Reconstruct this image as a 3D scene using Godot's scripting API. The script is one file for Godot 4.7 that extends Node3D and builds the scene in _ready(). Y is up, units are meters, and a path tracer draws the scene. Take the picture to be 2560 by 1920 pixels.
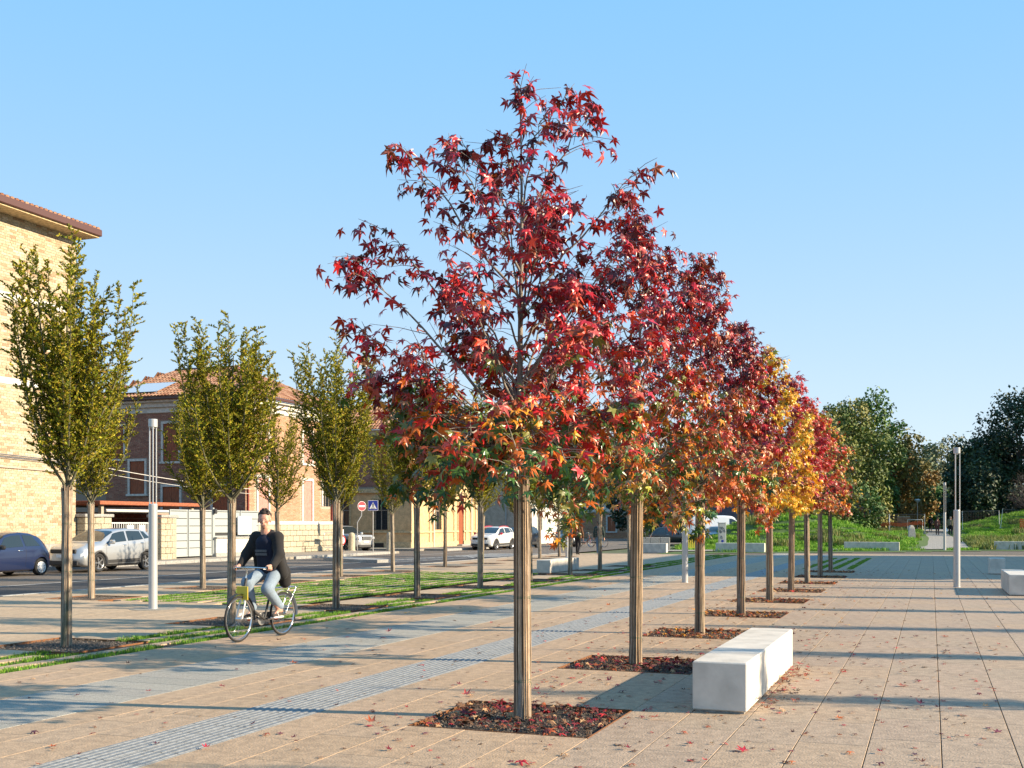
extends Node3D
# Coordinates: x = across the plaza, y = up, z = -(distance along the tree rows). The camera stands at x 0, z 0.

class MB:
	var v := PackedVector3Array()
	var n := PackedVector3Array()
	var c := PackedColorArray()
	var ix := PackedInt32Array()
	var col := Color(1, 1, 1)
	func vert(p: Vector3, q: Vector3) -> int:
		v.append(p); n.append(q); c.append(col)
		return v.size() - 1
	func tri(a: Vector3, b: Vector3, d: Vector3) -> void:
		var q := (b - a).cross(d - a).normalized()
		var k := v.size()
		v.append(a); v.append(b); v.append(d)
		n.append(q); n.append(q); n.append(q)
		c.append(col); c.append(col); c.append(col)
		ix.append(k); ix.append(k + 2); ix.append(k + 1)
	func quad(a: Vector3, b: Vector3, d: Vector3, e: Vector3) -> void:
		var q := (b - a).cross(e - a)
		if q.length_squared() < 1e-16: q = (d - b).cross(e - b)
		q = q.normalized()
		var k := v.size()
		v.append(a); v.append(b); v.append(d); v.append(e)
		for i in 4:
			n.append(q); c.append(col)
		ix.append(k); ix.append(k + 2); ix.append(k + 1)
		ix.append(k); ix.append(k + 3); ix.append(k + 2)
	# a box between two corners; faces: which of -x +x -y +y -z +z to draw
	func box(lo: Vector3, hi: Vector3, xf := Transform3D(), faces := 63) -> void:
		var p := []
		for i in 8:
			p.append(xf * Vector3(hi.x if i & 1 else lo.x, hi.y if i & 2 else lo.y, hi.z if i & 4 else lo.z))
		if faces & 1: quad(p[0], p[4], p[6], p[2])
		if faces & 2: quad(p[5], p[1], p[3], p[7])
		if faces & 4: quad(p[0], p[1], p[5], p[4])
		if faces & 8: quad(p[6], p[7], p[3], p[2])
		if faces & 16: quad(p[1], p[0], p[2], p[3])
		if faces & 32: quad(p[4], p[5], p[7], p[6])
	# a box with chamfered edges
	func bbox(lo: Vector3, hi: Vector3, b: float, xf := Transform3D()) -> void:
		var m := (lo + hi) / 2.0
		var h := (hi - lo) / 2.0
		b = minf(b, minf(h.x, minf(h.y, h.z)) * 0.98)
		var f := func(sx, sy, sz, ax) -> Vector3:
			var q := Vector3(sx * (h.x - (0.0 if ax == 0 else b)), sy * (h.y - (0.0 if ax == 1 else b)), sz * (h.z - (0.0 if ax == 2 else b)))
			return xf * (m + q)
		for s in [-1, 1]:
			var o := [[-1, -1], [1, -1], [1, 1], [-1, 1]]
			if s < 0: o.reverse()
			quad(f.call(s, o[0][0], o[0][1], 0), f.call(s, o[1][0], o[1][1], 0), f.call(s, o[2][0], o[2][1], 0), f.call(s, o[3][0], o[3][1], 0))
			quad(f.call(o[0][1], s, o[0][0], 1), f.call(o[1][1], s, o[1][0], 1), f.call(o[2][1], s, o[2][0], 1), f.call(o[3][1], s, o[3][0], 1))
			quad(f.call(o[0][0], o[0][1], s, 2), f.call(o[1][0], o[1][1], s, 2), f.call(o[2][0], o[2][1], s, 2), f.call(o[3][0], o[3][1], s, 2))
		for a in [-1, 1]:
			for e in [-1, 1]:
				var w: bool = a * e > 0
				_q4(f.call(a, e, -1, 0), f.call(a, e, 1, 0), f.call(a, e, 1, 1), f.call(a, e, -1, 1), w)
				_q4(f.call(a, -1, e, 0), f.call(a, 1, e, 0), f.call(a, 1, e, 2), f.call(a, -1, e, 2), not w)
				_q4(f.call(-1, a, e, 1), f.call(1, a, e, 1), f.call(1, a, e, 2), f.call(-1, a, e, 2), w)
				for g in [-1, 1]:
					if a * e * g > 0: tri(f.call(a, e, g, 0), f.call(a, e, g, 1), f.call(a, e, g, 2))
					else: tri(f.call(a, e, g, 0), f.call(a, e, g, 2), f.call(a, e, g, 1))
	func _q4(a, b, d, e, flip) -> void:
		if flip: quad(e, d, b, a)
		else: quad(a, b, d, e)
	# a tube along points with a radius at each
	func tube(pts: Array, rad: Array, sides := 6, caps := true, tones := []) -> void:
		var m := pts.size()
		if m < 2: return
		var up := Vector3(0.31, 0.2, 0.93)
		var base := v.size()
		for i in m:
			var t: Vector3 = (pts[mini(i + 1, m - 1)] - pts[maxi(i - 1, 0)]).normalized()
			if absf(t.dot(up)) > 0.95: up = Vector3(0.9, 0.3, -0.3)
			var x := t.cross(up).normalized()
			var y := t.cross(x)
			if tones.size(): col = tones[i]
			for k in sides:
				var a := TAU * k / sides
				var q := x * cos(a) + y * sin(a)
				vert(pts[i] + q * rad[i], q)
		for i in m - 1:
			for k in sides:
				var a := base + i * sides + k
				var b := base + i * sides + (k + 1) % sides
				for j in [a, b + sides, b, a, a + sides, b + sides]: ix.append(j)
		if caps:
			for e in [0, m - 1]:
				var t: Vector3 = (pts[1] - pts[0] if e == 0 else pts[m - 1] - pts[m - 2]).normalized()
				var q := -t if e == 0 else t
				var k0 := vert(pts[e], q)
				for k in sides: vert(v[base + e * sides + k], q)
				for k in sides:
					ix.append(k0)
					if e == 0:
						ix.append(k0 + 1 + k); ix.append(k0 + 1 + (k + 1) % sides)
					else:
						ix.append(k0 + 1 + (k + 1) % sides); ix.append(k0 + 1 + k)
	# profile of (radius, height) turned about the y axis
	func lathe(prof: Array, sides := 16, xf := Transform3D(), smooth := false) -> void:
		for i in prof.size() - 1:
			var p: Vector2 = prof[i]
			var q: Vector2 = prof[i + 1]
			var e := Vector2(q.y - p.y, p.x - q.x).normalized()
			var base := v.size()
			for k in sides + 1:
				var a := TAU * k / sides
				var dir := Vector3(cos(a), 0, -sin(a))
				var e0 := e
				var e1 := e
				if smooth:
					if i > 0: e0 = (e + Vector2(p.y - prof[i - 1].y, prof[i - 1].x - p.x).normalized()).normalized()
					if i < prof.size() - 2: e1 = (e + Vector2(prof[i + 2].y - q.y, q.x - prof[i + 2].x).normalized()).normalized()
				vert(xf * (dir * p.x + Vector3(0, p.y, 0)), (xf.basis * (dir * e0.x + Vector3(0, e0.y, 0))).normalized())
				vert(xf * (dir * q.x + Vector3(0, q.y, 0)), (xf.basis * (dir * e1.x + Vector3(0, e1.y, 0))).normalized())
			for k in sides:
				var a := base + k * 2
				for j in [a, a + 3, a + 2, a, a + 1, a + 3]: ix.append(j)
	# a flat polygon (x, y) pushed along -z..+z by depth
	func prism(poly: PackedVector2Array, z0: float, z1: float, xf := Transform3D()) -> void:
		if Geometry2D.is_polygon_clockwise(poly): poly.reverse()
		var t := Geometry2D.triangulate_polygon(poly)
		for i in range(0, t.size(), 3):
			var a := poly[t[i]]; var b := poly[t[i + 1]]; var d := poly[t[i + 2]]
			if (b - a).cross(d - a) < 0:
				var w := b; b = d; d = w
			tri(xf * Vector3(a.x, a.y, z1), xf * Vector3(b.x, b.y, z1), xf * Vector3(d.x, d.y, z1))
			tri(xf * Vector3(a.x, a.y, z0), xf * Vector3(d.x, d.y, z0), xf * Vector3(b.x, b.y, z0))
		for i in poly.size():
			var a := poly[i]; var b := poly[(i + 1) % poly.size()]
			quad(xf * Vector3(a.x, a.y, z0), xf * Vector3(b.x, b.y, z0), xf * Vector3(b.x, b.y, z1), xf * Vector3(a.x, a.y, z1))
	func add(o: MB, xf: Transform3D, tint = null) -> void:
		var k := v.size()
		for p in o.v: v.append(xf * p)
		var bs := xf.basis.orthonormalized()
		for p in o.n: n.append(bs * p)
		if tint == null: c.append_array(o.c)
		else:
			for p in o.c: c.append(tint)
		for i in o.ix: ix.append(k + i)
	func done() -> ArrayMesh:
		var m := ArrayMesh.new()
		if v.size() == 0: return m
		var a := []
		a.resize(Mesh.ARRAY_MAX)
		a[Mesh.ARRAY_VERTEX] = v
		a[Mesh.ARRAY_NORMAL] = n
		a[Mesh.ARRAY_COLOR] = c
		a[Mesh.ARRAY_INDEX] = ix
		m.add_surface_from_arrays(Mesh.PRIMITIVE_TRIANGLES, a)
		return m

var M := {}
var taken := {}
var rng := RandomNumberGenerator.new()

func W(u: float, h: float, d: float) -> Vector3:
	return Vector3(u, h, -d)
func rnd(a: float, b: float) -> float:
	return rng.randf_range(a, b)
func numbered(called: String, parent: Node) -> String:
	var key := str(parent.get_instance_id()) + "/" + called
	var k: int = taken.get(key, 0)
	taken[key] = k + 1
	return called if k == 0 else "%s_%03d" % [called, k]
func tag(o: Node, label := "", category := "", group := "", kind := "") -> Node:
	if label: o.set_meta("label", label)
	if category: o.set_meta("category", category)
	if group: o.set_meta("group", group)
	if kind: o.set_meta("kind", kind)
	return o
func thing(called: String, label: String, category: String, at := Vector3.ZERO, turn := 0.0, group := "") -> Node3D:
	var o := Node3D.new()
	o.name = numbered(called, self)
	add_child(o)
	o.position = at
	o.rotation.y = turn
	tag(o, label, category, group)
	return o
func mi(called: String, mesh: Mesh, m: Material, parent: Node, xf := Transform3D()) -> MeshInstance3D:
	var o := MeshInstance3D.new()
	o.name = numbered(called, parent)
	o.mesh = mesh
	if m: o.set_surface_override_material(0, m)
	o.transform = xf
	parent.add_child(o)
	return o
func put(called: String, b: MB, m: Material, parent: Node, xf := Transform3D()) -> MeshInstance3D:
	return mi(called, b.done(), m, parent, xf)
func copy(o: Node3D, label: String, at: Vector3, turn := 0.0, group := "") -> Node3D:
	var r: Node3D = o.duplicate()
	r.name = numbered(str(o.get_meta("base_name", o.name)), self)
	add_child(r)
	r.position = at
	r.rotation.y = turn
	if label: r.set_meta("label", label)
	if group: r.set_meta("group", group)
	return r
func structure(called: String, parent: Node = null) -> Node3D:
	var o := Node3D.new()
	var p: Node = parent if parent else self
	o.name = numbered(called, p)
	p.add_child(o)
	o.set_meta("kind", "structure")
	return o

# --- materials: base colours are linear values
func lin(r: float, g: float, b: float) -> Color:
	return Color(r, g, b).linear_to_srgb()
func noise_image(seed_: int, freq: float, octaves: int, size: int, lo: float, hi: float, kind := FastNoiseLite.TYPE_SIMPLEX_SMOOTH, gain := 0.5) -> Image:
	var f := FastNoiseLite.new()
	f.seed = seed_
	f.frequency = freq
	f.noise_type = kind
	f.fractal_octaves = octaves
	f.fractal_gain = gain
	var im := f.get_seamless_image(size, size)
	im.convert(Image.FORMAT_L8)
	var d := im.get_data()
	var lut := PackedByteArray()
	for i in 256: lut.append(int(clampf(lerpf(lo, hi, i / 255.0), 0, 1) * 255))
	for i in d.size(): d[i] = lut[d[i]]
	return Image.create_from_data(size, size, false, Image.FORMAT_L8, d)
func mix_images(a: Image, b: Image) -> Image:
	var p := a.get_data(); var q := b.get_data()
	for i in p.size(): p[i] = p[i] * q[i] / 255
	return Image.create_from_data(a.get_width(), a.get_height(), false, Image.FORMAT_L8, p)
func tex(im: Image) -> ImageTexture:
	var k: Image = im.duplicate()
	k.convert(Image.FORMAT_RGB8)
	return ImageTexture.create_from_image(k)
func bump(im: Image, depth: float) -> ImageTexture:
	var k: Image = im.duplicate()
	k.convert(Image.FORMAT_RGBA8)
	k.bump_map_to_normal_map(depth)
	return ImageTexture.create_from_image(k)
func mat(color: Color, rough := 0.8, metal := 0.0, vc := false) -> StandardMaterial3D:
	var m := StandardMaterial3D.new()
	m.albedo_color = color
	m.roughness = rough
	m.metallic = metal
	m.vertex_color_use_as_albedo = vc
	return m
func grained(color: Color, t: Texture2D, nt: Texture2D, scale: float, rough := 0.85, vc := false, nscale := 0.6, world := true) -> StandardMaterial3D:
	var m := mat(color, rough, 0.0, vc)
	m.uv1_triplanar = true
	m.uv1_world_triplanar = world
	m.uv1_scale = Vector3.ONE * scale
	m.albedo_texture = t
	if nt:
		m.normal_enabled = true
		m.normal_texture = nt
		m.normal_scale = nscale
	return m
func leafy(m: StandardMaterial3D, back: Color) -> StandardMaterial3D:
	m.backlight_enabled = true
	m.backlight = back
	m.cull_mode = BaseMaterial3D.CULL_DISABLED
	return m

func make_materials() -> void:
	var fine := noise_image(11, 0.25, 3, 256, 0.72, 1.0)
	var speck := noise_image(12, 0.45, 1, 256, 0.55, 1.12, FastNoiseLite.TYPE_VALUE)
	var patch := noise_image(13, 0.012, 4, 512, 0.86, 1.05)
	var stain := noise_image(15, 0.02, 5, 512, 0.74, 1.12, FastNoiseLite.TYPE_SIMPLEX_SMOOTH, 0.6)
	var grit := noise_image(16, 0.3, 2, 512, 0.80, 1.06, FastNoiseLite.TYPE_VALUE)
	var big := mix_images(patch, grit)
	var t_fine := tex(fine)
	var t_speck := tex(speck)
	var t_big := tex(big)
	var t_stain := tex(stain)
	var t_mid := tex(mix_images(stain, grit))
	var n_fine := bump(fine, 6.0)
	var n_speck := bump(speck, 5.0)
	var t_streak := tex(streak_image())
	M.slab = grained(lin(1, 1, 1), t_big, n_speck, 0.9, 0.78, true, 0.25)
	M.joint = grained(lin(0.17, 0.135, 0.10), t_fine, n_fine, 3.0, 0.95)
	M.tactile = grained(lin(0.29, 0.295, 0.295), t_mid, n_speck, 1.4, 0.6, false, 0.3)
	M.aggregate = grained(lin(1, 1, 1), t_speck, n_speck, 2.6, 0.9, true, 0.8)
	M.asphalt_dark = grained(lin(0.062, 0.060, 0.062), t_mid, n_speck, 1.6, 0.85, false, 0.8)
	M.asphalt = grained(lin(0.20, 0.165, 0.135), t_mid, n_speck, 1.3, 0.9, false, 0.8)
	M.paint_white = grained(lin(0.62, 0.62, 0.60), t_mid, null, 2.0, 0.7)
	M.concrete = grained(lin(0.62, 0.57, 0.50), tex(patch), n_fine, 0.4, 0.8, false, 0.12)
	M.kerb = grained(lin(0.42, 0.41, 0.39), t_mid, n_fine, 0.9, 0.85, false, 0.4)
	M.sidewalk = grained(lin(0.38, 0.34, 0.28), t_mid, n_fine, 0.7, 0.9, false, 0.3)
	M.soil = grained(lin(0.055, 0.042, 0.032), t_fine, n_fine, 3.0, 0.95, false, 1.0)
	M.earth = grained(lin(0.10, 0.12, 0.05), t_stain, n_fine, 0.15, 0.95)
	M.turf = grained(lin(0.075, 0.13, 0.022), t_stain, n_fine, 0.5, 0.95)
	M.path = grained(lin(0.42, 0.38, 0.33), t_mid, n_speck, 0.8, 0.95, false, 0.6)
	M.pebble = mat(Color.WHITE, 0.9, 0, true)
	M.litter = mat(Color.WHITE, 0.8, 0, true)
	M.corten = grained(lin(0.25, 0.10, 0.035), t_mid, n_fine, 3.0, 0.85)
	M.grass = leafy(mat(Color.WHITE, 0.7, 0, true), lin(0.35, 0.35, 0.2))
	M.leaf = leafy(mat(Color.WHITE, 0.36, 0, true), Color(0.55, 0.5, 0.45))
	M.green_leaf = leafy(mat(Color.WHITE, 0.55, 0, true), Color(0.5, 0.5, 0.4))
	M.green_leaf.metallic_specular = 0.25
	M.site_wire = mat(lin(0.10, 0.10, 0.10), 0.6)
	M.far_leaf = leafy(mat(Color.WHITE, 0.65, 0, true), Color(0.35, 0.35, 0.3))
	M.bark = grained(lin(0.40, 0.34, 0.285), t_streak, n_fine, 2.0, 0.95, false, 1.0, false)
	M.dark_bark = grained(lin(0.12, 0.10, 0.08), t_streak, n_fine, 1.0, 0.95, false, 1.0, false)
	M.green_bark = grained(lin(0.19, 0.18, 0.11), t_streak, n_fine, 2.0, 0.95, false, 1.0, false)
	M.reed = grained(Color.WHITE, t_streak, n_fine, 3.0, 0.85, true, 0.5, false)
	M.twig = mat(lin(0.10, 0.06, 0.045), 0.9)
	M.wire = mat(lin(0.012, 0.10, 0.055), 0.5)
	M.lamp_paint = mat(lin(0.46, 0.46, 0.46), 0.35, 0.3)
	M.lamp_rod = mat(lin(0.62, 0.63, 0.64), 0.28, 0.7)
	M.lens = mat(lin(0.55, 0.56, 0.56), 0.2)
	M.steel = mat(lin(0.50, 0.50, 0.50), 0.35, 0.85)
	M.chrome = mat(lin(0.75, 0.75, 0.76), 0.12, 1.0)
	M.black = mat(lin(0.012, 0.012, 0.013), 0.45)
	M.rubber = mat(lin(0.016, 0.016, 0.017), 0.85)
	M.dark_plastic = mat(lin(0.035, 0.035, 0.037), 0.6)
	M.glass = mat(lin(0.018, 0.026, 0.03), 0.04)
	M.glass.metallic_specular = 0.8
	M.window_dark = mat(lin(0.02, 0.026, 0.032), 0.12)
	M.lamp_clear = mat(lin(0.55, 0.57, 0.6), 0.08)
	M.lamp_red = mat(lin(0.30, 0.012, 0.012), 0.15)
	M.brick = grained(Color.WHITE, t_mid, n_fine, 1.1, 0.92, true, 0.5)
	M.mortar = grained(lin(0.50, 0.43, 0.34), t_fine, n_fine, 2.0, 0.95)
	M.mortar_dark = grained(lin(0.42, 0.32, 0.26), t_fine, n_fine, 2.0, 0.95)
	M.white_plaster = grained(lin(0.74, 0.71, 0.66), t_big, n_fine, 0.5, 0.9, false, 0.3)
	M.ochre = grained(lin(0.76, 0.50, 0.26), t_big, n_fine, 0.35, 0.95, false, 0.3)
	M.ochre_trim = grained(lin(0.72, 0.54, 0.31), t_mid, n_fine, 0.5, 0.95, false, 0.3)
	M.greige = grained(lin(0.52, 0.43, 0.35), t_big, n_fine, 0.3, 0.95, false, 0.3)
	M.mauve = grained(lin(0.20, 0.16, 0.20), t_big, n_fine, 0.3, 0.95, false, 0.3)
	M.shutter = grained(lin(0.46, 0.12, 0.04), t_streak, n_fine, 0.8, 0.6, false, 0.3)
	M.pink_shutter = grained(lin(0.56, 0.28, 0.23), t_big, n_fine, 0.5, 0.7, false, 0.2)
	M.stone = grained(lin(0.56, 0.50, 0.37), t_mid, n_fine, 0.9, 0.95, true, 0.6)
	M.tile = grained(Color.WHITE, t_mid, n_fine, 1.2, 0.9, true, 0.4)
	M.gutter = mat(lin(0.085, 0.035, 0.028), 0.4)
	M.pipe_red = mat(lin(0.22, 0.035, 0.025), 0.45)
	M.white_metal = mat(lin(0.58, 0.59, 0.59), 0.45)
	M.grey_metal = mat(lin(0.33, 0.355, 0.355), 0.45)
	M.sign_red = mat(lin(0.55, 0.012, 0.03), 0.4)
	M.sign_blue = mat(lin(0.015, 0.03, 0.25), 0.4)
	M.sign_white = mat(lin(0.80, 0.80, 0.79), 0.4)
	M.sign_back = mat(lin(0.03, 0.03, 0.032), 0.5)
	M.orange = mat(lin(0.72, 0.10, 0.02), 0.7)
	M.terracotta = grained(lin(0.42, 0.13, 0.06), t_mid, n_fine, 0.8, 0.8)
	M.yellow = mat(lin(0.72, 0.52, 0.05), 0.5)
	M.skin = mat(lin(0.52, 0.27, 0.19), 0.55)
	M.skin.subsurf_scatter_enabled = true
	M.skin.subsurf_scatter_strength = 0.1
	M.bare = grained(lin(0.13, 0.095, 0.085), t_streak, null, 1.0, 0.95, false, 1.0, false)

# streaks that run along y, for bark, cane and wood grain
func streak_image() -> Image:
	var f := FastNoiseLite.new()
	f.seed = 21
	f.frequency = 0.09
	f.fractal_octaves = 3
	var im := f.get_seamless_image(256, 256)
	im.convert(Image.FORMAT_L8)
	var d := im.get_data()
	var o := PackedByteArray()
	o.resize(256 * 256)
	for y in 256:
		for x in 256:
			var a := d[(y / 8) * 256 + x]
			var b := d[y * 256 + (x * 3) % 256]
			o[y * 256 + x] = int(clampf(0.55 + 0.45 * (a * 0.7 + b * 0.3) / 255.0, 0, 1) * 255)
	return Image.create_from_data(256, 256, false, Image.FORMAT_L8, o)

func set_view() -> void:
	var cam := Camera3D.new()
	cam.name = "camera"
	cam.projection = Camera3D.PROJECTION_FRUSTUM
	cam.near = 0.1
	cam.far = 1500.0
	cam.size = 768.0 / 1116.0 * 0.1
	cam.frustum_offset = Vector2(0, 140.0 / 1116.0 * 0.1)   # a shift lens: the camera is level
	cam.position = Vector3(0, 1.7, 0)
	cam.rotation.y = deg_to_rad(20.6)
	add_child(cam)
	cam.current = true
	var env := Environment.new()
	env.tonemap_mode = Environment.TONE_MAPPER_LINEAR
	env.tonemap_exposure = 2.25
	env.background_mode = Environment.BG_SKY
	var sky := Sky.new()
	var sm := ProceduralSkyMaterial.new()
	sm.sky_top_color = lin(0.090, 0.252, 0.455)
	sm.sky_horizon_color = lin(0.395, 0.45, 0.465)
	sm.sky_curve = 0.16
	sm.ground_bottom_color = lin(0.12, 0.11, 0.10)
	sm.ground_horizon_color = lin(0.24, 0.26, 0.27)
	sm.sun_angle_max = 1.0
	sky.sky_material = sm
	env.sky = sky
	env.sdfgi_enabled = true
	env.ssao_enabled = true
	env.ssil_enabled = true
	var we := WorldEnvironment.new()
	we.name = "world_environment"
	we.environment = env
	add_child(we)
	var sun := DirectionalLight3D.new()
	sun.name = "sun"
	add_child(sun)
	sun.look_at_from_position(Vector3(2.37, 1.0, -0.42) * 50, Vector3.ZERO)
	sun.light_energy = 1.6
	sun.light_color = Color(1.0, 0.92, 0.79)
	sun.light_angular_distance = 0.5
	sun.shadow_enabled = true

# ---------------------------------------------------------------- ground
const PIT_A := 9.2      # first tree of the sweetgum row, then every 4.0 m
const ROW_A := -3.36
const ROW_B := -11.4
const ROW_C := -18.15
var row_b_d := [12.5, 16.45, 20.1, 23.95, 27.9, 31.9, 35.9, 39.5, 43.8]
var row_c_d := [20.7, 24.9, 28.6, 32.3, 36.1, 40.7, 44.6, 48.8, 52.2, 55.3]
var pits := []     # Rect2 (u, d) holes in the paving

func sheet(called: String, pts: Array, y: float, m: Material, parent: Node = null) -> MeshInstance3D:
	var b := MB.new()
	var poly := PackedVector2Array()
	for p in pts: poly.append(Vector2(p[0], -p[1]))
	var t := Geometry2D.triangulate_polygon(poly)
	for i in range(0, t.size(), 3):
		var q := []
		for k in 3: q.append(Vector3(poly[t[i + k]].x, y, poly[t[i + k]].y))
		if (q[1] - q[0]).cross(q[2] - q[0]).y < 0: b.tri(q[0], q[2], q[1])
		else: b.tri(q[0], q[1], q[2])
	var o := put(called, b, m, parent if parent else self)
	o.set_meta("kind", "structure")
	return o

# one paving slab: top at y 0, edges chamfered
func slab_shape(b: MB, w: float, l: float, ch := 0.006, th := 0.05, xf := Transform3D()) -> void:
	var x := w / 2; var z := l / 2
	var i := func(sx, sz): return xf * Vector3(sx * (x - ch), 0, sz * (z - ch))
	var o := func(sx, sz, y): return xf * Vector3(sx * x, y, sz * z)
	b.quad(i.call(-1, 1), i.call(1, 1), i.call(1, -1), i.call(-1, -1))
	var r := [[-1, 1], [1, 1], [1, -1], [-1, -1]]
	for k in 4:
		var p = r[k]; var q = r[(k + 1) % 4]
		b.quad(o.call(p[0], p[1], -ch), o.call(q[0], q[1], -ch), i.call(q[0], q[1]), i.call(p[0], p[1]))
		b.quad(o.call(p[0], p[1], -th), o.call(q[0], q[1], -th), o.call(q[0], q[1], -ch), o.call(p[0], p[1], -ch))

func in_pit(u0: float, u1: float, d0: float, d1: float) -> bool:
	for p in pits:
		if u0 < p.end.x - 0.01 and u1 > p.position.x + 0.01 and d0 < p.end.y - 0.01 and d1 > p.position.y + 0.01: return true
	return false

func depth_of(u: float, d: float) -> float:
	return -u * sin(deg_to_rad(20.6)) + d * cos(deg_to_rad(20.6))
func in_frame(u: float, d: float, margin := 1.0) -> bool:
	var a := deg_to_rad(20.6)
	var zz := depth_of(u, d)
	return zz > 4.0 and absf(u * cos(a) + d * sin(a)) < zz * 0.459 + margin

# lays slabs over a rectangle: [u, d, width, length, tone] for each
func lay(u0: float, u1: float, d0: float, d1: float, w: float, l: float, tones: Array, gap: float) -> Array:
	var out := []
	var cols := int(round((u1 - u0) / w))
	for i in cols:
		var d := d0 - rnd(0.0, l)
		while d < d1:
			var a := maxf(d, d0); var e := minf(d + l, d1)
			d += l
			if e - a < 0.08: continue
			var x0 := u0 + i * w
			if not in_frame(x0 + w / 2, (a + e) / 2, 3.5): continue
			# cut against the pits
			var pieces := [[a, e]]
			for p in pits:
				if x0 + w > p.position.x + 0.05 and x0 < p.end.x - 0.05:
					var nx := []
					for q in pieces:
						if q[1] <= p.position.y or q[0] >= p.end.y: nx.append(q)
						else:
							if p.position.y - q[0] > 0.06: nx.append([q[0], p.position.y])
							if q[1] - p.end.y > 0.06: nx.append([p.end.y, q[1]])
					pieces = nx
			for q in pieces: out.append([x0 + w / 2, (q[0] + q[1]) / 2, w - gap, q[1] - q[0] - 0.005, tones[rng.randi() % tones.size()]])
	return out

func pave(called: String, parent: Node, list: Array, m: Material, most: int, ch := 0.006) -> void:
	list.sort_custom(func(a, b): return depth_of(a[0], a[1]) + (0.0 if in_frame(a[0], a[1], 0.4) and depth_of(a[0], a[1]) > 7.3 else 500.0) < depth_of(b[0], b[1]) + (0.0 if in_frame(b[0], b[1], 0.4) and depth_of(b[0], b[1]) > 7.3 else 500.0))
	var shapes := {}
	var rest := MB.new()
	for k in list.size():
		var s = list[k]
		var tone: Color = s[4]
		var at := Transform3D(Basis(), Vector3(s[0], rnd(-0.002, 0.0), -s[1]))
		if k < most:
			var key := "%.3f %.3f %s" % [s[2], s[3], tone]
			if not shapes.has(key):
				var b := MB.new()
				b.col = tone
				slab_shape(b, s[2], s[3], ch)
				shapes[key] = b.done()
			mi(called, shapes[key], m, parent, at)
		else:
			rest.col = tone
			slab_shape(rest, s[2], s[3], ch, 0.05, at)
	if rest.v.size():
		put("distant_" + called + "_field", rest, m, parent).set_meta("kind", "stuff")

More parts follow.
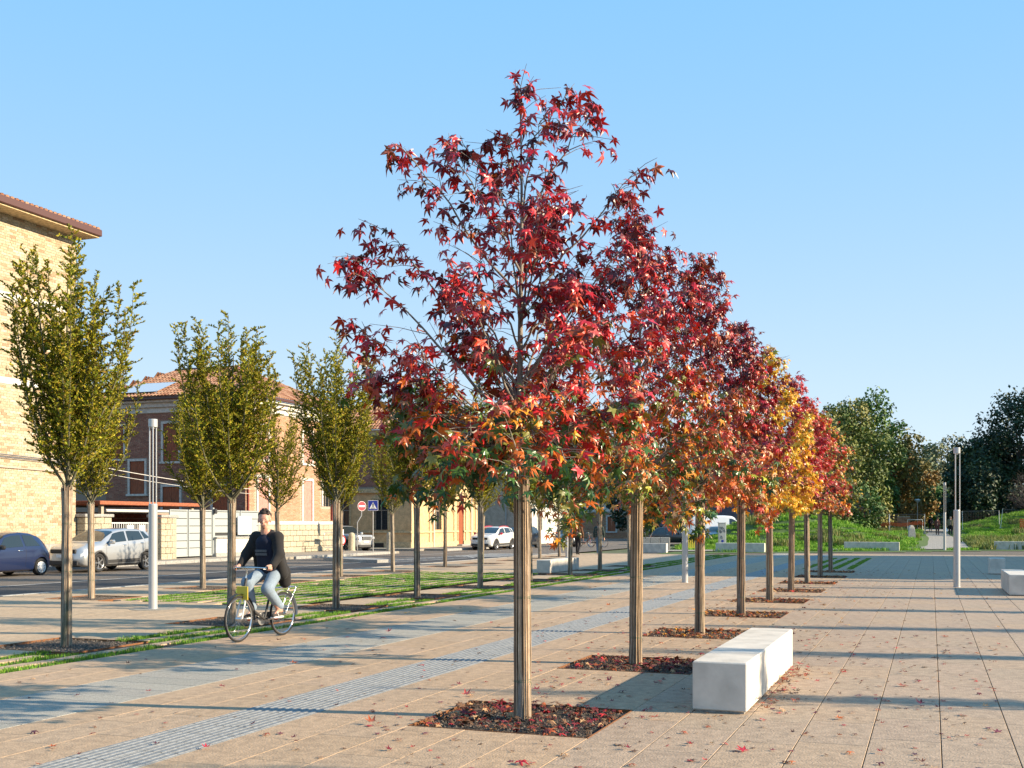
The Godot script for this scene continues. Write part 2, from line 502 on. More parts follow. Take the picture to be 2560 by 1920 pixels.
func make_ground() -> void:
	rng.seed = 101
	var g := MB.new()
	g.quad(Vector3(-700, -0.12, 700), Vector3(700, -0.12, 700), Vector3(700, -0.12, -900), Vector3(-700, -0.12, -900))
	put("ground", g, M.earth, self).set_meta("kind", "structure")
	for k in 9: pits.append(Rect2(-4.13, PIT_A + 4.0 * k - 0.7, 1.575, 1.42))
	for d in row_b_d: pits.append(Rect2(ROW_B - 0.82, d - 0.75, 1.62, 1.5))
	for d in row_c_d: pits.append(Rect2(-18.867, d - 0.72, 1.533, 1.45))
	# the plaza: a mortar bed with slabs on it; its far edge runs askew
	var far := [[-20.5, 63.0], [-12.6, 68.9], [4.5, 82.0], [14, 89]]
	var bed := sheet("paving_bed", [[14, -3], [14, 89], [4.5, 82.0], [-12.6, 68.9], [-20.5, 63.0], [-20.5, -3]], -0.055, M.joint)
	var plaza := structure("plaza_paving")
	var warm := [Color(0.50, 0.345, 0.215), Color(0.52, 0.36, 0.225), Color(0.48, 0.33, 0.205), Color(0.51, 0.355, 0.23), Color(0.49, 0.345, 0.22)]
	var cool := [Color(0.455, 0.335, 0.235), Color(0.47, 0.345, 0.24), Color(0.44, 0.325, 0.23), Color(0.475, 0.345, 0.23), Color(0.45, 0.335, 0.235)]
	var pale := [Color(0.54, 0.39, 0.25), Color(0.56, 0.405, 0.26), Color(0.52, 0.375, 0.24)]
	var s := []
	s.append_array(lay(-2.555, 6.895, 2.5, 66.0, 0.525, 1.0, cool, 0.007))
	s.append_array(lay(-5.18, -2.555, 2.5, 66.0, 0.525, 1.0, warm, 0.003))
	s.append_array(lay(-7.22, -5.91, 2.5, 66.0, 0.4367, 1.0, warm, 0.003))
	s.append_array(lay(-9.89, -8.44, 4.0, 62.0, 0.4833, 1.0, warm, 0.003))
	s = s.filter(func(q): return q[1] < 78.6 + q[0] * 0.766 - 0.9)
	pave("slab", plaza, s, M.slab, 300, 0.003)
	var s2 := lay(-20.4, -11.2, 8.0, 62.0, 0.5111, 1.0, pale, 0.003).filter(func(q): return q[1] < 78.6 + q[0] * 0.766 - 0.9 and not (q[0] < -12.35 and q[0] > -17.3 and q[1] > 20.2 and q[1] < 36.2))
	var rear := structure("rear_paving")
	pave("slab", rear, s2, M.slab, 120, 0.004)
	# small yellowish slabs in the near corner
	# grey aggregate band
	var band := structure("grey_band")
	var gr := []
	var d := 5.0
	while d < 66.0:
		if in_frame(-7.83, d, 3.5): gr.append([-7.83, d + 0.2, 1.21, 0.393, [Color(0.45, 0.415, 0.355), Color(0.475, 0.44, 0.375), Color(0.43, 0.40, 0.345)][rng.randi() % 3]])
		d += 0.4
	pave("aggregate_slab", band, gr, M.aggregate, 200, 0.005)
	# tactile strip: ribbed tiles, two abreast
	var strip := structure("tactile_strip")
	var tile := MB.new()
	var w := 0.362
	slab_shape(tile, w, w, 0.0015)
	for k in 5:
		var x := -w / 2 + w * (k + 0.5) / 5.0
		tile.quad(Vector3(x - 0.021, 0, w / 2), Vector3(x - 0.012, 0.006, w / 2 - 0.002), Vector3(x - 0.012, 0.006, -w / 2 + 0.002), Vector3(x - 0.021, 0, -w / 2))
		tile.quad(Vector3(x - 0.012, 0.006, w / 2 - 0.002), Vector3(x + 0.012, 0.006, w / 2 - 0.002), Vector3(x + 0.012, 0.006, -w / 2 + 0.002), Vector3(x - 0.012, 0.006, -w / 2 + 0.002))
		tile.quad(Vector3(x + 0.012, 0.006, w / 2 - 0.002), Vector3(x + 0.021, 0, w / 2), Vector3(x + 0.021, 0, -w / 2), Vector3(x + 0.012, 0.006, -w / 2 + 0.002))
	var tm := tile.done()
	var far_tiles := MB.new()
	var count := 0
	d = 5.2
	while d < 64.0:
		for c in [-5.727, -5.363]:
			if in_frame(c, d, 3.0):
				var at := Transform3D(Basis(), Vector3(c, rnd(-0.001, 0.001), -d))
				if count < 280 and in_frame(c, d, 0.4) and depth_of(c, d) > 7.3: mi("ribbed_tile", tm, M.tactile, strip, at)
				else: far_tiles.add(tile, at)
				count += 1 if in_frame(c, d, 0.4) else 0
		d += 0.3635
	put("distant_ribbed_tile_field", far_tiles, M.tactile, strip).set_meta("kind", "stuff")
	make_pits()
	make_lawns()
	make_road()

func make_pits() -> void:
	# gravel, shared by all pits: small uneven stones
	var beds := []
	for k in 3:
		rng.seed = 300 + k
		var gb := MB.new()
		for i in 1500:
			var p := Vector3(rnd(-0.8, 0.8), rnd(-0.005, 0.012), rnd(-0.7, 0.7))
			var r := rnd(0.007, 0.017)
			var tone := rnd(0.5, 1.3)
			gb.col = Color(0.10 * tone, 0.082 * tone, 0.068 * tone) if rng.randf() < 0.8 else Color(0.22 * tone, 0.17 * tone, 0.13 * tone)
			var up := p + Vector3(rnd(-0.3, 0.3) * r, r * rnd(0.6, 1.0), rnd(-0.3, 0.3) * r)
			var q := []
			var a0 := rnd(0, TAU)
			for e in 4: q.append(p + Vector3(cos(a0 + e * TAU / 4), rnd(-0.1, 0.2), -sin(a0 + e * TAU / 4)) * r * rnd(0.7, 1.2))
			for e in 4: gb.tri(q[e], q[(e + 1) % 4], up)
		beds.append(gb.done())
	var n := 0
	for p in pits:
		var c: Vector2 = p.position + p.size / 2
		var pit := structure("tree_pit")
		pit.position = W(c.x, 0, c.y)
		var hx: float = p.size.x / 2; var hz: float = p.size.y / 2
		var soil := MB.new()
		soil.quad(Vector3(-hx, -0.03, hz), Vector3(hx, -0.03, hz), Vector3(hx, -0.03, -hz), Vector3(-hx, -0.03, -hz))
		put("soil_bed", soil, M.soil, pit)
		var o := mi("gravel", beds[n % 3], M.pebble, pit, Transform3D(Basis().scaled(Vector3(p.size.x / 1.64, 1, p.size.y / 1.44)), Vector3(0, -0.018, 0)))
		o.set_meta("kind", "stuff")
		for e in 4:
			var b := MB.new()
			if e < 2:
				var x := hx * (1 if e else -1)
				b.box(Vector3(x - 0.004, -0.06, -hz), Vector3(x + 0.004, 0.004, hz))
			else:
				var z := hz * (1 if e == 3 else -1)
				b.box(Vector3(-hx, -0.06, z - 0.004), Vector3(hx, 0.004, z + 0.004))
			put("steel_edge", b, M.corten, pit)
		n += 1

func grass_patch(seed_: int, w: float, l: float, blades: int, hmin: float, hmax: float, tones: Array, wide := 0.006) -> ArrayMesh:
	rng.seed = seed_
	var b := MB.new()
	for i in blades:
		var p := Vector3(rnd(-w / 2, w / 2), 0, rnd(-l / 2, l / 2))
		var a := rnd(0, TAU)
		var h := rnd(hmin, hmax)
		var side := Vector3(cos(a), 0, sin(a)) * wide * rnd(0.7, 1.3)
		var lean := Vector3(rnd(-1, 1), 0, rnd(-1, 1)) * h * 0.55
		b.col = (tones[rng.randi() % tones.size()] as Color) * rnd(0.75, 1.25)
		var mid := p + Vector3(0, h * 0.6, 0) + lean * 0.35
		b.quad(p - side, p + side, mid + side * 0.7, mid - side * 0.7)
		b.tri(mid - side * 0.7, mid + side * 0.7, p + Vector3(0, h * rnd(0.75, 1.0), 0) + lean)
	return b.done()

func scatter(called: String, mesh: Mesh, m: Material, places: Array, label: String, category: String, parent: Node = null) -> void:
	if places.is_empty(): return
	var mm := MultiMesh.new()
	mm.transform_format = MultiMesh.TRANSFORM_3D
	mm.mesh = mesh
	mm.instance_count = places.size()
	for i in places.size(): mm.set_instance_transform(i, places[i])
	var o := MultiMeshInstance3D.new()
	var p: Node = parent if parent else self
	o.name = numbered(called, p)
	o.multimesh = mm
	o.material_override = m
	p.add_child(o)
	tag(o, label, category, "", "stuff")

var lawn_tones := [Color(0.12, 0.28, 0.016), Color(0.16, 0.33, 0.02), Color(0.10, 0.23, 0.015), Color(0.21, 0.34, 0.03), Color(0.07, 0.17, 0.012)]

func make_lawns() -> void:
	rng.seed = 55
	var soil_strips := MB.new()
	var patches := [grass_patch(61, 0.255, 0.5, 300, 0.025, 0.065, lawn_tones, 0.0045), grass_patch(62, 0.255, 0.5, 240, 0.02, 0.055, lawn_tones, 0.0045), grass_patch(63, 0.255, 0.5, 280, 0.02, 0.08, lawn_tones, 0.0045)]
	rng.seed = 56
	var places := [[], [], []]
	var between := []
	var add_strip := func(u0: float, u1: float, d0: float, d1: float):
		soil_strips.quad(W(u0, -0.02, d0), W(u1, -0.02, d0), W(u1, -0.02, d1), W(u0, -0.02, d1))
		var d := d0 + 0.25
		while d < d1:
			if in_frame((u0 + u1) / 2, d, 3.0) and not in_pit(u0, u1, d - 0.2, d + 0.2) and rng.randf() < 0.97:
				places[rng.randi() % 3].append(Transform3D(Basis(Vector3.UP, PI if rng.randf() < 0.5 else 0.0).scaled(Vector3((u1 - u0) / 0.28, rnd(0.7, 1.25), 1)), W((u0 + u1) / 2, -0.02, d)))
			d += 0.48
	# three strips before the middle row, with slabs between
	for k in 3:
		add_strip.call(-10.19 - 0.5 * k, -9.90 - 0.5 * k, 6.0, 62.0)
		var d := 7.0 + rnd(0, 1)
		while d < 60.0:
			var u := -10.295 - 0.5 * k
			if in_frame(u, d, 3.0) and not in_pit(u - 0.1, u + 0.1, d - 0.5, d + 0.5): between.append([u, d, 0.2, 0.985, Color(0.53, 0.38, 0.245)])
			d += 1.0
	# lawn between the rows, striped with slabs
	for k in 9:
		var u := -12.62 - 0.51 * k
		add_strip.call(u - 0.27, u, 20.3, 36.0)
		var d := 20.3
		while d < 35.6:
			between.append([u - 0.39, d + 0.5, 0.225, 0.985, Color(0.54, 0.39, 0.25)])
			d += 1.0
	# four strips at the far end of the sweetgum row
	for k in 4: add_strip.call(-2.75 - 0.53 * k - 0.27, -2.75 - 0.53 * k, 43.4, 58.0)
	var strips := put("lawn_soil", soil_strips, M.soil, self)
	strips.set_meta("kind", "structure")
	pave("edging_slab", structure("lawn_edging"), between, M.slab, 150, 0.005)
	for k in 3: scatter("lawn_grass", patches[k], M.grass, places[k], ["short green grass growing in strips between the pale slabs", "slightly thinner green grass in the strips between slabs", "longer tufts of green grass in the strips between slabs"][k], "grass")

func ribbon(b: MB, pts: Array, w: float, y: float) -> void:
	for i in pts.size() - 1:
		var p := W(pts[i][0], y, pts[i][1]); var q := W(pts[i + 1][0], y, pts[i + 1][1])
		var s := (q - p).cross(Vector3.UP).normalized() * w / 2
		if (q - p).cross(-s).y > 0: b.quad(p + s, q + s, q - s, p - s)
		else: b.quad(p - s, q - s, q + s, p + s)

func make_road() -> void:
	rng.seed = 77
	sheet("road", [[-20.62, -3], [-20.3, 62.0], [-21.5, 140], [-40, 140], [-33.2, 62], [-33.2, -3]], -0.045, M.asphalt)
	sheet("road_lane", [[-20.66, 2], [-20.34, 58.0], [-24.1, 58.0], [-24.35, 10]], -0.041, M.asphalt_dark)
	sheet("side_street", [[-33.2, 59.9], [-33.2, 67.6], [-60, 67.6], [-60, 59.9]], -0.043, M.asphalt)
	# kerb along the plaza
	var kb := structure("plaza_kerb")
	var d := 12.0
	while d < 62.0:
		var b := MB.new()
		b.bbox(W(-20.62 + 0.0055 * d - 0.11, -0.1, d + 0.99), W(-20.62 + 0.0055 * d + 0.07, 0.012, d), 0.01)
		put("kerb_stone", b, M.kerb, kb)
		d += 1.0
	# painted lines
	var mk := structure("road_marking")
	var b := MB.new()
	ribbon(b, [[-24.33, 8], [-24.0, 56.0]], 0.13, -0.036)
	put("lane_line", b, M.paint_white, mk)
	b = MB.new()
	ribbon(b, [[-23.0, 44.9], [-22.7, 47.5], [-22.3, 50.5], [-22.2, 53.5], [-23.6, 55.5], [-24.0, 57.0]], 0.14, -0.036)
	put("edge_line", b, M.paint_white, mk)
	for k in 6:
		b = MB.new()
		ribbon(b, [[-26.4 + 0.3 * k, 47.2 + 1.1 * k], [-23.1 + 0.15 * k, 46.4 + 1.3 * k]], 0.22, -0.036)
		put("hatching", b, M.paint_white, mk)
	for k in 7:
		b = MB.new()
		ribbon(b, [[-24.4, 55.0 + 1.0 * k], [-21.4, 55.2 + 1.0 * k]], 0.48, -0.036)
		put("crossing_bar", b, M.paint_white, mk)
	b = MB.new()
	ribbon(b, [[-27.0, 56.5], [-26.6, 75.0]], 0.14, -0.036)
	put("parking_line", b, M.paint_white, mk)
	# traffic island with a kerb of its own
	var isl := MB.new()
	var poly := PackedVector2Array([Vector2(-27.6, -47.4), Vector2(-27.0, -46.6), Vector2(-24.2, -44.7), Vector2(-23.2, -44.6), Vector2(-22.95, -45.2), Vector2(-23.4, -46.0), Vector2(-26.6, -48.2), Vector2(-27.3, -48.3)])
	isl.prism(poly, 0.0, 0.15, Transform3D(Basis(Vector3.RIGHT, PI / 2), Vector3(0, 0.1, 0)))
	tag(put("traffic_island", isl, M.kerb, self), "low pale concrete traffic island with rounded ends in the road", "traffic island")
	# pavements on the far side
	var sw := structure("far_sidewalk")
	b = MB.new()
	b.box(W(-33.9, -0.1, 59.6), W(-31.2, 0.09, 26.0))
	b.box(W(-33.9, -0.1, 59.7), W(-29.6, 0.088, 47.2))
	b.box(W(-33.0, -0.1, 84), W(-29.4, 0.09, 66.2))
	b.box(W(-36, -0.1, 68.1), W(-31.0, 0.085, 65.2))
	put("sidewalk_slab", b, M.sidewalk, sw)
	d = 26.0
	while d < 84.0:
		if not (d > 58.6 and d < 65.2):
			b = MB.new()
			var u := -31.2 if d < 47.2 else (-29.6 if d < 59.7 else -29.4)
			b.bbox(W(u, -0.1, d + 0.99), W(u + 0.14, 0.095, d), 0.012)
			put("kerb_stone", b, M.kerb, sw)
		d += 1.0

# ---------------------------------------------------------------- buildings
# A face: x runs along the wall as seen from outside, y up, z out of it.
func face_right(u: float, d: float) -> Transform3D:      # faces +x (the plaza); x runs away from the camera
	return Transform3D(Basis(Vector3(0, 0, -1), Vector3.UP, Vector3(1, 0, 0)), W(u, 0, d))
func face_front(u: float, d: float) -> Transform3D:      # faces the camera along the tree rows
	return Transform3D(Basis(Vector3(1, 0, 0), Vector3.UP, Vector3(0, 0, 1)), W(u, 0, d))

func clear_of(holes: Array, x0: float, x1: float, y0: float, y1: float) -> bool:
	for h in holes:
		if x0 < h[2] - 0.001 and x1 > h[0] + 0.001 and y0 < h[3] - 0.001 and y1 > h[1] + 0.001: return false
	return true

# a plane wall with openings and reveals
func wall(called: String, parent: Node, f: Transform3D, w: float, h: float, holes: Array, m: Material, y0 := 0.0, deep := 0.2) -> void:
	var b := MB.new()
	var xs := [0.0, w]; var ys := [y0, h]
	for q in holes:
		xs.append(q[0]); xs.append(q[2]); ys.append(q[1]); ys.append(q[3])
	xs.sort(); ys.sort()
	for i in xs.size() - 1:
		for j in ys.size() - 1:
			if xs[i + 1] - xs[i] < 0.001 or ys[j + 1] - ys[j] < 0.001: continue
			if clear_of(holes, xs[i], xs[i + 1], ys[j], ys[j + 1]):
				b.quad(f * Vector3(xs[i], ys[j], 0), f * Vector3(xs[i + 1], ys[j], 0), f * Vector3(xs[i + 1], ys[j + 1], 0), f * Vector3(xs[i], ys[j + 1], 0))
	for q in holes:
		var p := [Vector3(q[0], q[1], 0), Vector3(q[2], q[1], 0), Vector3(q[2], q[3], 0), Vector3(q[0], q[3], 0)]
		for k in 4:
			var a: Vector3 = p[k]; var c: Vector3 = p[(k + 1) % 4]
			b.quad(f * a, f * c, f * (c - Vector3(0, 0, deep)), f * (a - Vector3(0, 0, deep)))
	put(called, b, m, parent)

# courses of bricks standing proud of the mortar; the first `most` that show are parts, the rest one part
func bricks(called: String, parent: Node, f: Transform3D, w: float, y0: float, y1: float, holes: Array, bl: float, bh: float, gap: float, tones: Array, m: Material, most: int, seed_: int, proud := 0.012) -> void:
	rng.seed = seed_
	var rest := MB.new()
	var shapes := {}
	var n := 0
	var rows := int((y1 - y0) / bh)
	for j in rows:
		var y := y0 + j * bh
		var x := -bl * 0.5 * (j % 2) - (bl * 0.25 if rng.randf() < 0.2 else 0.0)
		while x < w - 0.02:
			var a := maxf(x, 0.0); var e := minf(x + bl, w)
			x += bl
			if e - a < 0.04 or not clear_of(holes, a, e, y, y + bh): continue
			var tone: Color = tones[rng.randi() % tones.size()]
			var p := f * Vector3((a + e) / 2, y + bh / 2, 0)
			if n < most and in_frame(p.x, -p.z, 0.2) and e - a > bl * 0.9:
				var key := str(tone)
				if not shapes.has(key):
					var b := MB.new()
					b.col = tone
					b.box(Vector3(-bl / 2 + gap / 2, -bh / 2 + gap / 2, -0.01), Vector3(bl / 2 - gap / 2, bh / 2 - gap / 2, proud), Transform3D(), 63 - 16)
					shapes[key] = b.done()
				mi(called, shapes[key], m, parent, Transform3D(f.basis, p))
				n += 1
			else:
				rest.col = tone * rnd(0.88, 1.1)
				rest.box(Vector3(a + gap / 2, y + gap / 2, -0.01), Vector3(e - gap / 2, y + bh - gap / 2, proud + rnd(-0.002, 0.002)), f, 63 - 16)
	if rest.v.size(): put(called + "work", rest, m, parent).set_meta("kind", "stuff")

func frame_part(called: String, parent: Node, f: Transform3D, q: Array, wide: float, m: Material, z0 := -0.02, z1 := 0.05) -> Node3D:
	var b := MB.new()
	b.bbox(Vector3(q[0] - wide, q[1], z0), Vector3(q[0], q[3] + wide, z1), 0.006, f)
	b.bbox(Vector3(q[2], q[1], z0), Vector3(q[2] + wide, q[3] + wide, z1), 0.006, f)
	b.bbox(Vector3(q[0], q[3], z0), Vector3(q[2], q[3] + wide, z1 - 0.003), 0.006, f)
	return put(called, b, m, parent)

# an opening closed by two shutters, with a surround and a sill
func shuttered(parent: Node, f: Transform3D, q: Array, m: Material, trim: Material, called := "window", sill := true) -> void:
	var t := Node3D.new()
	t.name = numbered(called, parent)
	parent.add_child(t)
	frame_part("surround", t, f, q, 0.13, trim)
	if sill:
		var b := MB.new()
		b.bbox(Vector3(q[0] - 0.2, q[1] - 0.12, -0.02), Vector3(q[2] + 0.2, q[1] - 0.001, 0.11), 0.01, f)
		put("sill", b, trim, t)
	var mid: float = (q[0] + q[2]) / 2
	for s in 2:
		var x0: float = q[0] + 0.004 if s == 0 else mid + 0.004
		var x1: float = mid - 0.004 if s == 0 else q[2] - 0.004
		var b := MB.new()
		var n := 4
		for k in n: b.bbox(Vector3(lerpf(x0, x1, k / float(n)) + 0.002, q[1] + 0.005, -0.06), Vector3(lerpf(x0, x1, (k + 1.0) / n) - 0.002, q[3] - 0.005, -0.015), 0.006, f)
		put("shutter", b, m, t)

# a glazed opening behind an iron grille
func grilled(parent: Node, f: Transform3D, q: Array, trim: Material, arch := true) -> void:
	var t := Node3D.new()
	t.name = numbered("window", parent)
	parent.add_child(t)
	frame_part("surround", t, f, q, 0.16, trim)
	var b := MB.new()
	b.quad(f * Vector3(q[0], q[1], -0.16), f * Vector3(q[2], q[1], -0.16), f * Vector3(q[2], q[3], -0.16), f * Vector3(q[0], q[3], -0.16))
	put("pane", b, M.window_dark, t)
	b = MB.new()
	var mid: float = (q[0] + q[2]) / 2
	for x in [q[0] + 0.03, mid, q[2] - 0.03]: b.box(Vector3(x - 0.03, q[1], -0.15), Vector3(x + 0.03, q[3], -0.10), f)
	b.box(Vector3(q[0], q[1] + 1.3, -0.149), Vector3(q[2], q[1] + 1.36, -0.101), f)
	put("sash", b, M.greige, t)
	if arch:
		b = MB.new()
		var pts := []
		for i in 13:
			var a := PI * i / 12.0
			pts.append(Vector2(mid - cos(a) * (q[2] - q[0] + 0.34) / 2, q[3] + 0.12 + sin(a) * 0.26))
		var poly := PackedVector2Array(pts)
		b.prism(poly, -0.01, 0.06, f)
		put("arch_trim", b, trim, t)
	b = MB.new()
	for k in 9:
		var x: float = lerpf(q[0] - 0.04, q[2] + 0.04, k / 8.0)
		b.tube([f * Vector3(x, q[1] + 0.02, 0.10), f * Vector3(x, q[3] + 0.05, 0.10)], [0.009, 0.009], 5, false)
	var hh: float = q[3] - q[1]
	for k in 7: b.tube([f * Vector3(q[0] - 0.05, q[1] + 0.05 + hh * k / 6.2, 0.10), f * Vector3(q[2] + 0.05, q[1] + 0.05 + hh * k / 6.2, 0.10)], [0.009, 0.009], 5, false)
	for x in [q[0] - 0.05, q[2] + 0.05]:
		for y in [q[1] + 0.1, q[3] - 0.1]: b.tube([f * Vector3(x, y, 0.10), f * Vector3(x, y, -0.02)], [0.01, 0.01], 5, false)
	put("iron_grille", b, M.black, t)

# barrel tiles on a sloped four-sided patch a b (eaves, left to right) c d (ridge, right to left)
func tiles(parent: Node, a: Vector3, b_: Vector3, c: Vector3, d: Vector3, tw: float, tl: float, most: int, seed_: int) -> void:
	rng.seed = seed_
	var along_ := (b_ - a).normalized()
	var n := (b_ - a).cross(d - a).normalized()
	if n.y < 0: n = -n
	var up := n.cross(along_).normalized()
	if up.y < 0: up = -up
	var height := (d - a).dot(up)
	var rest := MB.new()
	var base := MB.new()
	base.col = Color(0.18, 0.085, 0.05)
	base.quad(a, b_, c, d)
	put("roof_deck", base, M.tile, parent)
	var one := MB.new()
	for k in 4:
		var a0 := PI * k / 4.0; var a1 := PI * (k + 1) / 4.0
		var r0 := tw * 0.46; var r1 := tw * 0.38
		one.quad(Vector3(cos(a0) * r0, sin(a0) * r0 * 0.8 + 0.012, 0), Vector3(cos(a0) * r1, sin(a0) * r1 * 0.8, -tl * 1.12), Vector3(cos(a1) * r1, sin(a1) * r1 * 0.8, -tl * 1.12), Vector3(cos(a1) * r0, sin(a1) * r0 * 0.8 + 0.012, 0))
	for k in 3:
		var a0 := PI * k / 3.0; var a1 := PI * (k + 1) / 3.0
		one.tri(Vector3(0, 0, 0.001), Vector3(cos(a0) * tw * 0.46, sin(a0) * tw * 0.37 + 0.012, 0.001), Vector3(cos(a1) * tw * 0.46, sin(a1) * tw * 0.37 + 0.012, 0.001))
	var tones := [Color(0.42, 0.20, 0.11), Color(0.50, 0.26, 0.15), Color(0.36, 0.15, 0.08), Color(0.55, 0.33, 0.21), Color(0.44, 0.24, 0.15)]
	var meshes := []
	for tone in tones:
		var q := MB.new()
		q.add(one, Transform3D(), tone)
		meshes.append(q.done())
	var count := 0
	var rows := int(height / tl)
	for j in rows:
		var t := (j + 0.0) * tl / height
		var l := a.lerp(d, t); var r := b_.lerp(c, t)
		var m := int(l.distance_to(r) / tw)
		for i in m:
			var p := l.lerp(r, (i + 0.5) / m)
			var at := Transform3D(Basis(along_, n, -up), p + n * 0.01)
			var k := rng.randi() % 5
			if count < most and in_frame(p.x, -p.z, 0.0):
				mi("roof_tile", meshes[k], M.tile, parent, at)
				count += 1
			else: rest.add(one, at, (tones[k] as Color) * rnd(0.8, 1.15))
	if rest.v.size(): put("roof_tiling", rest, M.tile, parent).set_meta("kind", "stuff")

func pipe(called: String, parent: Node, p: Array, r: float, m: Material) -> void:
	var b := MB.new()
	b.tube(p, tapered(r, r, p.size() - 1), 8)
	put(called, b, m, parent)

func make_buildings() -> void:
	# pale yellow brick block at the left edge
	var t := thing("brick_building", "tall pale yellow brick building cut by the left edge", "building")
	var f := face_right(-33.0, 27.0)
	var w := 9.7
	wall("wall", t, f, w, 13.55, [], M.mortar)
	wall("end_wall", t, Transform3D(Basis(Vector3(-1, 0, 0), Vector3.UP, Vector3(0, 0, -1)), W(-33.0, 0, 36.7)), 12.0, 13.55, [], M.mortar)
	var bands := [[0, 0.0, w, 0.9], [0, 7.05, w, 7.30], [0, 10.3, w, 10.55]]
	bricks("brick", t, f, w, 0.9, 13.5, bands, 0.295, 0.105, 0.012, [Color(0.58, 0.47, 0.31), Color(0.62, 0.52, 0.36), Color(0.54, 0.42, 0.27), Color(0.50, 0.33, 0.20), Color(0.66, 0.56, 0.41), Color(0.60, 0.49, 0.33), Color(0.61, 0.50, 0.34)], M.brick, 300, 41)
	var fe := Transform3D(Basis(Vector3(-1, 0, 0), Vector3.UP, Vector3(0, 0, -1)), W(-33.0, 0, 36.7))
	for q in bands:
		var b := MB.new()
		b.box(Vector3(0, q[1], -0.02), Vector3(w + 0.01, q[3], 0.018), f)
		put("string_course" if q[1] > 0 else "plinth", b, M.white_plaster if q[1] > 0 else M.kerb, t)
	var b := MB.new()
	b.box(Vector3(0, 13.5, -4), Vector3(w + 0.42, 13.58, 0.85), f)
	put("soffit", b, M.ochre_trim, t)
	b = MB.new()
	b.bbox(Vector3(0, 13.56, 0.72), Vector3(w + 0.5, 13.84, 0.95), 0.03, f)
	b.bbox(Vector3(w + 0.3, 13.56, -4), Vector3(w + 0.503, 13.835, 0.75), 0.03, f)
	put("gutter", b, M.gutter, t)
	tiles(t, f * Vector3(0, 13.82, 0.88), f * Vector3(w + 0.45, 13.82, 0.88), f * Vector3(w - 4, 15.2, -5), f * Vector3(0, 15.2, -5), 0.24, 0.42, 60, 42)
	for k in 4: pipe("wall_cable", t, [f * Vector3(0, 4.25 + 0.05 * k, 0.05), f * Vector3(w * 0.55, 4.22 + 0.05 * k, 0.05), f * Vector3(w, 4.12 + 0.045 * k, 0.05)], 0.014, M.steel if k % 2 else M.greige)
	pipe("wall_conduit", t, [f * Vector3(0, 3.95, 0.05), f * Vector3(w, 3.80, 0.05)], 0.03, M.greige)

	# dark red brick house behind the yard
	t = thing("brick_house", "dark red brick house with brown shutters, white cornice and tiled hip roof", "house")
	f = face_front(-43.0, 50.2)
	w = 9.1
	var op := [[1.62, 3.35, 2.62, 5.15], [3.85, 5.1, 4.85, 7.15], [3.82, 0.3, 4.92, 3.72], [7.05, 0.3, 8.05, 3.75], [0.35, 5.3, 1.2, 7.1], [6.9, 5.1, 7.9, 7.15]]
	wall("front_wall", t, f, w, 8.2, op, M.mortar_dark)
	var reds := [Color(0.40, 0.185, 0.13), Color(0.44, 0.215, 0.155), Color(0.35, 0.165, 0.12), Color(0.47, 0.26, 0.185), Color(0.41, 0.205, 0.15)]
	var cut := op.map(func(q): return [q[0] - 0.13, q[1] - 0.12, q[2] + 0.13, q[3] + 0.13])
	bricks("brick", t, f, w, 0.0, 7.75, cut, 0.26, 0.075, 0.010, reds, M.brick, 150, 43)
	for q in op: shuttered(t, f, q, M.shutter, M.white_plaster, "window" if q[1] > 1 else "door", q[1] > 1)
	# sunlit flank towards the plaza
	var g := face_right(-33.9, 50.2)
	var gw := 9.4
	var og := [[1.15, 1.85, 2.15, 4.2], [5.75, 1.85, 6.75, 4.2], [1.15, 5.2, 2.15, 7.0], [5.75, 5.2, 6.75, 7.0], [8.0, 2.75, 8.9, 4.1]]
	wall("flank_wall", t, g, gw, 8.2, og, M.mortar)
	cut = og.map(func(q): return [q[0] - 0.13, q[1] - 0.12, q[2] + 0.13, q[3] + 0.13])
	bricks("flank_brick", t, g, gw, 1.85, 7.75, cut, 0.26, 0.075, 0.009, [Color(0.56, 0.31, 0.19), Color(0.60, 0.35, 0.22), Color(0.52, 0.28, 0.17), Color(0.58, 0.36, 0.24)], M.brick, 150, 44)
	for k in 4: shuttered(t, g, og[k], M.pink_shutter, M.white_plaster, "window", k > 1)
	grilled(t, g, og[4], M.white_plaster, false)
	b = MB.new()
	b.bbox(Vector3(-0.02, 1.66, -0.02), Vector3(gw + 0.02, 1.85, 0.09), 0.01, g)
	put("white_band", b, M.white_plaster, t)
	# stone base in courses of blocks
	rng.seed = 45
	for j in 5:
		var x := -0.33 * (j % 2)
		while x < gw - 0.05:
			var a := maxf(x, 0.0); var e := minf(x + 0.66, gw)
			x += 0.66
			if e - a < 0.1: continue
			if j < 1 and a > 4.6 and e < 6.3: continue
			b = MB.new()
			b.col = Color(1, 1, 1) * rnd(0.88, 1.08)
			b.bbox(Vector3(a + 0.012, 0.09 + j * 0.312 + 0.012, -0.05), Vector3(e - 0.012, 0.09 + (j + 1) * 0.312 - 0.012, 0.07), 0.015, g)
			put("stone_block", b, M.stone, t)
	for s in 2:
		var x := 0.14 if s == 0 else gw - 0.15
		pipe("downpipe", t, [g * Vector3(x, 8.0, 0.08), g * Vector3(x, 1.4, 0.08)], 0.055, M.pipe_red)
		pipe("downpipe_foot", t, [g * Vector3(x, 1.4, 0.08), g * Vector3(x, 0.08, 0.10)], 0.06, M.dark_plastic)
	pipe("downpipe", t, [g * Vector3(gw - 0.45, 8.0, 0.08), g * Vector3(gw - 0.45, 1.9, 0.08)], 0.055, M.pipe_red)
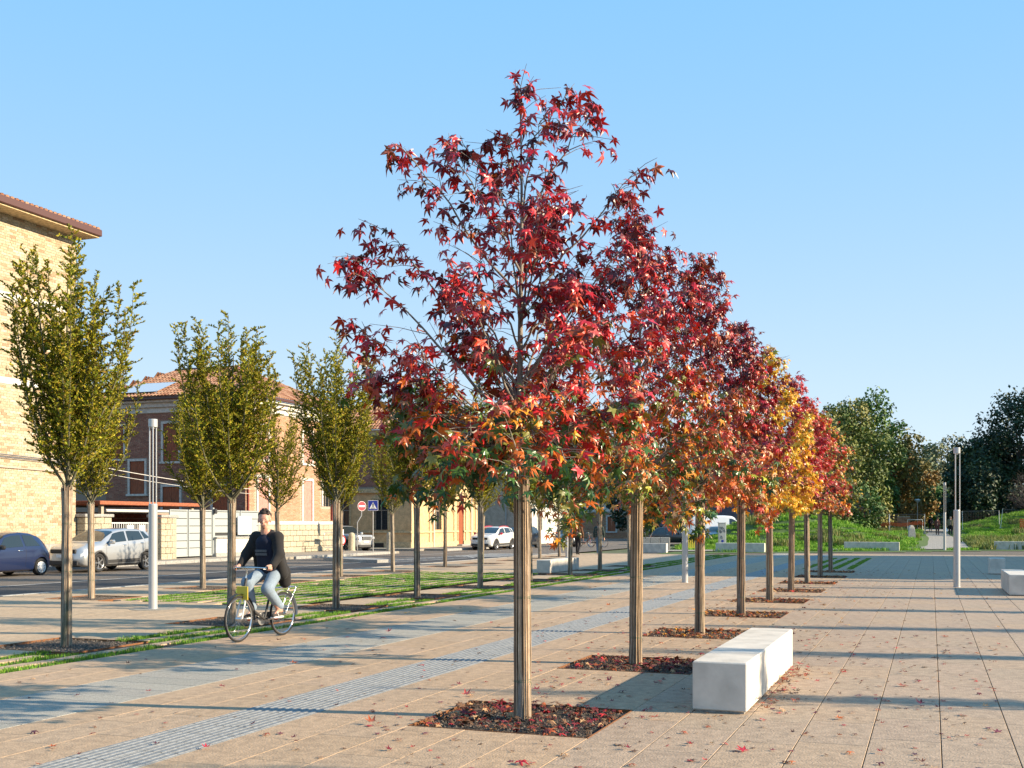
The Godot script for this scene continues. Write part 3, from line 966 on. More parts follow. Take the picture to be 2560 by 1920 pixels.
	# cornice, eaves, roof
	for q in [[7.75, 8.05, 0.08], [8.05, 8.30, 0.22], [8.30, 8.42, 0.42]]:
		b = MB.new()
		b.bbox(Vector3(-0.02, q[0], -0.1), Vector3(w + q[2], q[1], q[2]), 0.02, f)
		b.bbox(Vector3(-0.003, q[0] + 0.003, -0.1), Vector3(gw, q[1] - 0.003, q[2] - 0.003), 0.02, g)
		put("cornice", b, M.white_plaster, t)
	b = MB.new()
	b.bbox(Vector3(-0.5, 8.42, 0.42), Vector3(w + 0.62, 8.58, 0.60), 0.03, f)
	b.bbox(Vector3(-0.42, 8.423, 0.42), Vector3(gw + 0.5, 8.577, 0.60), 0.03, g)
	put("gutter", b, M.gutter, t)
	var e0 := W(-43.6, 8.58, 49.62); var e1 := W(-33.3, 8.58, 49.62); var e2 := W(-33.3, 8.58, 60.1); var e3 := W(-43.6, 8.58, 60.1)
	var r0 := W(-41.9, 10.75, 54.9); var r1 := W(-37.6, 10.75, 54.9)
	tiles(t, e0, e1, r1, r0, 0.22, 0.40, 240, 46)
	tiles(t, e1, e2, r1, r1, 0.22, 0.40, 60, 47)
	tiles(t, e3, e0, r0, r0, 0.22, 0.40, 0, 48)
	pipe("ridge_cap", t, [r0, r1], 0.16, M.gutter)
	pipe("ridge_cap", t, [r1, e1], 0.12, M.terracotta)
	b = MB.new()
	var sx := (r0 - e0).lerp(r1 - e1, 0.5).normalized()
	sx = Vector3(0, (r0 - e0).y, (r0 - e0).z).normalized()
	var s0 := e0 + Vector3(1.5, 0.16, 0) + sx * 0.5
	b.quad(s0, s0 + Vector3(2.6, 0, 0), s0 + Vector3(2.6, 0, 0) + sx * 1.9, s0 + sx * 1.9)
	put("roof_window", b, M.lamp_clear, t)
	b = MB.new()
	for k in 3: b.box(s0 + Vector3(1.3 * k - 0.03, -0.12, 0.03), s0 + Vector3(1.3 * k + 0.03, 0.03, 0.0))
	put("roof_window_frame", b, M.steel, t)
	# lower wing at the back left
	var wt := thing("tiled_outbuilding", "low tiled wing behind the dark brick house", "building")
	b = MB.new()
	b.box(W(-52, 0, 60), W(-43.1, 8.0, 51.5))
	put("wall", b, M.mortar_dark, wt)
	tiles(wt, W(-52, 8.0, 51.0), W(-43.2, 8.0, 51.0), W(-43.2, 9.35, 54.6), W(-52, 9.35, 54.6), 0.24, 0.42, 60, 49)
	pipe("ridge_cap", wt, [W(-52, 9.4, 54.6), W(-43.0, 9.4, 54.6)], 0.15, M.gutter)
	# overhead cables
	for k in 2:
		var c := thing("overhead_cable", ["upper white cable strung from the yellow brick building to the house", "lower white cable strung from the yellow brick building to the house"][k], "cable")
		var pts := []
		for i in 11:
			var q := i / 10.0
			pts.append(W(lerpf(-33.1, -33.7, q), lerpf(4.3, 3.55, q) - 0.25 * k - 0.5 * q * (1 - q), lerpf(36.5, 50.3, q)))
		pipe("strand", c, pts, 0.016 - 0.005 * k, M.white_plaster)

	# yard wall: pillars, railing gate, metal gate
	for q in [["stone gate pillar with a slab cap beside the yellow brick building", 36.75, 38.35], ["stone gate pillar between the railing gate and the grey metal gate", 41.6, 42.7]]:
		var p := thing("gate_pillar", q[0], "pillar", W(-32.9, 0.0, (q[1] + q[2]) / 2))
		var hl: float = (q[2] - q[1]) / 2
		rng.seed = int(q[1] * 10)
		for j in 7:
			var n := 3
			for k in n:
				b = MB.new()
				b.col = Color(1, 1, 1) * rnd(0.8, 1.05)
				var z0 := lerpf(-hl, hl, k / float(n)) if k == 0 else lerpf(-hl, hl, (k + (0.18 if j % 2 else -0.15)) / n)
				var z1 := hl if k == n - 1 else lerpf(-hl, hl, (k + 1 + (0.18 if j % 2 else -0.15)) / n)
				b.bbox(Vector3(-0.35, 0.08 + j * 0.272, z0 + 0.006), Vector3(0.35, 0.08 + (j + 1) * 0.272 - 0.012, z1 - 0.006), 0.018)
				put("stone_block", b, M.stone, p)
		b = MB.new()
		b.bbox(Vector3(-0.42, 1.99, -hl - 0.07), Vector3(0.42, 2.12, hl + 0.07), 0.015)
		put("cap", b, M.kerb, p)
	t = thing("railing_gate", "white upright railing gate behind the silver car", "gate", W(-33.0, 0.1, 38.4), PI / 2)
	for y in [0.15, 1.62]:
		b = MB.new()
		b.bbox(Vector3(0, y, -0.02), Vector3(3.15, y + 0.05, 0.02), 0.005)
		put("rail", b, M.white_metal, t)
	for k in 22:
		b = MB.new()
		b.bbox(Vector3(0.04 + 0.146 * k, 0.19, -0.012), Vector3(0.075 + 0.146 * k, 1.63, 0.012), 0.004)
		put("bar", b, M.white_metal, t)
	b = MB.new()
	b.tube([Vector3(2.3, 0.2, 0.02), Vector3(3.1, 1.6, 0.02)], [0.018, 0.018], 6)
	put("brace", b, M.white_metal, t)
	for k in 2:
		b = MB.new()
		b.box(Vector3(1.45 + 0.75 * k, 1.28, 0.014), Vector3(1.85 + 0.75 * k, 1.56, 0.02))
		put("notice", b, M.sign_white, t)
	# shed with an orange edge and a brick yard wall behind the gate
	t = thing("yard_shed", "open shed with flat orange-edged roof in the yard", "shed")
	b = MB.new()
	b.bbox(W(-41.0, 2.55, 46.5), W(-33.9, 2.72, 39.2), 0.02)
	put("roof", b, M.terracotta, t)
	for q in [[-34.2, 39.6], [-34.2, 46.0], [-38, 39.6]]:
		b = MB.new()
		b.box(W(q[0] - 0.08, 0, q[1] + 0.08), W(q[0] + 0.08, 2.55, q[1] - 0.08))
		put("post", b, M.mortar, t)
	b = MB.new()
	b.tube([W(-34.3, 2.3, 40.0), W(-34.3, 2.3, 45.8)], [0.07, 0.07], 8)
	put("awning_roll", b, M.white_metal, t)
	t = thing("yard_brick_wall", "red brick garden wall seen over the railing gate", "wall")
	f = face_right(-36.5, 38.0)
	wall("wall_core", t, f, 12.0, 2.25, [], M.mortar)
	bricks("brick", t, f, 12.0, 0.0, 2.2, [], 0.5, 0.22, 0.02, [Color(0.36, 0.10, 0.05), Color(0.32, 0.09, 0.05), Color(0.40, 0.13, 0.07)], M.brick, 80, 50)
	# grey metal gate in panels
	t = thing("metal_gate", "pale grey metal gate of wide horizontal boards", "gate", W(-33.0, 0.1, 42.75), PI / 2)
	for pn in [[0.0, 1.35], [1.40, 3.25], [3.42, 5.6], [5.65, 7.3]]:
		var low := 0.12 if pn[0] < 3.3 else 1.02
		for j in 6:
			var y0 := 0.12 + j * 0.35
			if y0 < low - 0.1: continue
			b = MB.new()
			b.bbox(Vector3(pn[0] + 0.05, y0, -0.02), Vector3(pn[1] - 0.05, y0 + 0.322, 0.01), 0.006)
			put("board", b, M.grey_metal, t)
		b = MB.new()
		b.box(Vector3(pn[0] + 0.04, low, -0.06), Vector3(pn[1] - 0.04, 2.24, -0.045))
		put("gap_shade_sheet", b, M.dark_plastic, t)  # added dark sheet, its colour stands in for shade in the board gaps
		b = MB.new()
		b.bbox(Vector3(pn[0], low - 0.06, -0.03), Vector3(pn[0] + 0.05, 2.28, 0.03), 0.005)
		b.bbox(Vector3(pn[1] - 0.05, low - 0.06, -0.03), Vector3(pn[1], 2.28, 0.03), 0.005)
		b.bbox(Vector3(pn[0] + 0.05, 2.22, -0.028), Vector3(pn[1] - 0.05, 2.28, 0.028), 0.005)
		b.bbox(Vector3(pn[0] + 0.05, low - 0.06, -0.028), Vector3(pn[1] - 0.05, low, 0.028), 0.005)
		put("frame", b, M.grey_metal, t)
	b = MB.new()
	b.bbox(Vector3(3.27, 0, -0.06), Vector3(3.39, 2.4, 0.06), 0.01)
	put("post", b, M.grey_metal, t)
	b = MB.new()
	b.bbox(Vector3(3.25, 2.1, 0.06), Vector3(3.42, 2.34, 0.22), 0.03)
	put("signal_lamp", b, M.dark_plastic, t)
	t = thing("letterbox_panel", "white letterbox panel leaning on the grey gate", "letterbox", W(-32.85, 1.15, 47.9), PI / 2)
	b = MB.new()
	b.bbox(Vector3(0, 0, 0), Vector3(1.2, 0.95, 0.08), 0.02)
	put("door", b, M.white_metal, t)
	b = MB.new()
	b.bbox(Vector3(1.24, -0.02, 0), Vector3(1.66, 0.62, 0.06), 0.01)
	put("intercom", b, M.grey_metal, t)
	t = thing("white_garden_wall", "low white plastered wall below the grey gate", "wall")
	b = MB.new()
	b.bbox(W(-33.15, 0, 50.1), W(-32.8, 0.98, 46.1), 0.02)
	put("wall", b, M.white_plaster, t)
	b = MB.new()
	b.bbox(W(-33.2, 0.98, 50.1), W(-32.74, 1.05, 46.05), 0.01)
	put("coping", b, M.kerb, t)
	b = MB.new()
	b.bbox(W(-33.2, 0, 50.1), W(-32.77, 0.28, 46.05), 0.02)
	put("footing", b, M.kerb, t)

	# ochre building beyond the side street
	t = thing("ochre_building", "ochre yellow building with grilled arched windows and brick upper storey", "building")
	f = face_front(-44.0, 68.1)
	w = 11.1
	op = [[8.35, 1.3, 9.35, 3.35], [5.4, 1.3, 6.4, 3.35], [2.3, 1.3, 3.3, 3.35]]
	var upo := [[8.35, 5.0, 9.35, 7.0], [5.4, 5.0, 6.4, 7.0]]
	wall("shaded_wall", t, f, w, 4.0, op, M.ochre)
	wall("upper_wall", t, f, w, 8.0, upo, M.mortar_dark, 4.0)
	bricks("brick", t, f, w, 4.25, 7.7, upo.map(func(q): return [q[0] - 0.13, q[1] - 0.12, q[2] + 0.13, q[3] + 0.13]), 0.26, 0.075, 0.01, reds, M.brick, 0, 51)
	for q in op: grilled(t, f, q, M.ochre_trim)
	for q in upo: shuttered(t, f, q, M.shutter, M.ochre_trim)
	g = face_right(-32.9, 68.1)
	gw = 11.8
	og = [[3.9, 1.3, 4.9, 3.35], [8.0, 0.15, 9.0, 3.3]]
	wall("sunlit_wall", t, g, gw, 4.0, og, M.ochre)
	var og2 := [[1.2, 5.0, 2.2, 7.0], [5.2, 5.0, 6.2, 7.0], [9.0, 5.0, 10.0, 7.0]]
	wall("sunlit_upper_wall", t, g, gw, 8.0, og2, M.ochre, 4.0)
	grilled(t, g, og[0], M.ochre_trim)
	for q in og2: shuttered(t, g, q, M.shutter, M.ochre_trim)
	shuttered(t, g, og[1], M.shutter, M.ochre_trim, "door", false)
	b = MB.new()
	b.bbox(Vector3(7.7, 0.0, 0.0), Vector3(9.3, 0.2, 0.5), 0.01, g)
	put("door_step", b, M.kerb, t)
	for q in [[0.0, 0.5], [2.9, 3.25], [7.2, 7.6], [9.4, 9.9], [11.3, 11.8]]:
		b = MB.new()
		b.bbox(Vector3(q[0], 0.1, -0.02), Vector3(q[1], 3.85, 0.07), 0.01, g)
		put("pilaster", b, M.ochre_trim, t)
	for q in [[3.82, 4.12, 0.16], [1.08, 1.22, 0.08], [0.0, 0.45, 0.06], [7.7, 8.1, 0.3]]:
		b = MB.new()
		b.bbox(Vector3(-0.01, q[0], -0.02), Vector3(w + q[2], q[1], q[2]), 0.015, f)
		if q[0] > 2.0: b.bbox(Vector3(-0.005, q[0] + 0.004, -0.02), Vector3(gw, q[1] - 0.004, q[2] - 0.004), 0.015, g)
		else:
			for r in [[0.0, 8.0], [9.0, 11.8]]: b.bbox(Vector3(r[0], q[0] + 0.004, -0.02), Vector3(r[1], q[1] - 0.004, q[2] + 0.02), 0.015, g)
		put("cornice" if q[0] > 2.0 else "dado", b, M.ochre_trim, t)
	b = MB.new()
	b.box(Vector3(8.4, 0.12, 0.062), Vector3(9.1, 0.40, 0.07), f)
	put("cellar_vent", b, M.black, t)
	pipe("downpipe", t, [g * Vector3(3.55, 7.9, 0.1), g * Vector3(3.55, 0.1, 0.1)], 0.05, M.white_plaster)
	pipe("downpipe", t, [g * Vector3(10.4, 7.9, 0.1), g * Vector3(10.4, 0.1, 0.1)], 0.05, M.white_plaster)
	tiles(t, W(-44.3, 8.1, 67.6), W(-32.5, 8.1, 67.6), W(-37.5, 10.4, 73.5), W(-41, 10.4, 73.5), 0.24, 0.42, 60, 52)
	tiles(t, W(-32.5, 8.1, 67.6), W(-32.5, 8.1, 80.3), W(-37.5, 10.4, 76.0), W(-37.5, 10.4, 73.5), 0.24, 0.42, 60, 53)
	t = thing("post_box", "grey letter box on a post at the corner of the ochre building", "post box", W(-32.35, 0.08, 67.9), 0.6)
	pipe("post", t, [Vector3(0, 0, 0), Vector3(0, 1.4, 0)], 0.03, M.steel)
	b = MB.new()
	b.bbox(Vector3(-0.18, 1.35, -0.12), Vector3(0.18, 1.95, 0.12), 0.03)
	put("box", b, M.grey_metal, t)

	# greige and white house further on
	t = thing("greige_house", "plain greige and white rendered house behind the parked cars", "house")
	f = face_front(-46.0, 88.0)
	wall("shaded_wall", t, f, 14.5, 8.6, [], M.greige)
	g = face_right(-31.5, 88.0)
	og = [[2.0, 4.2, 3.0, 5.8], [5.5, 4.2, 6.5, 5.8], [2.0, 1.2, 3.0, 2.8], [9.0, 1.2, 10.0, 2.8]]
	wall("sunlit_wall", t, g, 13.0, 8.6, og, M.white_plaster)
	for q in og: grilled(t, g, q, M.white_plaster, false)
	tiles(t, W(-46.4, 8.6, 87.5), W(-31.0, 8.6, 87.5), W(-36, 10.6, 94), W(-42, 10.6, 94), 0.3, 0.45, 0, 54)
	pipe("downpipe", t, [f * Vector3(12.4, 8.4, 0.08), f * Vector3(12.4, 0.1, 0.08)], 0.05, M.grey_metal)
	# orange brick and white house at the end of the road
	t = thing("far_brick_house", "far house with orange brick ground floor and white upper floor", "house")
	f = face_front(-42.0, 128.0)
	op = [[6.0, 0.8, 7.0, 2.6], [8.6, 0.8, 9.6, 2.6], [11.2, 0.8, 12.2, 2.6], [6.0, 4.4, 7.0, 6.2], [8.6, 4.4, 9.6, 6.2], [11.2, 4.4, 12.2, 6.2], [14.0, 4.4, 15.0, 6.2]]
	wall("ground_floor", t, f, 18.0, 3.2, op.slice(0, 3), M.mortar)
	bricks("brick", t, f, 18.0, 0.0, 3.15, op.slice(0, 3), 0.5, 0.16, 0.03, [Color(0.52, 0.24, 0.12), Color(0.56, 0.28, 0.15), Color(0.48, 0.21, 0.11)], M.brick, 0, 55)
	wall("upper_floor", t, f, 18.0, 7.6, op.slice(3), M.white_plaster, 3.2)
	for q in op: shuttered(t, f, q, M.shutter, M.white_plaster)
	tiles(t, W(-42.4, 7.6, 127.5), W(-23.6, 7.6, 127.5), W(-28, 10, 134), W(-38, 10, 134), 0.35, 0.5, 0, 56)
	# mauve building behind the mound
	t = thing("mauve_building", "low mauve grey building in shade behind the van", "building")
	f = face_front(-30.0, 126.0)
	op = [[2.0, 1.0, 3.4, 2.6], [6.0, 1.0, 7.4, 2.6], [10.0, 0.1, 11.2, 2.5], [13.5, 1.0, 14.9, 2.6]]
	wall("wall", t, f, 17.0, 6.0, op, M.mauve)
	for q in op: shuttered(t, f, q, M.gutter, M.mauve)
	wall("side_wall", t, face_right(-13.0, 126.0), 10.0, 6.0, [], M.mauve)
	tiles(t, W(-30.4, 6.0, 125.5), W(-12.6, 6.0, 125.5), W(-16, 8.2, 131), W(-27, 8.2, 131), 0.35, 0.5, 0, 57)
	# block on the right, outside the frame: it shades the middle of the plaza
	t = thing("apartment_block", "plain apartment block on the right side of the plaza", "building")
	b = MB.new()
	b.box(W(17.0, 0, 66.5), W(29.0, 12.2, 42.0))
	put("wall", b, M.ochre, t)
	b = MB.new()
	b.bbox(W(16.5, 12.2, 67.0), W(29.5, 12.5, 41.5), 0.05)
	put("roof", b, M.gutter, t)
	for j in 4:
		for k in 7:
			b = MB.new()
			b.box(W(16.95, 1.0 + 2.9 * j, 45.6 + 3.1 * k), W(16.99, 2.4 + 2.9 * j, 44.4 + 3.1 * k))
			put("window", b, M.window_dark, t)

# ---------------------------------------------------------------- park beyond the plaza
func cam_xz(x: float, z: float) -> Vector2:      # across and away from the camera -> (u, d)
	var a := deg_to_rad(20.6)
	return Vector2(x * cos(a) - z * sin(a), z * cos(a) + x * sin(a))
func beyond(u: float, d: float) -> float:        # metres past the skewed edge of the plaza
	return (d - (68.9 + (u + 12.6) * 0.766)) * 0.794
func rise(u: float, d: float) -> float:
	var e := beyond(u, d)
	if e <= 0.0: return -0.03
	var side := smoothstep(0.0, 4.0, u + 15.6 + (d - 72.0) * 0.15)
	var h := 0.75 * smoothstep(2.0, 42.0, e) + 0.006 * maxf(e - 42.0, 0)
	var m := cam_xz(22.6, 90.0)
	h += 2.25 * exp(-pow((u - m.x) / 6.0, 2) - pow((d - m.y) / 7.0, 2)) * smoothstep(3.6, 8.0, e)
	m = cam_xz(34.0, 100.0)
	h += 0.35 * exp(-pow((u - m.x) / 5.0, 2) - pow((d - m.y) / 8.0, 2)) * smoothstep(4.0, 9.0, e)
	m = cam_xz(58.0, 118.0)
	h += 2.6 * exp(-pow((u - m.x) / 9.0, 2) - pow((d - m.y) / 14.0, 2)) * smoothstep(6.0, 16.0, e)
	if u > -0.9 and u < 2.7 and d < 150: h = minf(h, 0.75 * smoothstep(2.0, 42.0, e) + 0.006 * maxf(e - 42.0, 0))
	return -0.03 + h * side

func far_tree(called: String, label: String, at: Vector3, h: float, r: float, leaves: int, size: float, tones: Array, seed_: int, open := 0.35, low := 0.22, group := "") -> void:
	var t := thing(called, label, "tree", at, 0.0, group)
	rng.seed = seed_
	var b := MB.new()
	var top := Vector3(rnd(-0.4, 0.4), h * 0.75, rnd(-0.4, 0.4))
	var sp := curve(Vector3.ZERO - Vector3(0, 0.3, 0), Vector3(rnd(-0.3, 0.3), h * 0.4, rnd(-0.3, 0.3)), top, 8)
	b.tube(sp, tapered(0.028 * h, 0.006 * h, 8), 8)
	put("trunk", b, M.dark_bark, t)
	var limbs := MB.new()
	var crown := MB.new()
	var n := 30
	for i in n:
		var y := lerpf(low, 1.0, (i + rnd(0, 1)) / n)
		var prof := sqrt(clampf(1.0 - pow((y - 0.52) / 0.52, 2), 0.04, 1.0))
		var a := i * 2.39996 + rnd(-0.5, 0.5)
		var rr := r * prof * sqrt(rnd(0.12, 1.0))
		var c := Vector3(cos(a) * rr, y * h, sin(a) * rr)
		var cr := r * rnd(0.24, 0.42)
		var root: Vector3 = sp[clampi(int(y * 0.75 * 8), 2, 7)]
		limbs.tube(curve(root, root.lerp(c, 0.5) + Vector3(0, -0.3, 0), c, 4), tapered(0.009 * h, 0.02, 4), 4, false)
		var tone: Color = tones[rng.randi() % tones.size()]
		for k in int(leaves * 1.5) / n:
			var q := Vector3(rnd(-1, 1), rnd(-0.8, 0.8), rnd(-1, 1))
			q = q.normalized() * pow(rng.randf(), open) * cr
			var p := c + q
			var nrm := (q.normalized() * 0.6 + Vector3(rnd(-1, 1), rnd(-0.4, 1.2), rnd(-1, 1))).normalized()
			var x := nrm.cross(Vector3(rnd(-1, 1), rnd(-1, 1), rnd(-1, 1))).normalized() * size * rnd(0.8, 1.5)
			var z := nrm.cross(x) * 0.62
			crown.col = tone * rnd(0.6, 1.35)
			crown.tri(p - x, p + z, p + x)
			crown.tri(p - x, p + x, p - z + nrm * size * 0.3)
	put("limbs", limbs, M.dark_bark, t)
	put("crown", crown, M.far_leaf, t).set_meta("kind", "stuff")

func twigs(b: MB, p: Vector3, dir: Vector3, l: float, r: float, depth: int) -> void:
	var e := p + dir * l
	b.tube([p, p.lerp(e, 0.5) + Vector3(rnd(-1, 1), rnd(-1, 1), rnd(-1, 1)) * l * 0.07, e], [r, r * 0.8, r * 0.6], 4 if depth > 2 else 3, false)
	if depth == 0: return
	for k in 3 if depth < 3 else 4:
		twigs(b, p.lerp(e, rnd(0.45, 1.0)), (dir + Vector3(rnd(-1, 1), rnd(-0.55, 0.75), rnd(-1, 1)) * 0.85).normalized(), l * rnd(0.6, 0.8), r * 0.58, depth - 1)

func drape(b: MB, u0: Callable, u1: Callable, d0: float, d1: float, step: float, lift: float) -> void:
	var d := d0
	while d < d1 - 0.01:
		var e := minf(d + step, d1)
		var n := 4
		for k in n:
			var q := []
			for s in [[d, k], [d, k + 1], [e, k + 1], [e, k]]:
				var u: float = lerpf(u0.call(s[0]), u1.call(s[0]), s[1] / float(n))
				q.append(W(u, rise(u, s[0]) + lift, s[0]))
			b.quad(q[0], q[1], q[2], q[3])
		d = e

func make_park() -> void:
	# terrain, finer near the plaza
	var b := MB.new()
	var step := 1.5
	var nu := 66; var nd := 92
	var rows := []
	for j in nd:
		var row := []
		for i in nu:
			var u := -24.0 + i * step
			var d := 62.0 + j * step
			row.append(W(u, rise(u, d), d))
		rows.append(row)
	soft_grid_drop(b, rows)
	put("terrain", b, M.turf, self).set_meta("kind", "structure")
	# gravel path along the edge, and the path into the park
	b = MB.new()
	var edge := func(off: float, u: float): return 68.9 + (u + 12.6) * 0.766 + off / 0.794
	var u := -17.5
	while u < 2.6:
		var q := []
		for s in [[u, 1.2], [u + 0.7, 1.2], [u + 0.7, 4.2], [u, 4.2]]:
			var d: float = edge.call(s[1], s[0])
			q.append(W(s[0], maxf(rise(s[0], d), -0.02) + 0.035, d))
		b.quad(q[0], q[1], q[2], q[3])
		u += 0.7
	put("gravel_path", b, M.path, self).set_meta("kind", "structure")
	b = MB.new()
	drape(b, func(_d): return -0.7, func(_d): return 2.5, 82.0, 175.0, 1.5, 0.045)
	put("park_path", b, M.path, self).set_meta("kind", "structure")
	# grass on the mound and lawns
	var tones := [Color(0.11, 0.27, 0.012), Color(0.15, 0.33, 0.016), Color(0.18, 0.37, 0.02), Color(0.085, 0.20, 0.012), Color(0.23, 0.36, 0.035)]
	var turf := [grass_patch(71, 1.5, 1.5, 520, 0.08, 0.26, tones, 0.016), grass_patch(72, 1.5, 1.5, 420, 0.06, 0.34, tones, 0.018)]
	var weed := grass_patch(73, 1.5, 1.5, 260, 0.25, 0.75, [Color(0.10, 0.17, 0.02), Color(0.14, 0.19, 0.03), Color(0.22, 0.22, 0.06), Color(0.08, 0.13, 0.02), Color(0.28, 0.25, 0.10)], 0.026)
	rng.seed = 74
	var places := [[], [], []]
	var z := 70.0
	while z < 128.0:
		var x := 10.0
		while x < z * 0.47 + 4.0:
			var p := cam_xz(x + rnd(-0.5, 0.5), z + rnd(-0.5, 0.5))
			var e := beyond(p.x, p.y)
			x += 1.15
			if e < 0.25 or (e > 0.9 and e < 4.5 and p.x < 2.8) or (p.x > -1.5 and p.x < 3.2 and e > 1.0): continue
			if p.x + 15.4 + (p.y - 72.0) * 0.15 < 0.0: continue
			var at := Transform3D(Basis(Vector3.UP, rnd(0, TAU)).scaled(Vector3(1, rnd(0.7, 1.3), 1)), W(p.x, rise(p.x, p.y) - 0.02, p.y))
			if (p.x > 3.0 and e < 16 and rng.randf() < 0.75) or rng.randf() < 0.03 or (p.x > -9 and p.x < -2 and e > 4.5 and e < 12 and rng.randf() < 0.16): places[2].append(at)
			else: places[rng.randi() % 2].append(at)
		z += 1.15
	scatter("lawn_grass", turf[0], M.grass, places[0], "thick green grass covering the mound and park lawn", "grass")
	scatter("lawn_grass", turf[1], M.grass, places[1], "uneven longer grass on the mound and park lawn", "grass")
	scatter("weeds", weed, M.grass, places[2], "tall weeds growing right of the park path", "weeds")
	# stone posts beside the path
	for k in 6:
		var d := 97.0 + 3.2 * k
		var t := thing("stone_post", "%s pale stone post from the viewer along the left side of the park path" % ordinals[k], "stone post", W(-1.5 - 0.05 * k, rise(-1.5, d) - 0.05, d), 0.3 + 0.1 * k, "stone posts beside the park path")
		t.rotation.x = -0.10
		var m := MB.new()
		m.prism(PackedVector2Array([Vector2(-0.30, 0), Vector2(0.30, 0), Vector2(0.27, 0.72), Vector2(0.16, 0.90), Vector2(-0.08, 0.95), Vector2(-0.25, 0.80)]), -0.10, 0.10)
		put("stone", m, M.kerb, t)
	# site fences of wire panels
	var k := 0
	for q in [[-7.5, 121.5, 0.02, 0.0], [-4.05, 121.6, -0.03, 0.0], [2.9, 119.8, 0.1, 0.02], [6.3, 118.6, 0.12, -0.10]]:
		var t := thing("wire_fence_panel", "wire mesh site fence panel, %s from the left across the park" % ordinals[k], "fence", W(q[0], rise(q[0], q[1]) - 0.02, q[1]), q[2], "wire fence panels in the park")
		t.rotation.z = q[3]
		k += 1
		for x in [0.0, 3.4]:
			var m := MB.new()
			m.tube([Vector3(x, 0, 0), Vector3(x, 2.0, 0)], [0.03, 0.03], 6)
			put("post", m, M.white_metal, t)
			m = MB.new()
			m.bbox(Vector3(x - 0.12, -0.03, -0.3), Vector3(x + 0.12, 0.13, 0.3), 0.02)
			put("foot_block", m, M.kerb, t)
		var m := MB.new()
		for y in [0.15, 1.97]: m.tube([Vector3(0, y, 0), Vector3(3.4, y, 0)], [0.02, 0.02], 6, false)
		put("rail", m, M.site_wire, t)
		m = MB.new()
		for i in 22: m.tube([Vector3(0.15 * (i + 1), 0.15, 0), Vector3(0.15 * (i + 1), 1.97, 0)], [0.005, 0.005], 3, false)
		for i in 7: m.tube([Vector3(0, 0.4 + 0.24 * i, 0), Vector3(3.4, 0.4 + 0.24 * i, 0)], [0.005, 0.005], 3, false)
		put("wire_mesh", m, M.site_wire, t)
	# orange netting
	for q in [["orange safety tape sagging along the left fence panels", [[-6.2, 1.0], [-5.0, 0.9], [-3.9, 1.0], [-2.9, 0.85], [-1.9, 0.95], [-0.7, 1.1]], 121.2, 0.36], ["tall orange safety net at the right edge of the park", [[7.75, 0.7], [8.6, 0.75], [10.5, 0.7]], 114.8, 1.2]]:
		var t := thing("safety_net", q[0], "safety net")
		var m := MB.new()
		for i in q[1].size() - 1:
			var a: Array = q[1][i]; var c: Array = q[1][i + 1]
			for s in 6:
				var f0 := s / 6.0; var f1 := (s + 1) / 6.0
				var p0 := Vector2(lerpf(a[0], c[0], f0), lerpf(a[1], c[1], f0) + 0.03 * sin(s * 1.9))
				var p1 := Vector2(lerpf(a[0], c[0], f1), lerpf(a[1], c[1], f1) + 0.03 * sin((s + 1) * 1.9))
				var y0 := rise(p0.x, q[2]); var y1 := rise(p1.x, q[2])
				for r in 6:
					var v0: float = -q[3] / 2 + q[3] * r / 6.0
					var th: float = q[3] / 9.0
					m.box(Vector3(0, 0, -0.012), Vector3(1, 1, 0.012), Transform3D(Basis(W(p1.x - p0.x, y1 + p1.y - y0 - p0.y, 0), Vector3(0, th, 0), Vector3(0, 0, 1)), W(p0.x, y0 + p0.y + v0, q[2])))
		put("net", m, M.orange, t)
	# old brick wall with grass on top
	var t := thing("ruined_brick_wall", "low old brick wall behind the fence, grass on top", "wall")
	var f := face_front(-11.5, 131.0)
	f.origin.y = rise(-10, 131) - 0.1
	wall("wall_core", t, f, 6.6, 1.75, [], M.mortar)
	bricks("brick", t, f, 6.6, 0.0, 1.7, [], 0.5, 0.15, 0.02, [Color(0.40, 0.17, 0.09), Color(0.46, 0.22, 0.13), Color(0.36, 0.15, 0.08)], M.brick, 0, 58)
	f.origin.x = -3.6
	wall("wall_core", t, f, 1.4, 1.9, [], M.mortar)
	bricks("brick", t, f, 1.4, 0.0, 1.85, [], 0.5, 0.15, 0.02, [Color(0.40, 0.17, 0.09), Color(0.46, 0.22, 0.13), Color(0.36, 0.15, 0.08)], M.brick, 0, 59)
	# small park lamp
	t = thing("park_lamp", "small mushroom lamp on a thin pole far down the park", "lamp post", W(-1.5, rise(-1.5, 136), 136))
	pipe("pole", t, [Vector3(0, -0.1, 0), Vector3(0, 3.3, 0)], 0.05, M.steel)
	b = MB.new()
	b.lathe([Vector2(0.05, 3.2), Vector2(0.2, 3.35), Vector2(0.34, 3.5), Vector2(0.3, 3.58), Vector2(0, 3.65)], 16)
	put("hood", b, M.white_metal, t)
	t = thing("goal_frame", "white tubular frame standing on the lawn behind the tape", "frame", W(-2.4, rise(-2.4, 127), 127))
	b = MB.new()
	b.tube([Vector3(0, -0.05, 0), Vector3(0, 1.3, 0), Vector3(1.5, 1.3, 0), Vector3(1.5, -0.05, 0)], [0.04, 0.04, 0.04, 0.04], 6)
	put("tubing", b, M.white_metal, t)

	# trees of the park
	var mid := [Color(0.105, 0.14, 0.018), Color(0.15, 0.165, 0.025), Color(0.19, 0.18, 0.035), Color(0.065, 0.10, 0.014)]
	var fresh := [Color(0.07, 0.15, 0.025), Color(0.10, 0.18, 0.03), Color(0.055, 0.115, 0.02)]
	var brown := [Color(0.25, 0.15, 0.035), Color(0.19, 0.16, 0.035), Color(0.28, 0.17, 0.04), Color(0.15, 0.145, 0.03)]
	var dark := [Color(0.018, 0.04, 0.014), Color(0.025, 0.055, 0.018), Color(0.012, 0.03, 0.012)]
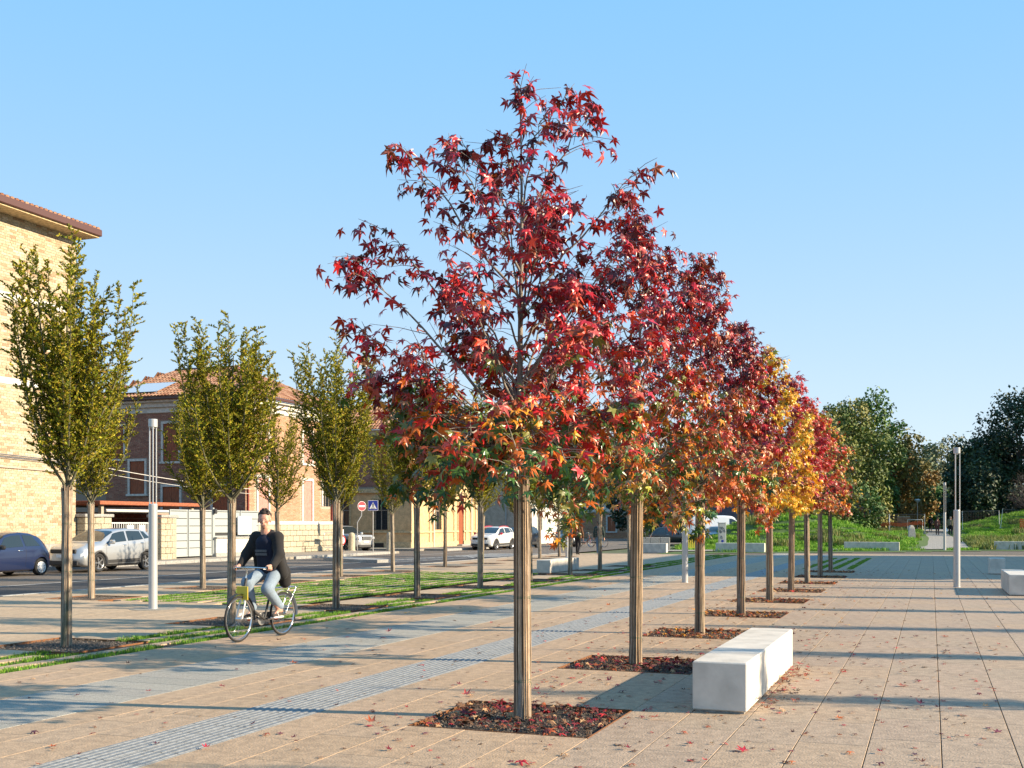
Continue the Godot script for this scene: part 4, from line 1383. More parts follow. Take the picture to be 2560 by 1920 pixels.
	var pale := [Color(0.12, 0.14, 0.06), Color(0.16, 0.16, 0.08), Color(0.10, 0.12, 0.05)]
	var list := [
		["broad olive green tree left of the park trees, partly behind the last sweetgum", 30.5, 114, 11.0, 5.0, 7000, 0.16, mid, 0.35, 0.16], ["tall olive tree with rounded top in the middle of the park trees", 36.5, 122, 13.4, 5.4, 8000, 0.16, mid, 0.35, 0.14],
		["tallest park tree with loose green top and bare twigs", 41.5, 130, 15.4, 4.0, 4600, 0.17, fresh, 0.5, 0.2], ["brownish tree at the right end of the left tree group", 45.0, 134, 11.6, 4.8, 6000, 0.17, brown, 0.35, 0.12],
		["lower rust and olive tree overhanging the park path", 48.5, 140, 9.0, 4.4, 5000, 0.18, brown, 0.35, 0.10], ["dark green tree behind the brown ones in the left group", 39.5, 140, 12.0, 5.5, 5000, 0.2, dark, 0.35, 0.10],
		["bright leafy bush at the foot of the left park trees", 34.5, 112, 4.6, 2.6, 3200, 0.13, fresh, 0.35, 0.08], ["low green bush beside the brick wall", 31.0, 110, 3.6, 2.2, 2400, 0.12, mid, 0.35, 0.08],
		["far pale tree at the end of the park path, left one", 74, 205, 12.0, 6.0, 4200, 0.28, pale, 0.35, 0.1], ["far pale tree at the end of the park path, tallest one", 82, 212, 15.5, 6.5, 4200, 0.28, pale, 0.35, 0.1], ["far pale tree half hidden by the lamp posts", 90, 215, 13.5, 6.5, 4200, 0.28, pale, 0.35, 0.1],
		["mid-distance green tree left of the park path", 62, 172, 6.4, 5.0, 4200, 0.24, fresh, 0.35, 0.08], ["mid-distance dark tree behind the far walkers", 69, 178, 5.8, 5.5, 4200, 0.24, dark, 0.35, 0.06], ["mid-distance dark tree right of the far walkers", 66, 160, 4.4, 4.5, 3200, 0.22, dark, 0.35, 0.05],
		["dark evergreen at the left of the right tree group", 56.0, 131, 10.0, 4.6, 6500, 0.17, dark, 0.35, 0.04], ["broad dark evergreen in the right tree group", 58.0, 127, 13.6, 6.0, 8000, 0.17, dark, 0.35, 0.04], ["tallest dark evergreen cut by the right edge", 64.0, 125, 16.2, 6.2, 8000, 0.17, dark, 0.35, 0.04], ["dark evergreen low in the right tree group beside the bare shrub", 52.0, 124, 6.0, 4.2, 4200, 0.16, dark, 0.35, 0.03],
		["green tree standing far behind the road and parked cars", 13.5, 118, 9.5, 3.2, 3600, 0.17, dark, 0.35, 0.15], ["far green tree closing the view down the road", 6.0, 150, 12.0, 6.0, 4200, 0.22, mid, 0.35, 0.1], ["leafy tree closing the view behind the van", 20.0, 150, 12.0, 7.0, 4200, 0.22, mid, 0.35, 0.08], ["second leafy tree closing the view behind the mound", 31.0, 150, 13.0, 7.0, 4200, 0.22, mid, 0.35, 0.06]]
	var s := 600
	for q in list:
		var p := cam_xz(q[1], q[2])
		far_tree("park_tree" if q[3] > 5 else "bush", q[0], W(p.x, rise(p.x, p.y), p.y), q[3], q[4], q[5], q[6], q[7], s, q[8], q[9], "trees of the park")
		s += 1
	# leafless shrub
	for q in [["large leafless shrub with purplish twigs before the dark evergreens", 54.0, 113.0, 4], ["smaller leafless shrub nearer the right edge", 51.5, 107.0, 4]]:
		var p := cam_xz(q[1], q[2])
		t = thing("bare_shrub", q[0], "shrub", W(p.x, rise(p.x, p.y) - 0.1, p.y))
		rng.seed = int(q[1] * 10)
		b = MB.new()
		for i in 9: twigs(b, Vector3(rnd(-0.8, 0.8), 0, rnd(-0.8, 0.8)), Vector3(rnd(-0.8, 0.8), rnd(0.7, 1.1), rnd(-0.8, 0.8)).normalized(), rnd(1.7, 2.5), 0.05, 4)
		put("branches", b, M.bare, t)

func soft_grid_drop(b: MB, rows: Array) -> void:
	# like soft_grid, leaving out what lies under the plaza and the road
	var m: int = rows.size(); var n: int = rows[0].size()
	var base := b.v.size()
	for i in m:
		for j in n:
			var du: Vector3 = rows[mini(i + 1, m - 1)][j] - rows[maxi(i - 1, 0)][j]
			var dv: Vector3 = rows[i][mini(j + 1, n - 1)] - rows[i][maxi(j - 1, 0)]
			b.vert(rows[i][j], dv.cross(du).normalized())
	for i in m - 1:
		for j in n - 1:
			var p: Vector3 = rows[i][j]
			if beyond(p.x, -p.z) < -3.0 or (p.x + 17.0 + (-p.z - 72.0) * 0.15 < 0.0): continue
			var a := base + i * n + j
			for k in [a, a + n + 1, a + 1, a, a + n, a + n + 1]: b.ix.append(k)

# ---------------------------------------------------------------- trees
var ordinals := ["first", "second", "third", "fourth", "fifth", "sixth", "seventh", "eighth", "ninth", "tenth"]
var pigment := {
	"maroon": Color(0.075, 0.010, 0.014), "wine": Color(0.16, 0.012, 0.022), "crimson": Color(0.36, 0.012, 0.022), "red": Color(0.47, 0.018, 0.022), "scarlet": Color(0.52, 0.048, 0.020),
	"rose": Color(0.50, 0.085, 0.07), "rust": Color(0.30, 0.065, 0.018), "orange": Color(0.54, 0.125, 0.012), "amber": Color(0.66, 0.27, 0.018), "yellow": Color(0.74, 0.43, 0.02),
	"lime": Color(0.34, 0.34, 0.03), "olive": Color(0.14, 0.14, 0.02), "green": Color(0.045, 0.11, 0.014), "deep_green": Color(0.022, 0.065, 0.010), "tan": Color(0.50, 0.30, 0.15), "brown": Color(0.12, 0.06, 0.03)}
var leaf_shapes: Array[MB] = []
var leaf_meshes := []
var leaf_mats := {}

func star_leaf(curl: float, fold: float, twist: float) -> MB:
	# a five-lobed leaf of unit size: the tip of the middle lobe at +y, the stalk at the origin, facing +z
	var b := MB.new()
	var c := Vector2(0, 0.12)
	var bend := func(p: Vector2, up: float) -> Vector3:
		var r := p.length()
		return Vector3(p.x * (1.0 - 0.12 * curl * r), p.y, up - curl * r * r * 0.55 + twist * p.x * p.y * 0.6)
	var lobes := [[0.0, 1.0], [52.0, 0.95], [-52.0, 0.95], [112.0, 0.66], [-112.0, 0.66]]
	var at := func(deg: float, r: float) -> Vector2:
		var a := deg_to_rad(deg)
		return Vector2(sin(a), cos(a)) * r
	for l in lobes:
		var h := 26.0 if absf(l[0]) < 100 else 30.0
		var va: float = l[0] - h; var vb: float = l[0] + h
		var ra := 0.40 if absf(va) < 50 else (0.36 if absf(va) < 100 else 0.16)
		var rb := 0.40 if absf(vb) < 50 else (0.36 if absf(vb) < 100 else 0.16)
		var A: Vector3 = bend.call(at.call(va, ra), 0.0)
		var B: Vector3 = bend.call(at.call(vb, rb), 0.0)
		var S1: Vector3 = bend.call(at.call(l[0] - 12.5, l[1] * 0.62), 0.01)
		var S2: Vector3 = bend.call(at.call(l[0] + 12.5, l[1] * 0.62), 0.01)
		var T: Vector3 = bend.call(at.call(l[0], l[1]), 0.0)
		var R: Vector3 = bend.call(at.call(l[0], l[1] * 0.55), fold)
		var C: Vector3 = bend.call(Vector2.ZERO, 0.0)
		b.tri(C, R, A); b.tri(R, S1, A); b.tri(R, T, S1)
		b.tri(C, B, R); b.tri(R, B, S2); b.tri(R, S2, T)
	b.tri(Vector3(-0.012, -0.02, 0), Vector3(0.012, -0.02, 0), Vector3(0.0, -0.62, 0.10 - 0.1 * curl))
	return b

func make_leaf_shapes() -> void:
	rng.seed = 5
	for k in 9:
		var s := star_leaf([0.25, 0.55, 0.9, 1.3, 0.4, 0.75, 1.0, 0.15, 1.7][k], [0.05, 0.09, 0.06, 0.12, -0.05, 0.1, 0.05, 0.03, 0.14][k], [0.0, 0.3, -0.3, 0.2, 0.5, -0.5, 0.15, -0.1, 0.4][k])
		leaf_shapes.append(s)
		leaf_meshes.append(s.done())
	for name in pigment:
		for k in 2:
			var p: Color = pigment[name] * [0.85, 1.12][k]
			var m := mat(lin(p.r, p.g, p.b), 0.36)
			leafy(m, lin(minf(p.r * 1.6, 1), minf(p.g * 1.6, 1), minf(p.b * 1.6, 1)) * 0.55)
			leaf_mats[name + str(k)] = m

func curve(a: Vector3, ca: Vector3, b: Vector3, steps: int) -> Array:
	var out := []
	for i in steps + 1:
		var t := i / float(steps)
		out.append(a.lerp(ca, t).lerp(ca.lerp(b, t), t))
	return out
func tapered(r0: float, r1: float, steps: int) -> Array:
	var out := []
	for i in steps + 1: out.append(lerpf(r0, r1, i / float(steps)))
	return out

func reed_wrap(parent: Node3D, h: float, r0: float, r1: float, tones: Array, canes: int, ties: Array, seed_: int, lean := Vector3.ZERO) -> void:
	rng.seed = seed_
	var b := MB.new()
	for k in canes:
		var a := TAU * (k + rnd(-0.25, 0.25)) / canes
		var top := h * rnd(0.965, 1.01) + (rnd(0, 0.04) if rng.randf() < 0.2 else 0.0)
		var off := rnd(-0.003, 0.006)
		var pts := []
		var rr := []
		var w := TAU * r0 / canes * rnd(0.48, 0.75)
		var da := rnd(-0.05, 0.05)
		var tone := rnd(0.6, 1.35)
		var hue := (tones[rng.randi() % tones.size()] as Color) * tone
		var shades := []
		for i in 9:
			var t := i / 8.0
			shades.append(hue * rnd(0.62, 1.25))
			var waist := 1.0
			for q in ties: waist -= 0.07 * exp(-pow((t * h - q) / 0.18, 2))
			var r := lerpf(r0, r1, t) * waist + off + rnd(-0.003, 0.003) + (0.010 if i == 8 else 0.0)
			pts.append(Vector3(cos(a + da * t) * r, t * top, -sin(a + da * t) * r) + lean * t)
			rr.append(w * rnd(0.85, 1.15))
		b.tube(pts, rr, 4, false, shades)
	var wr := put("reed_wrap", b, M.reed, parent)
	for q in ties:
		var ring := MB.new()
		var r := lerpf(r0, r1, q / h) * 0.95 + 0.008
		for e in 2:
			var pts := []
			var tilt := rnd(-0.1, 0.1)
			for i in 15:
				var a := TAU * i / 14.0
				pts.append(Vector3(cos(a) * r, q + e * 0.012 + tilt * cos(a) * r, -sin(a) * r) + lean * q / h)
			ring.tube(pts, tapered(0.0022, 0.0022, 14), 4, false)
		ring.tube([Vector3(r, q, 0) + lean * q / h, Vector3(r + 0.015, q - 0.02, 0.01) + lean * q / h, Vector3(r + 0.006, q - 0.05, 0.02) + lean * q / h], [0.0018, 0.0018, 0.0014], 4)
		put("wire_tie", ring, M.wire, wr)

func weighted(table: Array) -> String:
	var total := 0.0
	for i in range(1, table.size(), 2): total += table[i]
	var x := rng.randf() * total
	for i in range(0, table.size(), 2):
		x -= table[i + 1]
		if x <= 0: return table[i]
	return table[0]

# colours by how far up the crown a leaf grows, 0 to 1
func tint_table(kind: String, t: float) -> Array:
	match kind:
		"first":
			if t < 0.16: return ["deep_green", 3, "green", 4, "olive", 2, "rust", 1.2, "orange", 1.3, "red", 0.5]
			if t < 0.30: return ["green", 2, "deep_green", 1, "olive", 2, "orange", 1.8, "scarlet", 1.5, "red", 1.3, "rust", 2, "amber", 0.8]
			if t < 0.45: return ["red", 2.4, "crimson", 2.4, "scarlet", 1.8, "rose", 0.9, "orange", 0.9, "olive", 1.2, "rust", 1.8, "wine", 1.4, "brown", 0.6]
			return ["red", 2.6, "crimson", 4, "rose", 1.2, "scarlet", 0.6, "wine", 2.6, "maroon", 2.2, "rust", 0.5]
		"second":
			if t < 0.2: return ["olive", 2.6, "green", 3, "deep_green", 1, "lime", 1, "amber", 1.1, "orange", 1.2, "rust", 0.8, "tan", 0.5]
			if t < 0.4: return ["orange", 2.2, "green", 1.6, "deep_green", 0.8, "olive", 1.6, "amber", 1, "scarlet", 1.5, "rust", 2.4, "tan", 0.6]
			if t < 0.6: return ["scarlet", 2, "red", 2, "orange", 1.3, "rust", 2.2, "crimson", 1.6, "olive", 0.8, "wine", 1]
			return ["red", 2.4, "crimson", 3, "scarlet", 1, "rose", 1, "wine", 2.2, "maroon", 2, "rust", 1]
		"third":
			if t < 0.25: return ["orange", 3, "rust", 2, "olive", 1.6, "tan", 1.2, "amber", 1.4, "scarlet", 1.5]
			if t < 0.55: return ["orange", 1.8, "scarlet", 2, "rust", 3, "tan", 0.8, "red", 1, "wine", 1, "olive", 0.8]
			return ["wine", 2.5, "crimson", 2, "rust", 2.4, "scarlet", 1, "maroon", 2.8, "red", 0.8]
		"dark":
			if t < 0.22: return ["orange", 1.6, "amber", 3, "rust", 0.8, "olive", 0.8, "yellow", 2.5]
			if t < 0.4: return ["crimson", 2, "wine", 2.4, "orange", 1, "amber", 1.6, "rust", 1]
			return ["wine", 3, "crimson", 2.6, "maroon", 2.4, "red", 0.8, "rust", 1]
		"yellow":
			if t < 0.8: return ["yellow", 7, "amber", 3, "lime", 1.2, "olive", 0.6]
			return ["yellow", 3, "amber", 2, "wine", 1, "lime", 1]
		"red":
			if t < 0.25: return ["orange", 2, "amber", 1, "maroon", 1.4, "olive", 1, "rust", 1.5, "crimson", 0.8]
			return ["red", 3, "crimson", 3, "rose", 2, "scarlet", 1.2, "wine", 1]
		"mixed":
			if t < 0.4: return ["orange", 2, "rust", 1.5, "tan", 1.6, "amber", 1, "olive", 1.2, "red", 0.8]
			return ["scarlet", 2, "orange", 1.5, "rose", 1.5, "red", 1.5, "tan", 0.8]
		"green":
			if t < 0.5: return ["olive", 2.5, "green", 2.2, "lime", 1.8, "yellow", 1, "amber", 0.6, "red", 0.3]
			return ["lime", 2, "amber", 1.6, "yellow", 1.2, "olive", 2, "red", 1.2, "scarlet", 0.8]
	return ["olive", 4, "green", 2, "lime", 2, "rust", 1.4, "amber", 1, "maroon", 0.8, "red", 0.4]

func sweetgum(k: int, at: Vector3, kind: String, label: String, leaves: int, height: float, tips: Array) -> void:
	var t := thing("sweetgum_tree", label, "tree", at, 0.0, "sweetgum trees in a row across the plaza")
	rng.seed = 900 + k * 17
	var lean := Vector3(rnd(-0.03, 0.03), 0, rnd(-0.03, 0.03))
	if k == 0: lean = Vector3(-0.01, 0, 0)
	var spine := func(h: float) -> Vector3:
		return Vector3(sin(h * 1.7 + k) * 0.018, h, cos(h * 1.3 + k * 2) * 0.018) + lean * h / 2.4
	var tp := []; var tr := []
	var H := height - 0.25
	for i in 19:
		var h := H * i / 18.0
		tp.append(spine.call(h))
		tr.append(lerpf(0.062, 0.005, pow(i / 18.0, 0.85)))
	var b := MB.new()
	b.tube(tp, tr, 9)
	put("trunk", b, M.bark, t)
	reed_wrap(t, 2.36 + rnd(-0.06, 0.06), 0.073, 0.062, [Color(0.72, 0.51, 0.33), Color(0.57, 0.40, 0.25), Color(0.34, 0.22, 0.14), Color(0.78, 0.62, 0.46), Color(0.08, 0.05, 0.035), Color(0.62, 0.51, 0.40)], 50, [0.32, 1.05, 1.9], 950 + k, lean)
	rng.seed = 1900 + k * 31
	if tips.is_empty():
		var a := rnd(0, TAU)
		for i in 42:
			var f := (i + rnd(0, 0.8)) / 42.0
			var h := lerpf([1.55, 1.55, 1.75, 2.0, 2.05, 2.1, 2.1, 2.1, 2.1][k], height - 0.05, pow(f, 1.12))
			var r: float = [1.62, 1.62, 1.6, 1.2, 1.45, 1.35, 1.35, 1.38, 1.38][k] * (1.0 - pow(clampf((h - 2.4) / (height - 2.2), 0, 1), 1.25)) * rnd(0.55, 1.05)
			if h < 2.0: r *= 0.85
			a += 2.4 + rnd(-0.3, 0.3)
			tips.append(Vector3(cos(a) * r, h, sin(a) * r))
		tips.append(Vector3(0, height, 0))
	var limbs := MB.new()
	var spots := []     # [point, outward direction]
	for tip: Vector3 in tips:
		var flat := Vector3(tip.x, 0, tip.z)
		var r := flat.length()
		var hb := clampf(tip.y - (0.30 if k < 3 else 0.2) - r * lerpf(0.35, 0.95, clampf((tip.y - 2.0) / 2.5, 0, 1)), 2.25, H - 0.2)
		var root: Vector3 = spine.call(hb)
		var ctl := root.lerp(tip, 0.5) + Vector3(0, (0.16 if tip.y > 2.9 else (0.42 if k < 3 else 0.2)), 0) + flat * 0.12
		var steps := 9
		var c := curve(root, ctl, tip, steps)
		for i in range(2, steps): c[i] += Vector3(rnd(-1, 1), rnd(-1, 1), rnd(-1, 1)) * 0.022
		limbs.tube(c, tapered(0.006 + 0.0075 * r, 0.0022, steps), 6, false)
		var ln := root.distance_to(tip)
		var outward := (flat.normalized() if r > 0.1 else Vector3(rnd(-1, 1), 0, rnd(-1, 1)).normalized())
		for i in int(6 + ln * 11):
			var q := clampf(pow(rng.randf(), 0.62), 0.12, 1.0)
			var e := mini(int(q * steps), steps - 1)
			var p: Vector3 = (c[e] as Vector3).lerp(c[e + 1], q * steps - e)
			var side := Vector3(rnd(-1, 1), rnd(-0.35, 0.75), rnd(-1, 1)).normalized()
			var tl := rnd(0.06, 0.42) * (1.15 - 0.6 * q)
			var tw := p + (side + outward * 0.5) * tl
			if tl > 0.1: limbs.tube([p, p.lerp(tw, 0.5) + Vector3(0, 0.015, 0), tw], [0.0038, 0.003, 0.0018], 4, false)
			for z in 3: spots.append([p.lerp(tw, rnd(0.5, 1.0)), (side * 0.6 + outward).normalized()])
		for z in 9: spots.append([tip + Vector3(rnd(-1, 1), rnd(-1, 0.4), rnd(-1, 1)) * 0.08, (outward + Vector3(rnd(-1, 1), rnd(-0.4, 0.5), rnd(-1, 1))).normalized()])
	put("limbs", limbs, M.bark if k < 2 else M.dark_bark, t)
	# leaves
	var made := []
	var cam := -at + Vector3(0, 1.7, 0)
	for i in leaves:
		var s = spots[rng.randi() % spots.size()]
		var p: Vector3 = s[0] + Vector3(rnd(-1, 1), rnd(-1.2, 0.6), rnd(-1, 1)) * 0.10
		if p.y < (1.35 if k < 3 else 1.75): p.y = rnd(1.8, 2.3)
		var tt := clampf((p.y - 1.6) / (height - 1.6) + rnd(-0.06, 0.06), 0, 1)
		var hue := weighted(tint_table(kind, tt))
		var dir: Vector3 = (s[1] * rnd(0.3, 1.1) + Vector3(rnd(-0.7, 0.7), rnd(-1.35, -0.1), rnd(-0.7, 0.7))).normalized()
		var face := (Vector3(rnd(-0.75, 0.75), rnd(0.25, 1.0), rnd(-0.75, 0.75)) + Vector3(s[1]) * 0.45).normalized()
		var x := dir.cross(face).normalized()
		var z := x.cross(dir)
		var size := rnd(0.060, 0.108) * (1.06 if k == 0 else 1.0)
		var shape := rng.randi() % 9
		if hue == "maroon" or hue == "wine": shape = [2, 3, 8, 6][rng.randi() % 4]
		made.append([Transform3D(Basis(x, dir, z).scaled_local(Vector3.ONE * size), p + dir * size * 0.5), hue, shape, p.distance_to(cam) - size * 4.0])
	made.sort_custom(func(p, q): return p[3] < q[3])
	var crown := MB.new()
	var mesh_count := 0
	for i in made.size():
		var e = made[i]
		if mesh_count < 300 and i % 2 == 0:
			mi("leaf", leaf_meshes[e[2]], leaf_mats[e[1] + str(i / 2 % 2)], t, e[0])
			mesh_count += 1
		else:
			crown.add(leaf_shapes[e[2]], e[0], (pigment[e[1]] as Color) * rnd(0.78, 1.2))
	put("foliage", crown, M.leaf, t).set_meta("kind", "stuff")
	if k < 3:
		for i in 9:
			var s = spots[rng.randi() % spots.size()]
			var ball := MB.new()
			var p: Vector3 = s[0]
			ball.tube([p, p + Vector3(0.005, -0.07, 0)], [0.0012, 0.0012], 4, false)
			var core := p + Vector3(0.005, -0.085, 0)
			for j in 26:
				var y := 1.0 - 2.0 * (j + 0.5) / 26.0
				var a := j * 2.39996
				var dir := Vector3(sqrt(1 - y * y) * cos(a), y, sqrt(1 - y * y) * sin(a))
				var sd := dir.cross(Vector3(0.3, 0.5, 0.8)).normalized() * 0.006
				var s2 := dir.cross(sd).normalized() * 0.006
				for w in [[sd, s2], [s2, -sd], [-sd, -s2], [-s2, sd]]: ball.tri(core + dir * 0.009 + w[0], core + dir * 0.009 + w[1], core + dir * 0.019)
			var p0: Color = pigment["olive"]
			put("seed_ball", ball, M.twig, t)

func small_leaf(b: MB, p: Vector3, dir: Vector3, up: Vector3, l: float) -> void:
	var x := dir.cross(up).normalized() * l * 0.25
	var z := x.cross(dir).normalized() * l * 0.05
	var m := p + dir * l * 0.45
	b.quad(p, m + x + z, p + dir * l - z * 2, m)
	b.quad(p, m, p + dir * l - z * 2, m - x + z)

var olive_tones := [Color(0.24, 0.235, 0.018), Color(0.16, 0.18, 0.016), Color(0.33, 0.285, 0.025), Color(0.25, 0.165, 0.025), Color(0.09, 0.12, 0.012), Color(0.38, 0.32, 0.035), Color(0.20, 0.22, 0.018)]

# an upright, vase-shaped tree with small leaves
func hornbeam(k: int, called: String, height: float, rad: float, branches: int, density: float, trunk_h: float, wrapped: bool) -> Node3D:
	var t := Node3D.new()
	t.name = called
	t.set_meta("base_name", called)
	rng.seed = 400 + k * 13
	var lean := Vector3(rnd(-0.05, 0.05), 0, rnd(-0.04, 0.04))
	var b := MB.new()
	var tp := []
	for i in 13:
		var h := (height - 0.7) * i / 12.0
		tp.append(Vector3(sin(h * 1.4 + k) * 0.02, h, cos(h * 1.1 + k) * 0.02) + lean * minf(h, 3) / 2.3)
	b.tube(tp, tapered(0.062, 0.008, 12), 8)
	put("trunk", b, M.green_bark, t)
	if wrapped: reed_wrap(t, trunk_h, 0.070, 0.062, [Color(0.68, 0.51, 0.36), Color(0.54, 0.40, 0.29), Color(0.76, 0.61, 0.45), Color(0.16, 0.11, 0.08), Color(0.66, 0.45, 0.29), Color(0.60, 0.53, 0.42)], 40, [0.42, 1.05, 1.72], 450 + k, lean * trunk_h / 2.3)
	rng.seed = 480 + k * 7
	var limbs := MB.new()
	var crown := MB.new()
	for i in branches:
		var f := (i + rnd(0, 0.7)) / branches
		var a := i * 2.39996 + rnd(-0.4, 0.4)
		var dirf := Vector3(cos(a), 0, sin(a))
		var hb := lerpf(trunk_h - 0.05, height * 0.66, pow(f, 1.3))
		var hs := lean * minf(hb, 3) / 2.3 + Vector3(0, hb, 0)
		var reach := rad * rnd(0.45, 1.0) * (1.0 - 0.35 * f)
		var top := minf(maxf(hb + rnd(1.2, 2.0), height * rnd(0.72, 0.95)), height - rnd(0.05, 0.3))
		if i == branches - 1:
			reach = 0.06; top = height
		var tip := hs + dirf * reach + Vector3(0, top - hb, 0)
		var ctl := hs + dirf * reach * 0.95 + Vector3(0, (top - hb) * 0.30, 0)
		var c := curve(hs, ctl, tip, 8)
		limbs.tube(c, tapered(0.022 * (1.0 - 0.5 * f), 0.0025, 8), 5, false)
		var nt := int((15 + 12 * (top - hb)) * density)
		for j in nt:
			var q := lerpf(0.10, 1.0, j / float(nt - 1))
			var e := mini(int(q * 8), 7)
			var p: Vector3 = (c[e] as Vector3).lerp(c[e + 1], q * 8 - e)
			var sd := (Vector3(rnd(-1, 1), rnd(0.15, 1.0), rnd(-1, 1)).normalized() + dirf * 0.25).normalized()
			var tl := rnd(0.10, 0.36) * (1.0 - 0.62 * q) + 0.05
			var tw := p + sd * tl
			limbs.tube([p, tw], [0.0028, 0.0012], 3, false)
			var nl := 10 + int(tl * 60)
			for z in nl:
				crown.col = (olive_tones[rng.randi() % olive_tones.size()] as Color) * rnd(0.7, 1.3)
				var lp := p.lerp(tw, (z + 1.0) / nl)
				var ld := (sd * 0.7 + Vector3(rnd(-1, 1), rnd(-0.25, 0.9), rnd(-1, 1))).normalized()
				small_leaf(crown, lp, ld, Vector3(rnd(-1, 1), rnd(-0.2, 1), rnd(-1, 1)).normalized(), rnd(0.036, 0.062))
	put("limbs", limbs, M.green_bark, t)
	put("foliage", crown, M.green_leaf, t).set_meta("kind", "stuff")
	return t

func make_trees() -> void:
	make_leaf_shapes()
	var kinds := ["first", "second", "third", "dark", "yellow", "red", "mixed", "green", "olive"]
	var labels := ["tallest-looking sweetgum, red above and green below, nearest the viewer beside the concrete bench", "second sweetgum, red top and orange and green lower leaves, just left of the concrete bench", "third sweetgum of the row, orange below and dark red above", "fourth sweetgum of the row, dark wine red with amber lower leaves", "golden yellow sweetgum, fifth tree of the row", "sixth sweetgum of the row, bright red above the yellow one", "seventh sweetgum of the row, orange, tan and pink leaves", "eighth sweetgum of the row, yellow green with a few red leaves", "last sweetgum of the row, olive green and rust by the far grass strips"]
	var a := deg_to_rad(20.6)
	var side := Vector3(cos(a), 0, sin(a) * -1.0)     # across the view, in the plaza's axes
	var back := Vector3(-sin(a), 0, -cos(a))
	var first := []
	# tips of the first tree's branches: across the view, up, away from the camera
	for p in [[-0.03, 5.58, 0.0], [0.36, 5.46, 0.1], [0.60, 5.25, -0.25], [-0.54, 5.12, 0.2], [-1.02, 4.95, -0.15], [1.0, 4.82, 0.1], [-0.62, 4.9, -0.4], [0.15, 5.1, -0.4], [-1.23, 4.32, 0.1], [-1.42, 4.0, -0.2], [-1.5, 3.5, 0.25], [-1.3, 2.98, -0.3], [-1.05, 2.75, 0.6], [-1.0, 2.5, -0.6], [-0.85, 2.2, 0.1], [-1.0, 2.05, -0.2], [-0.75, 1.95, -0.5], [-0.6, 2.0, 0.5], [-0.95, 2.4, 0.3], [-1.2, 2.6, 0.0], [0.4, 1.95, -0.3], [0.15, 4.4, -0.7], [0.9, 4.1, -0.5], [1.1, 3.5, 0.3], [1.15, 2.9, -0.2], [0.85, 2.35, 0.4], [0.55, 2.15, -0.5], [-0.5, 3.7, -0.9], [0.4, 3.3, -1.0], [-0.6, 3.9, 0.9], [0.35, 4.0, 0.95], [-0.2, 2.6, -1.0], [0.1, 2.7, 1.0], [-0.5, 2.1, -0.5], [0.9, 2.6, 0.8]]:
		first.append(side * p[0] + back * p[2] + Vector3(0, p[1], 0))
	rng.seed = 71
	for i in 40:
		var h := rnd(2.0, 5.2)
		var r := (1.4 * (1.0 - pow(clampf((h - 2.2) / 3.4, 0, 1), 1.3)) + 0.1) * rnd(0.35, 1.0)
		var q := i * 2.39996
		first.append(Vector3(cos(q) * r, h, sin(q) * r))
	var hs := [5.58, 5.5, 5.85, 5.45, 5.55, 5.4, 5.3, 5.3, 5.2]
	for k in 9:
		sweetgum(k, W(ROW_A, 0, PIT_A + 4.0 * k), kinds[k], labels[k], [3700, 3900, 3800, 3500, 3400, 3300, 3200, 3000, 2900][k], hs[k], first if k == 0 else [])
	var proto := []
	proto.append(hornbeam(0, "upright_tree", 5.85, 1.02, 32, 1.4, 2.25, true))
	proto.append(hornbeam(1, "upright_tree", 5.35, 1.18, 34, 1.45, 2.15, true))
	proto.append(hornbeam(2, "upright_tree", 5.65, 1.2, 31, 1.25, 2.2, true))
	proto.append(hornbeam(3, "upright_tree", 5.3, 1.1, 26, 0.95, 2.1, true))
	var order_b := [0, 1, 2, 1, 2, 0, 3, 2, 3]
	var order_c := [2, 1, 3, 1, 3, 2, 3, 3, 2, 3]
	for k in row_b_d.size():
		var o := copy(proto[order_b[k]], "upright olive-green tree, %s from the viewer in the row beside the grass strips" % ordinals[k], W(ROW_B, -0.02, row_b_d[k]), [0.0, 1.0, 2.2, 4.0, 5.1, 0.7, 2.9, 3.8, 1.7][k], "upright trees beside the grass strips")
		o.set_meta("category", "tree")
	for k in row_c_d.size():
		var o := copy(proto[order_c[k]], "upright olive-green tree, %s from the viewer in the row along the road" % ordinals[k], W(ROW_C, -0.02, row_c_d[k]), [0.6, 3.3, 1.1, 5.2, 0.3, 2.4, 4.4, 1.9, 5.8, 0.9][k], "upright trees along the road")
		o.set_meta("category", "tree")
	# the matching row on the other side, outside the frame: its shadows lie across the paving
	var slim := hornbeam(9, "columnar_tree", 6.2, 0.36, 13, 0.9, 2.0, true)
	for k in 9:
		var o := copy(slim, "slim columnar tree, %s of the row on the far right side of the plaza" % ordinals[k], W(9.6, -0.02, 9.0 + 4.0 * k), k * 1.3, "columnar trees on the right side of the plaza")
		o.set_meta("category", "tree")
	for p in proto: p.free()
	slim.free()

# ---------------------------------------------------------------- street furniture
func bench(label: String, u0: float, u1: float, d0: float, d1: float, h: float, group: String, called := "concrete_bench", category := "bench") -> void:
	var c := W((u0 + u1) / 2, 0, (d0 + d1) / 2)
	var t := thing(called, label, category, c, 0, group)
	var hx := (u1 - u0) / 2; var hz := (d1 - d0) / 2
	var b := MB.new()
	b.bbox(Vector3(-hx, 0.018, -hz), Vector3(hx, h, hz), 0.011)
	put("block", b, M.concrete, t)
	b = MB.new()
	b.box(Vector3(-hx + 0.03, -0.005, -hz + 0.03), Vector3(hx - 0.03, 0.02, hz - 0.03))
	put("plinth", b, M.kerb, t)

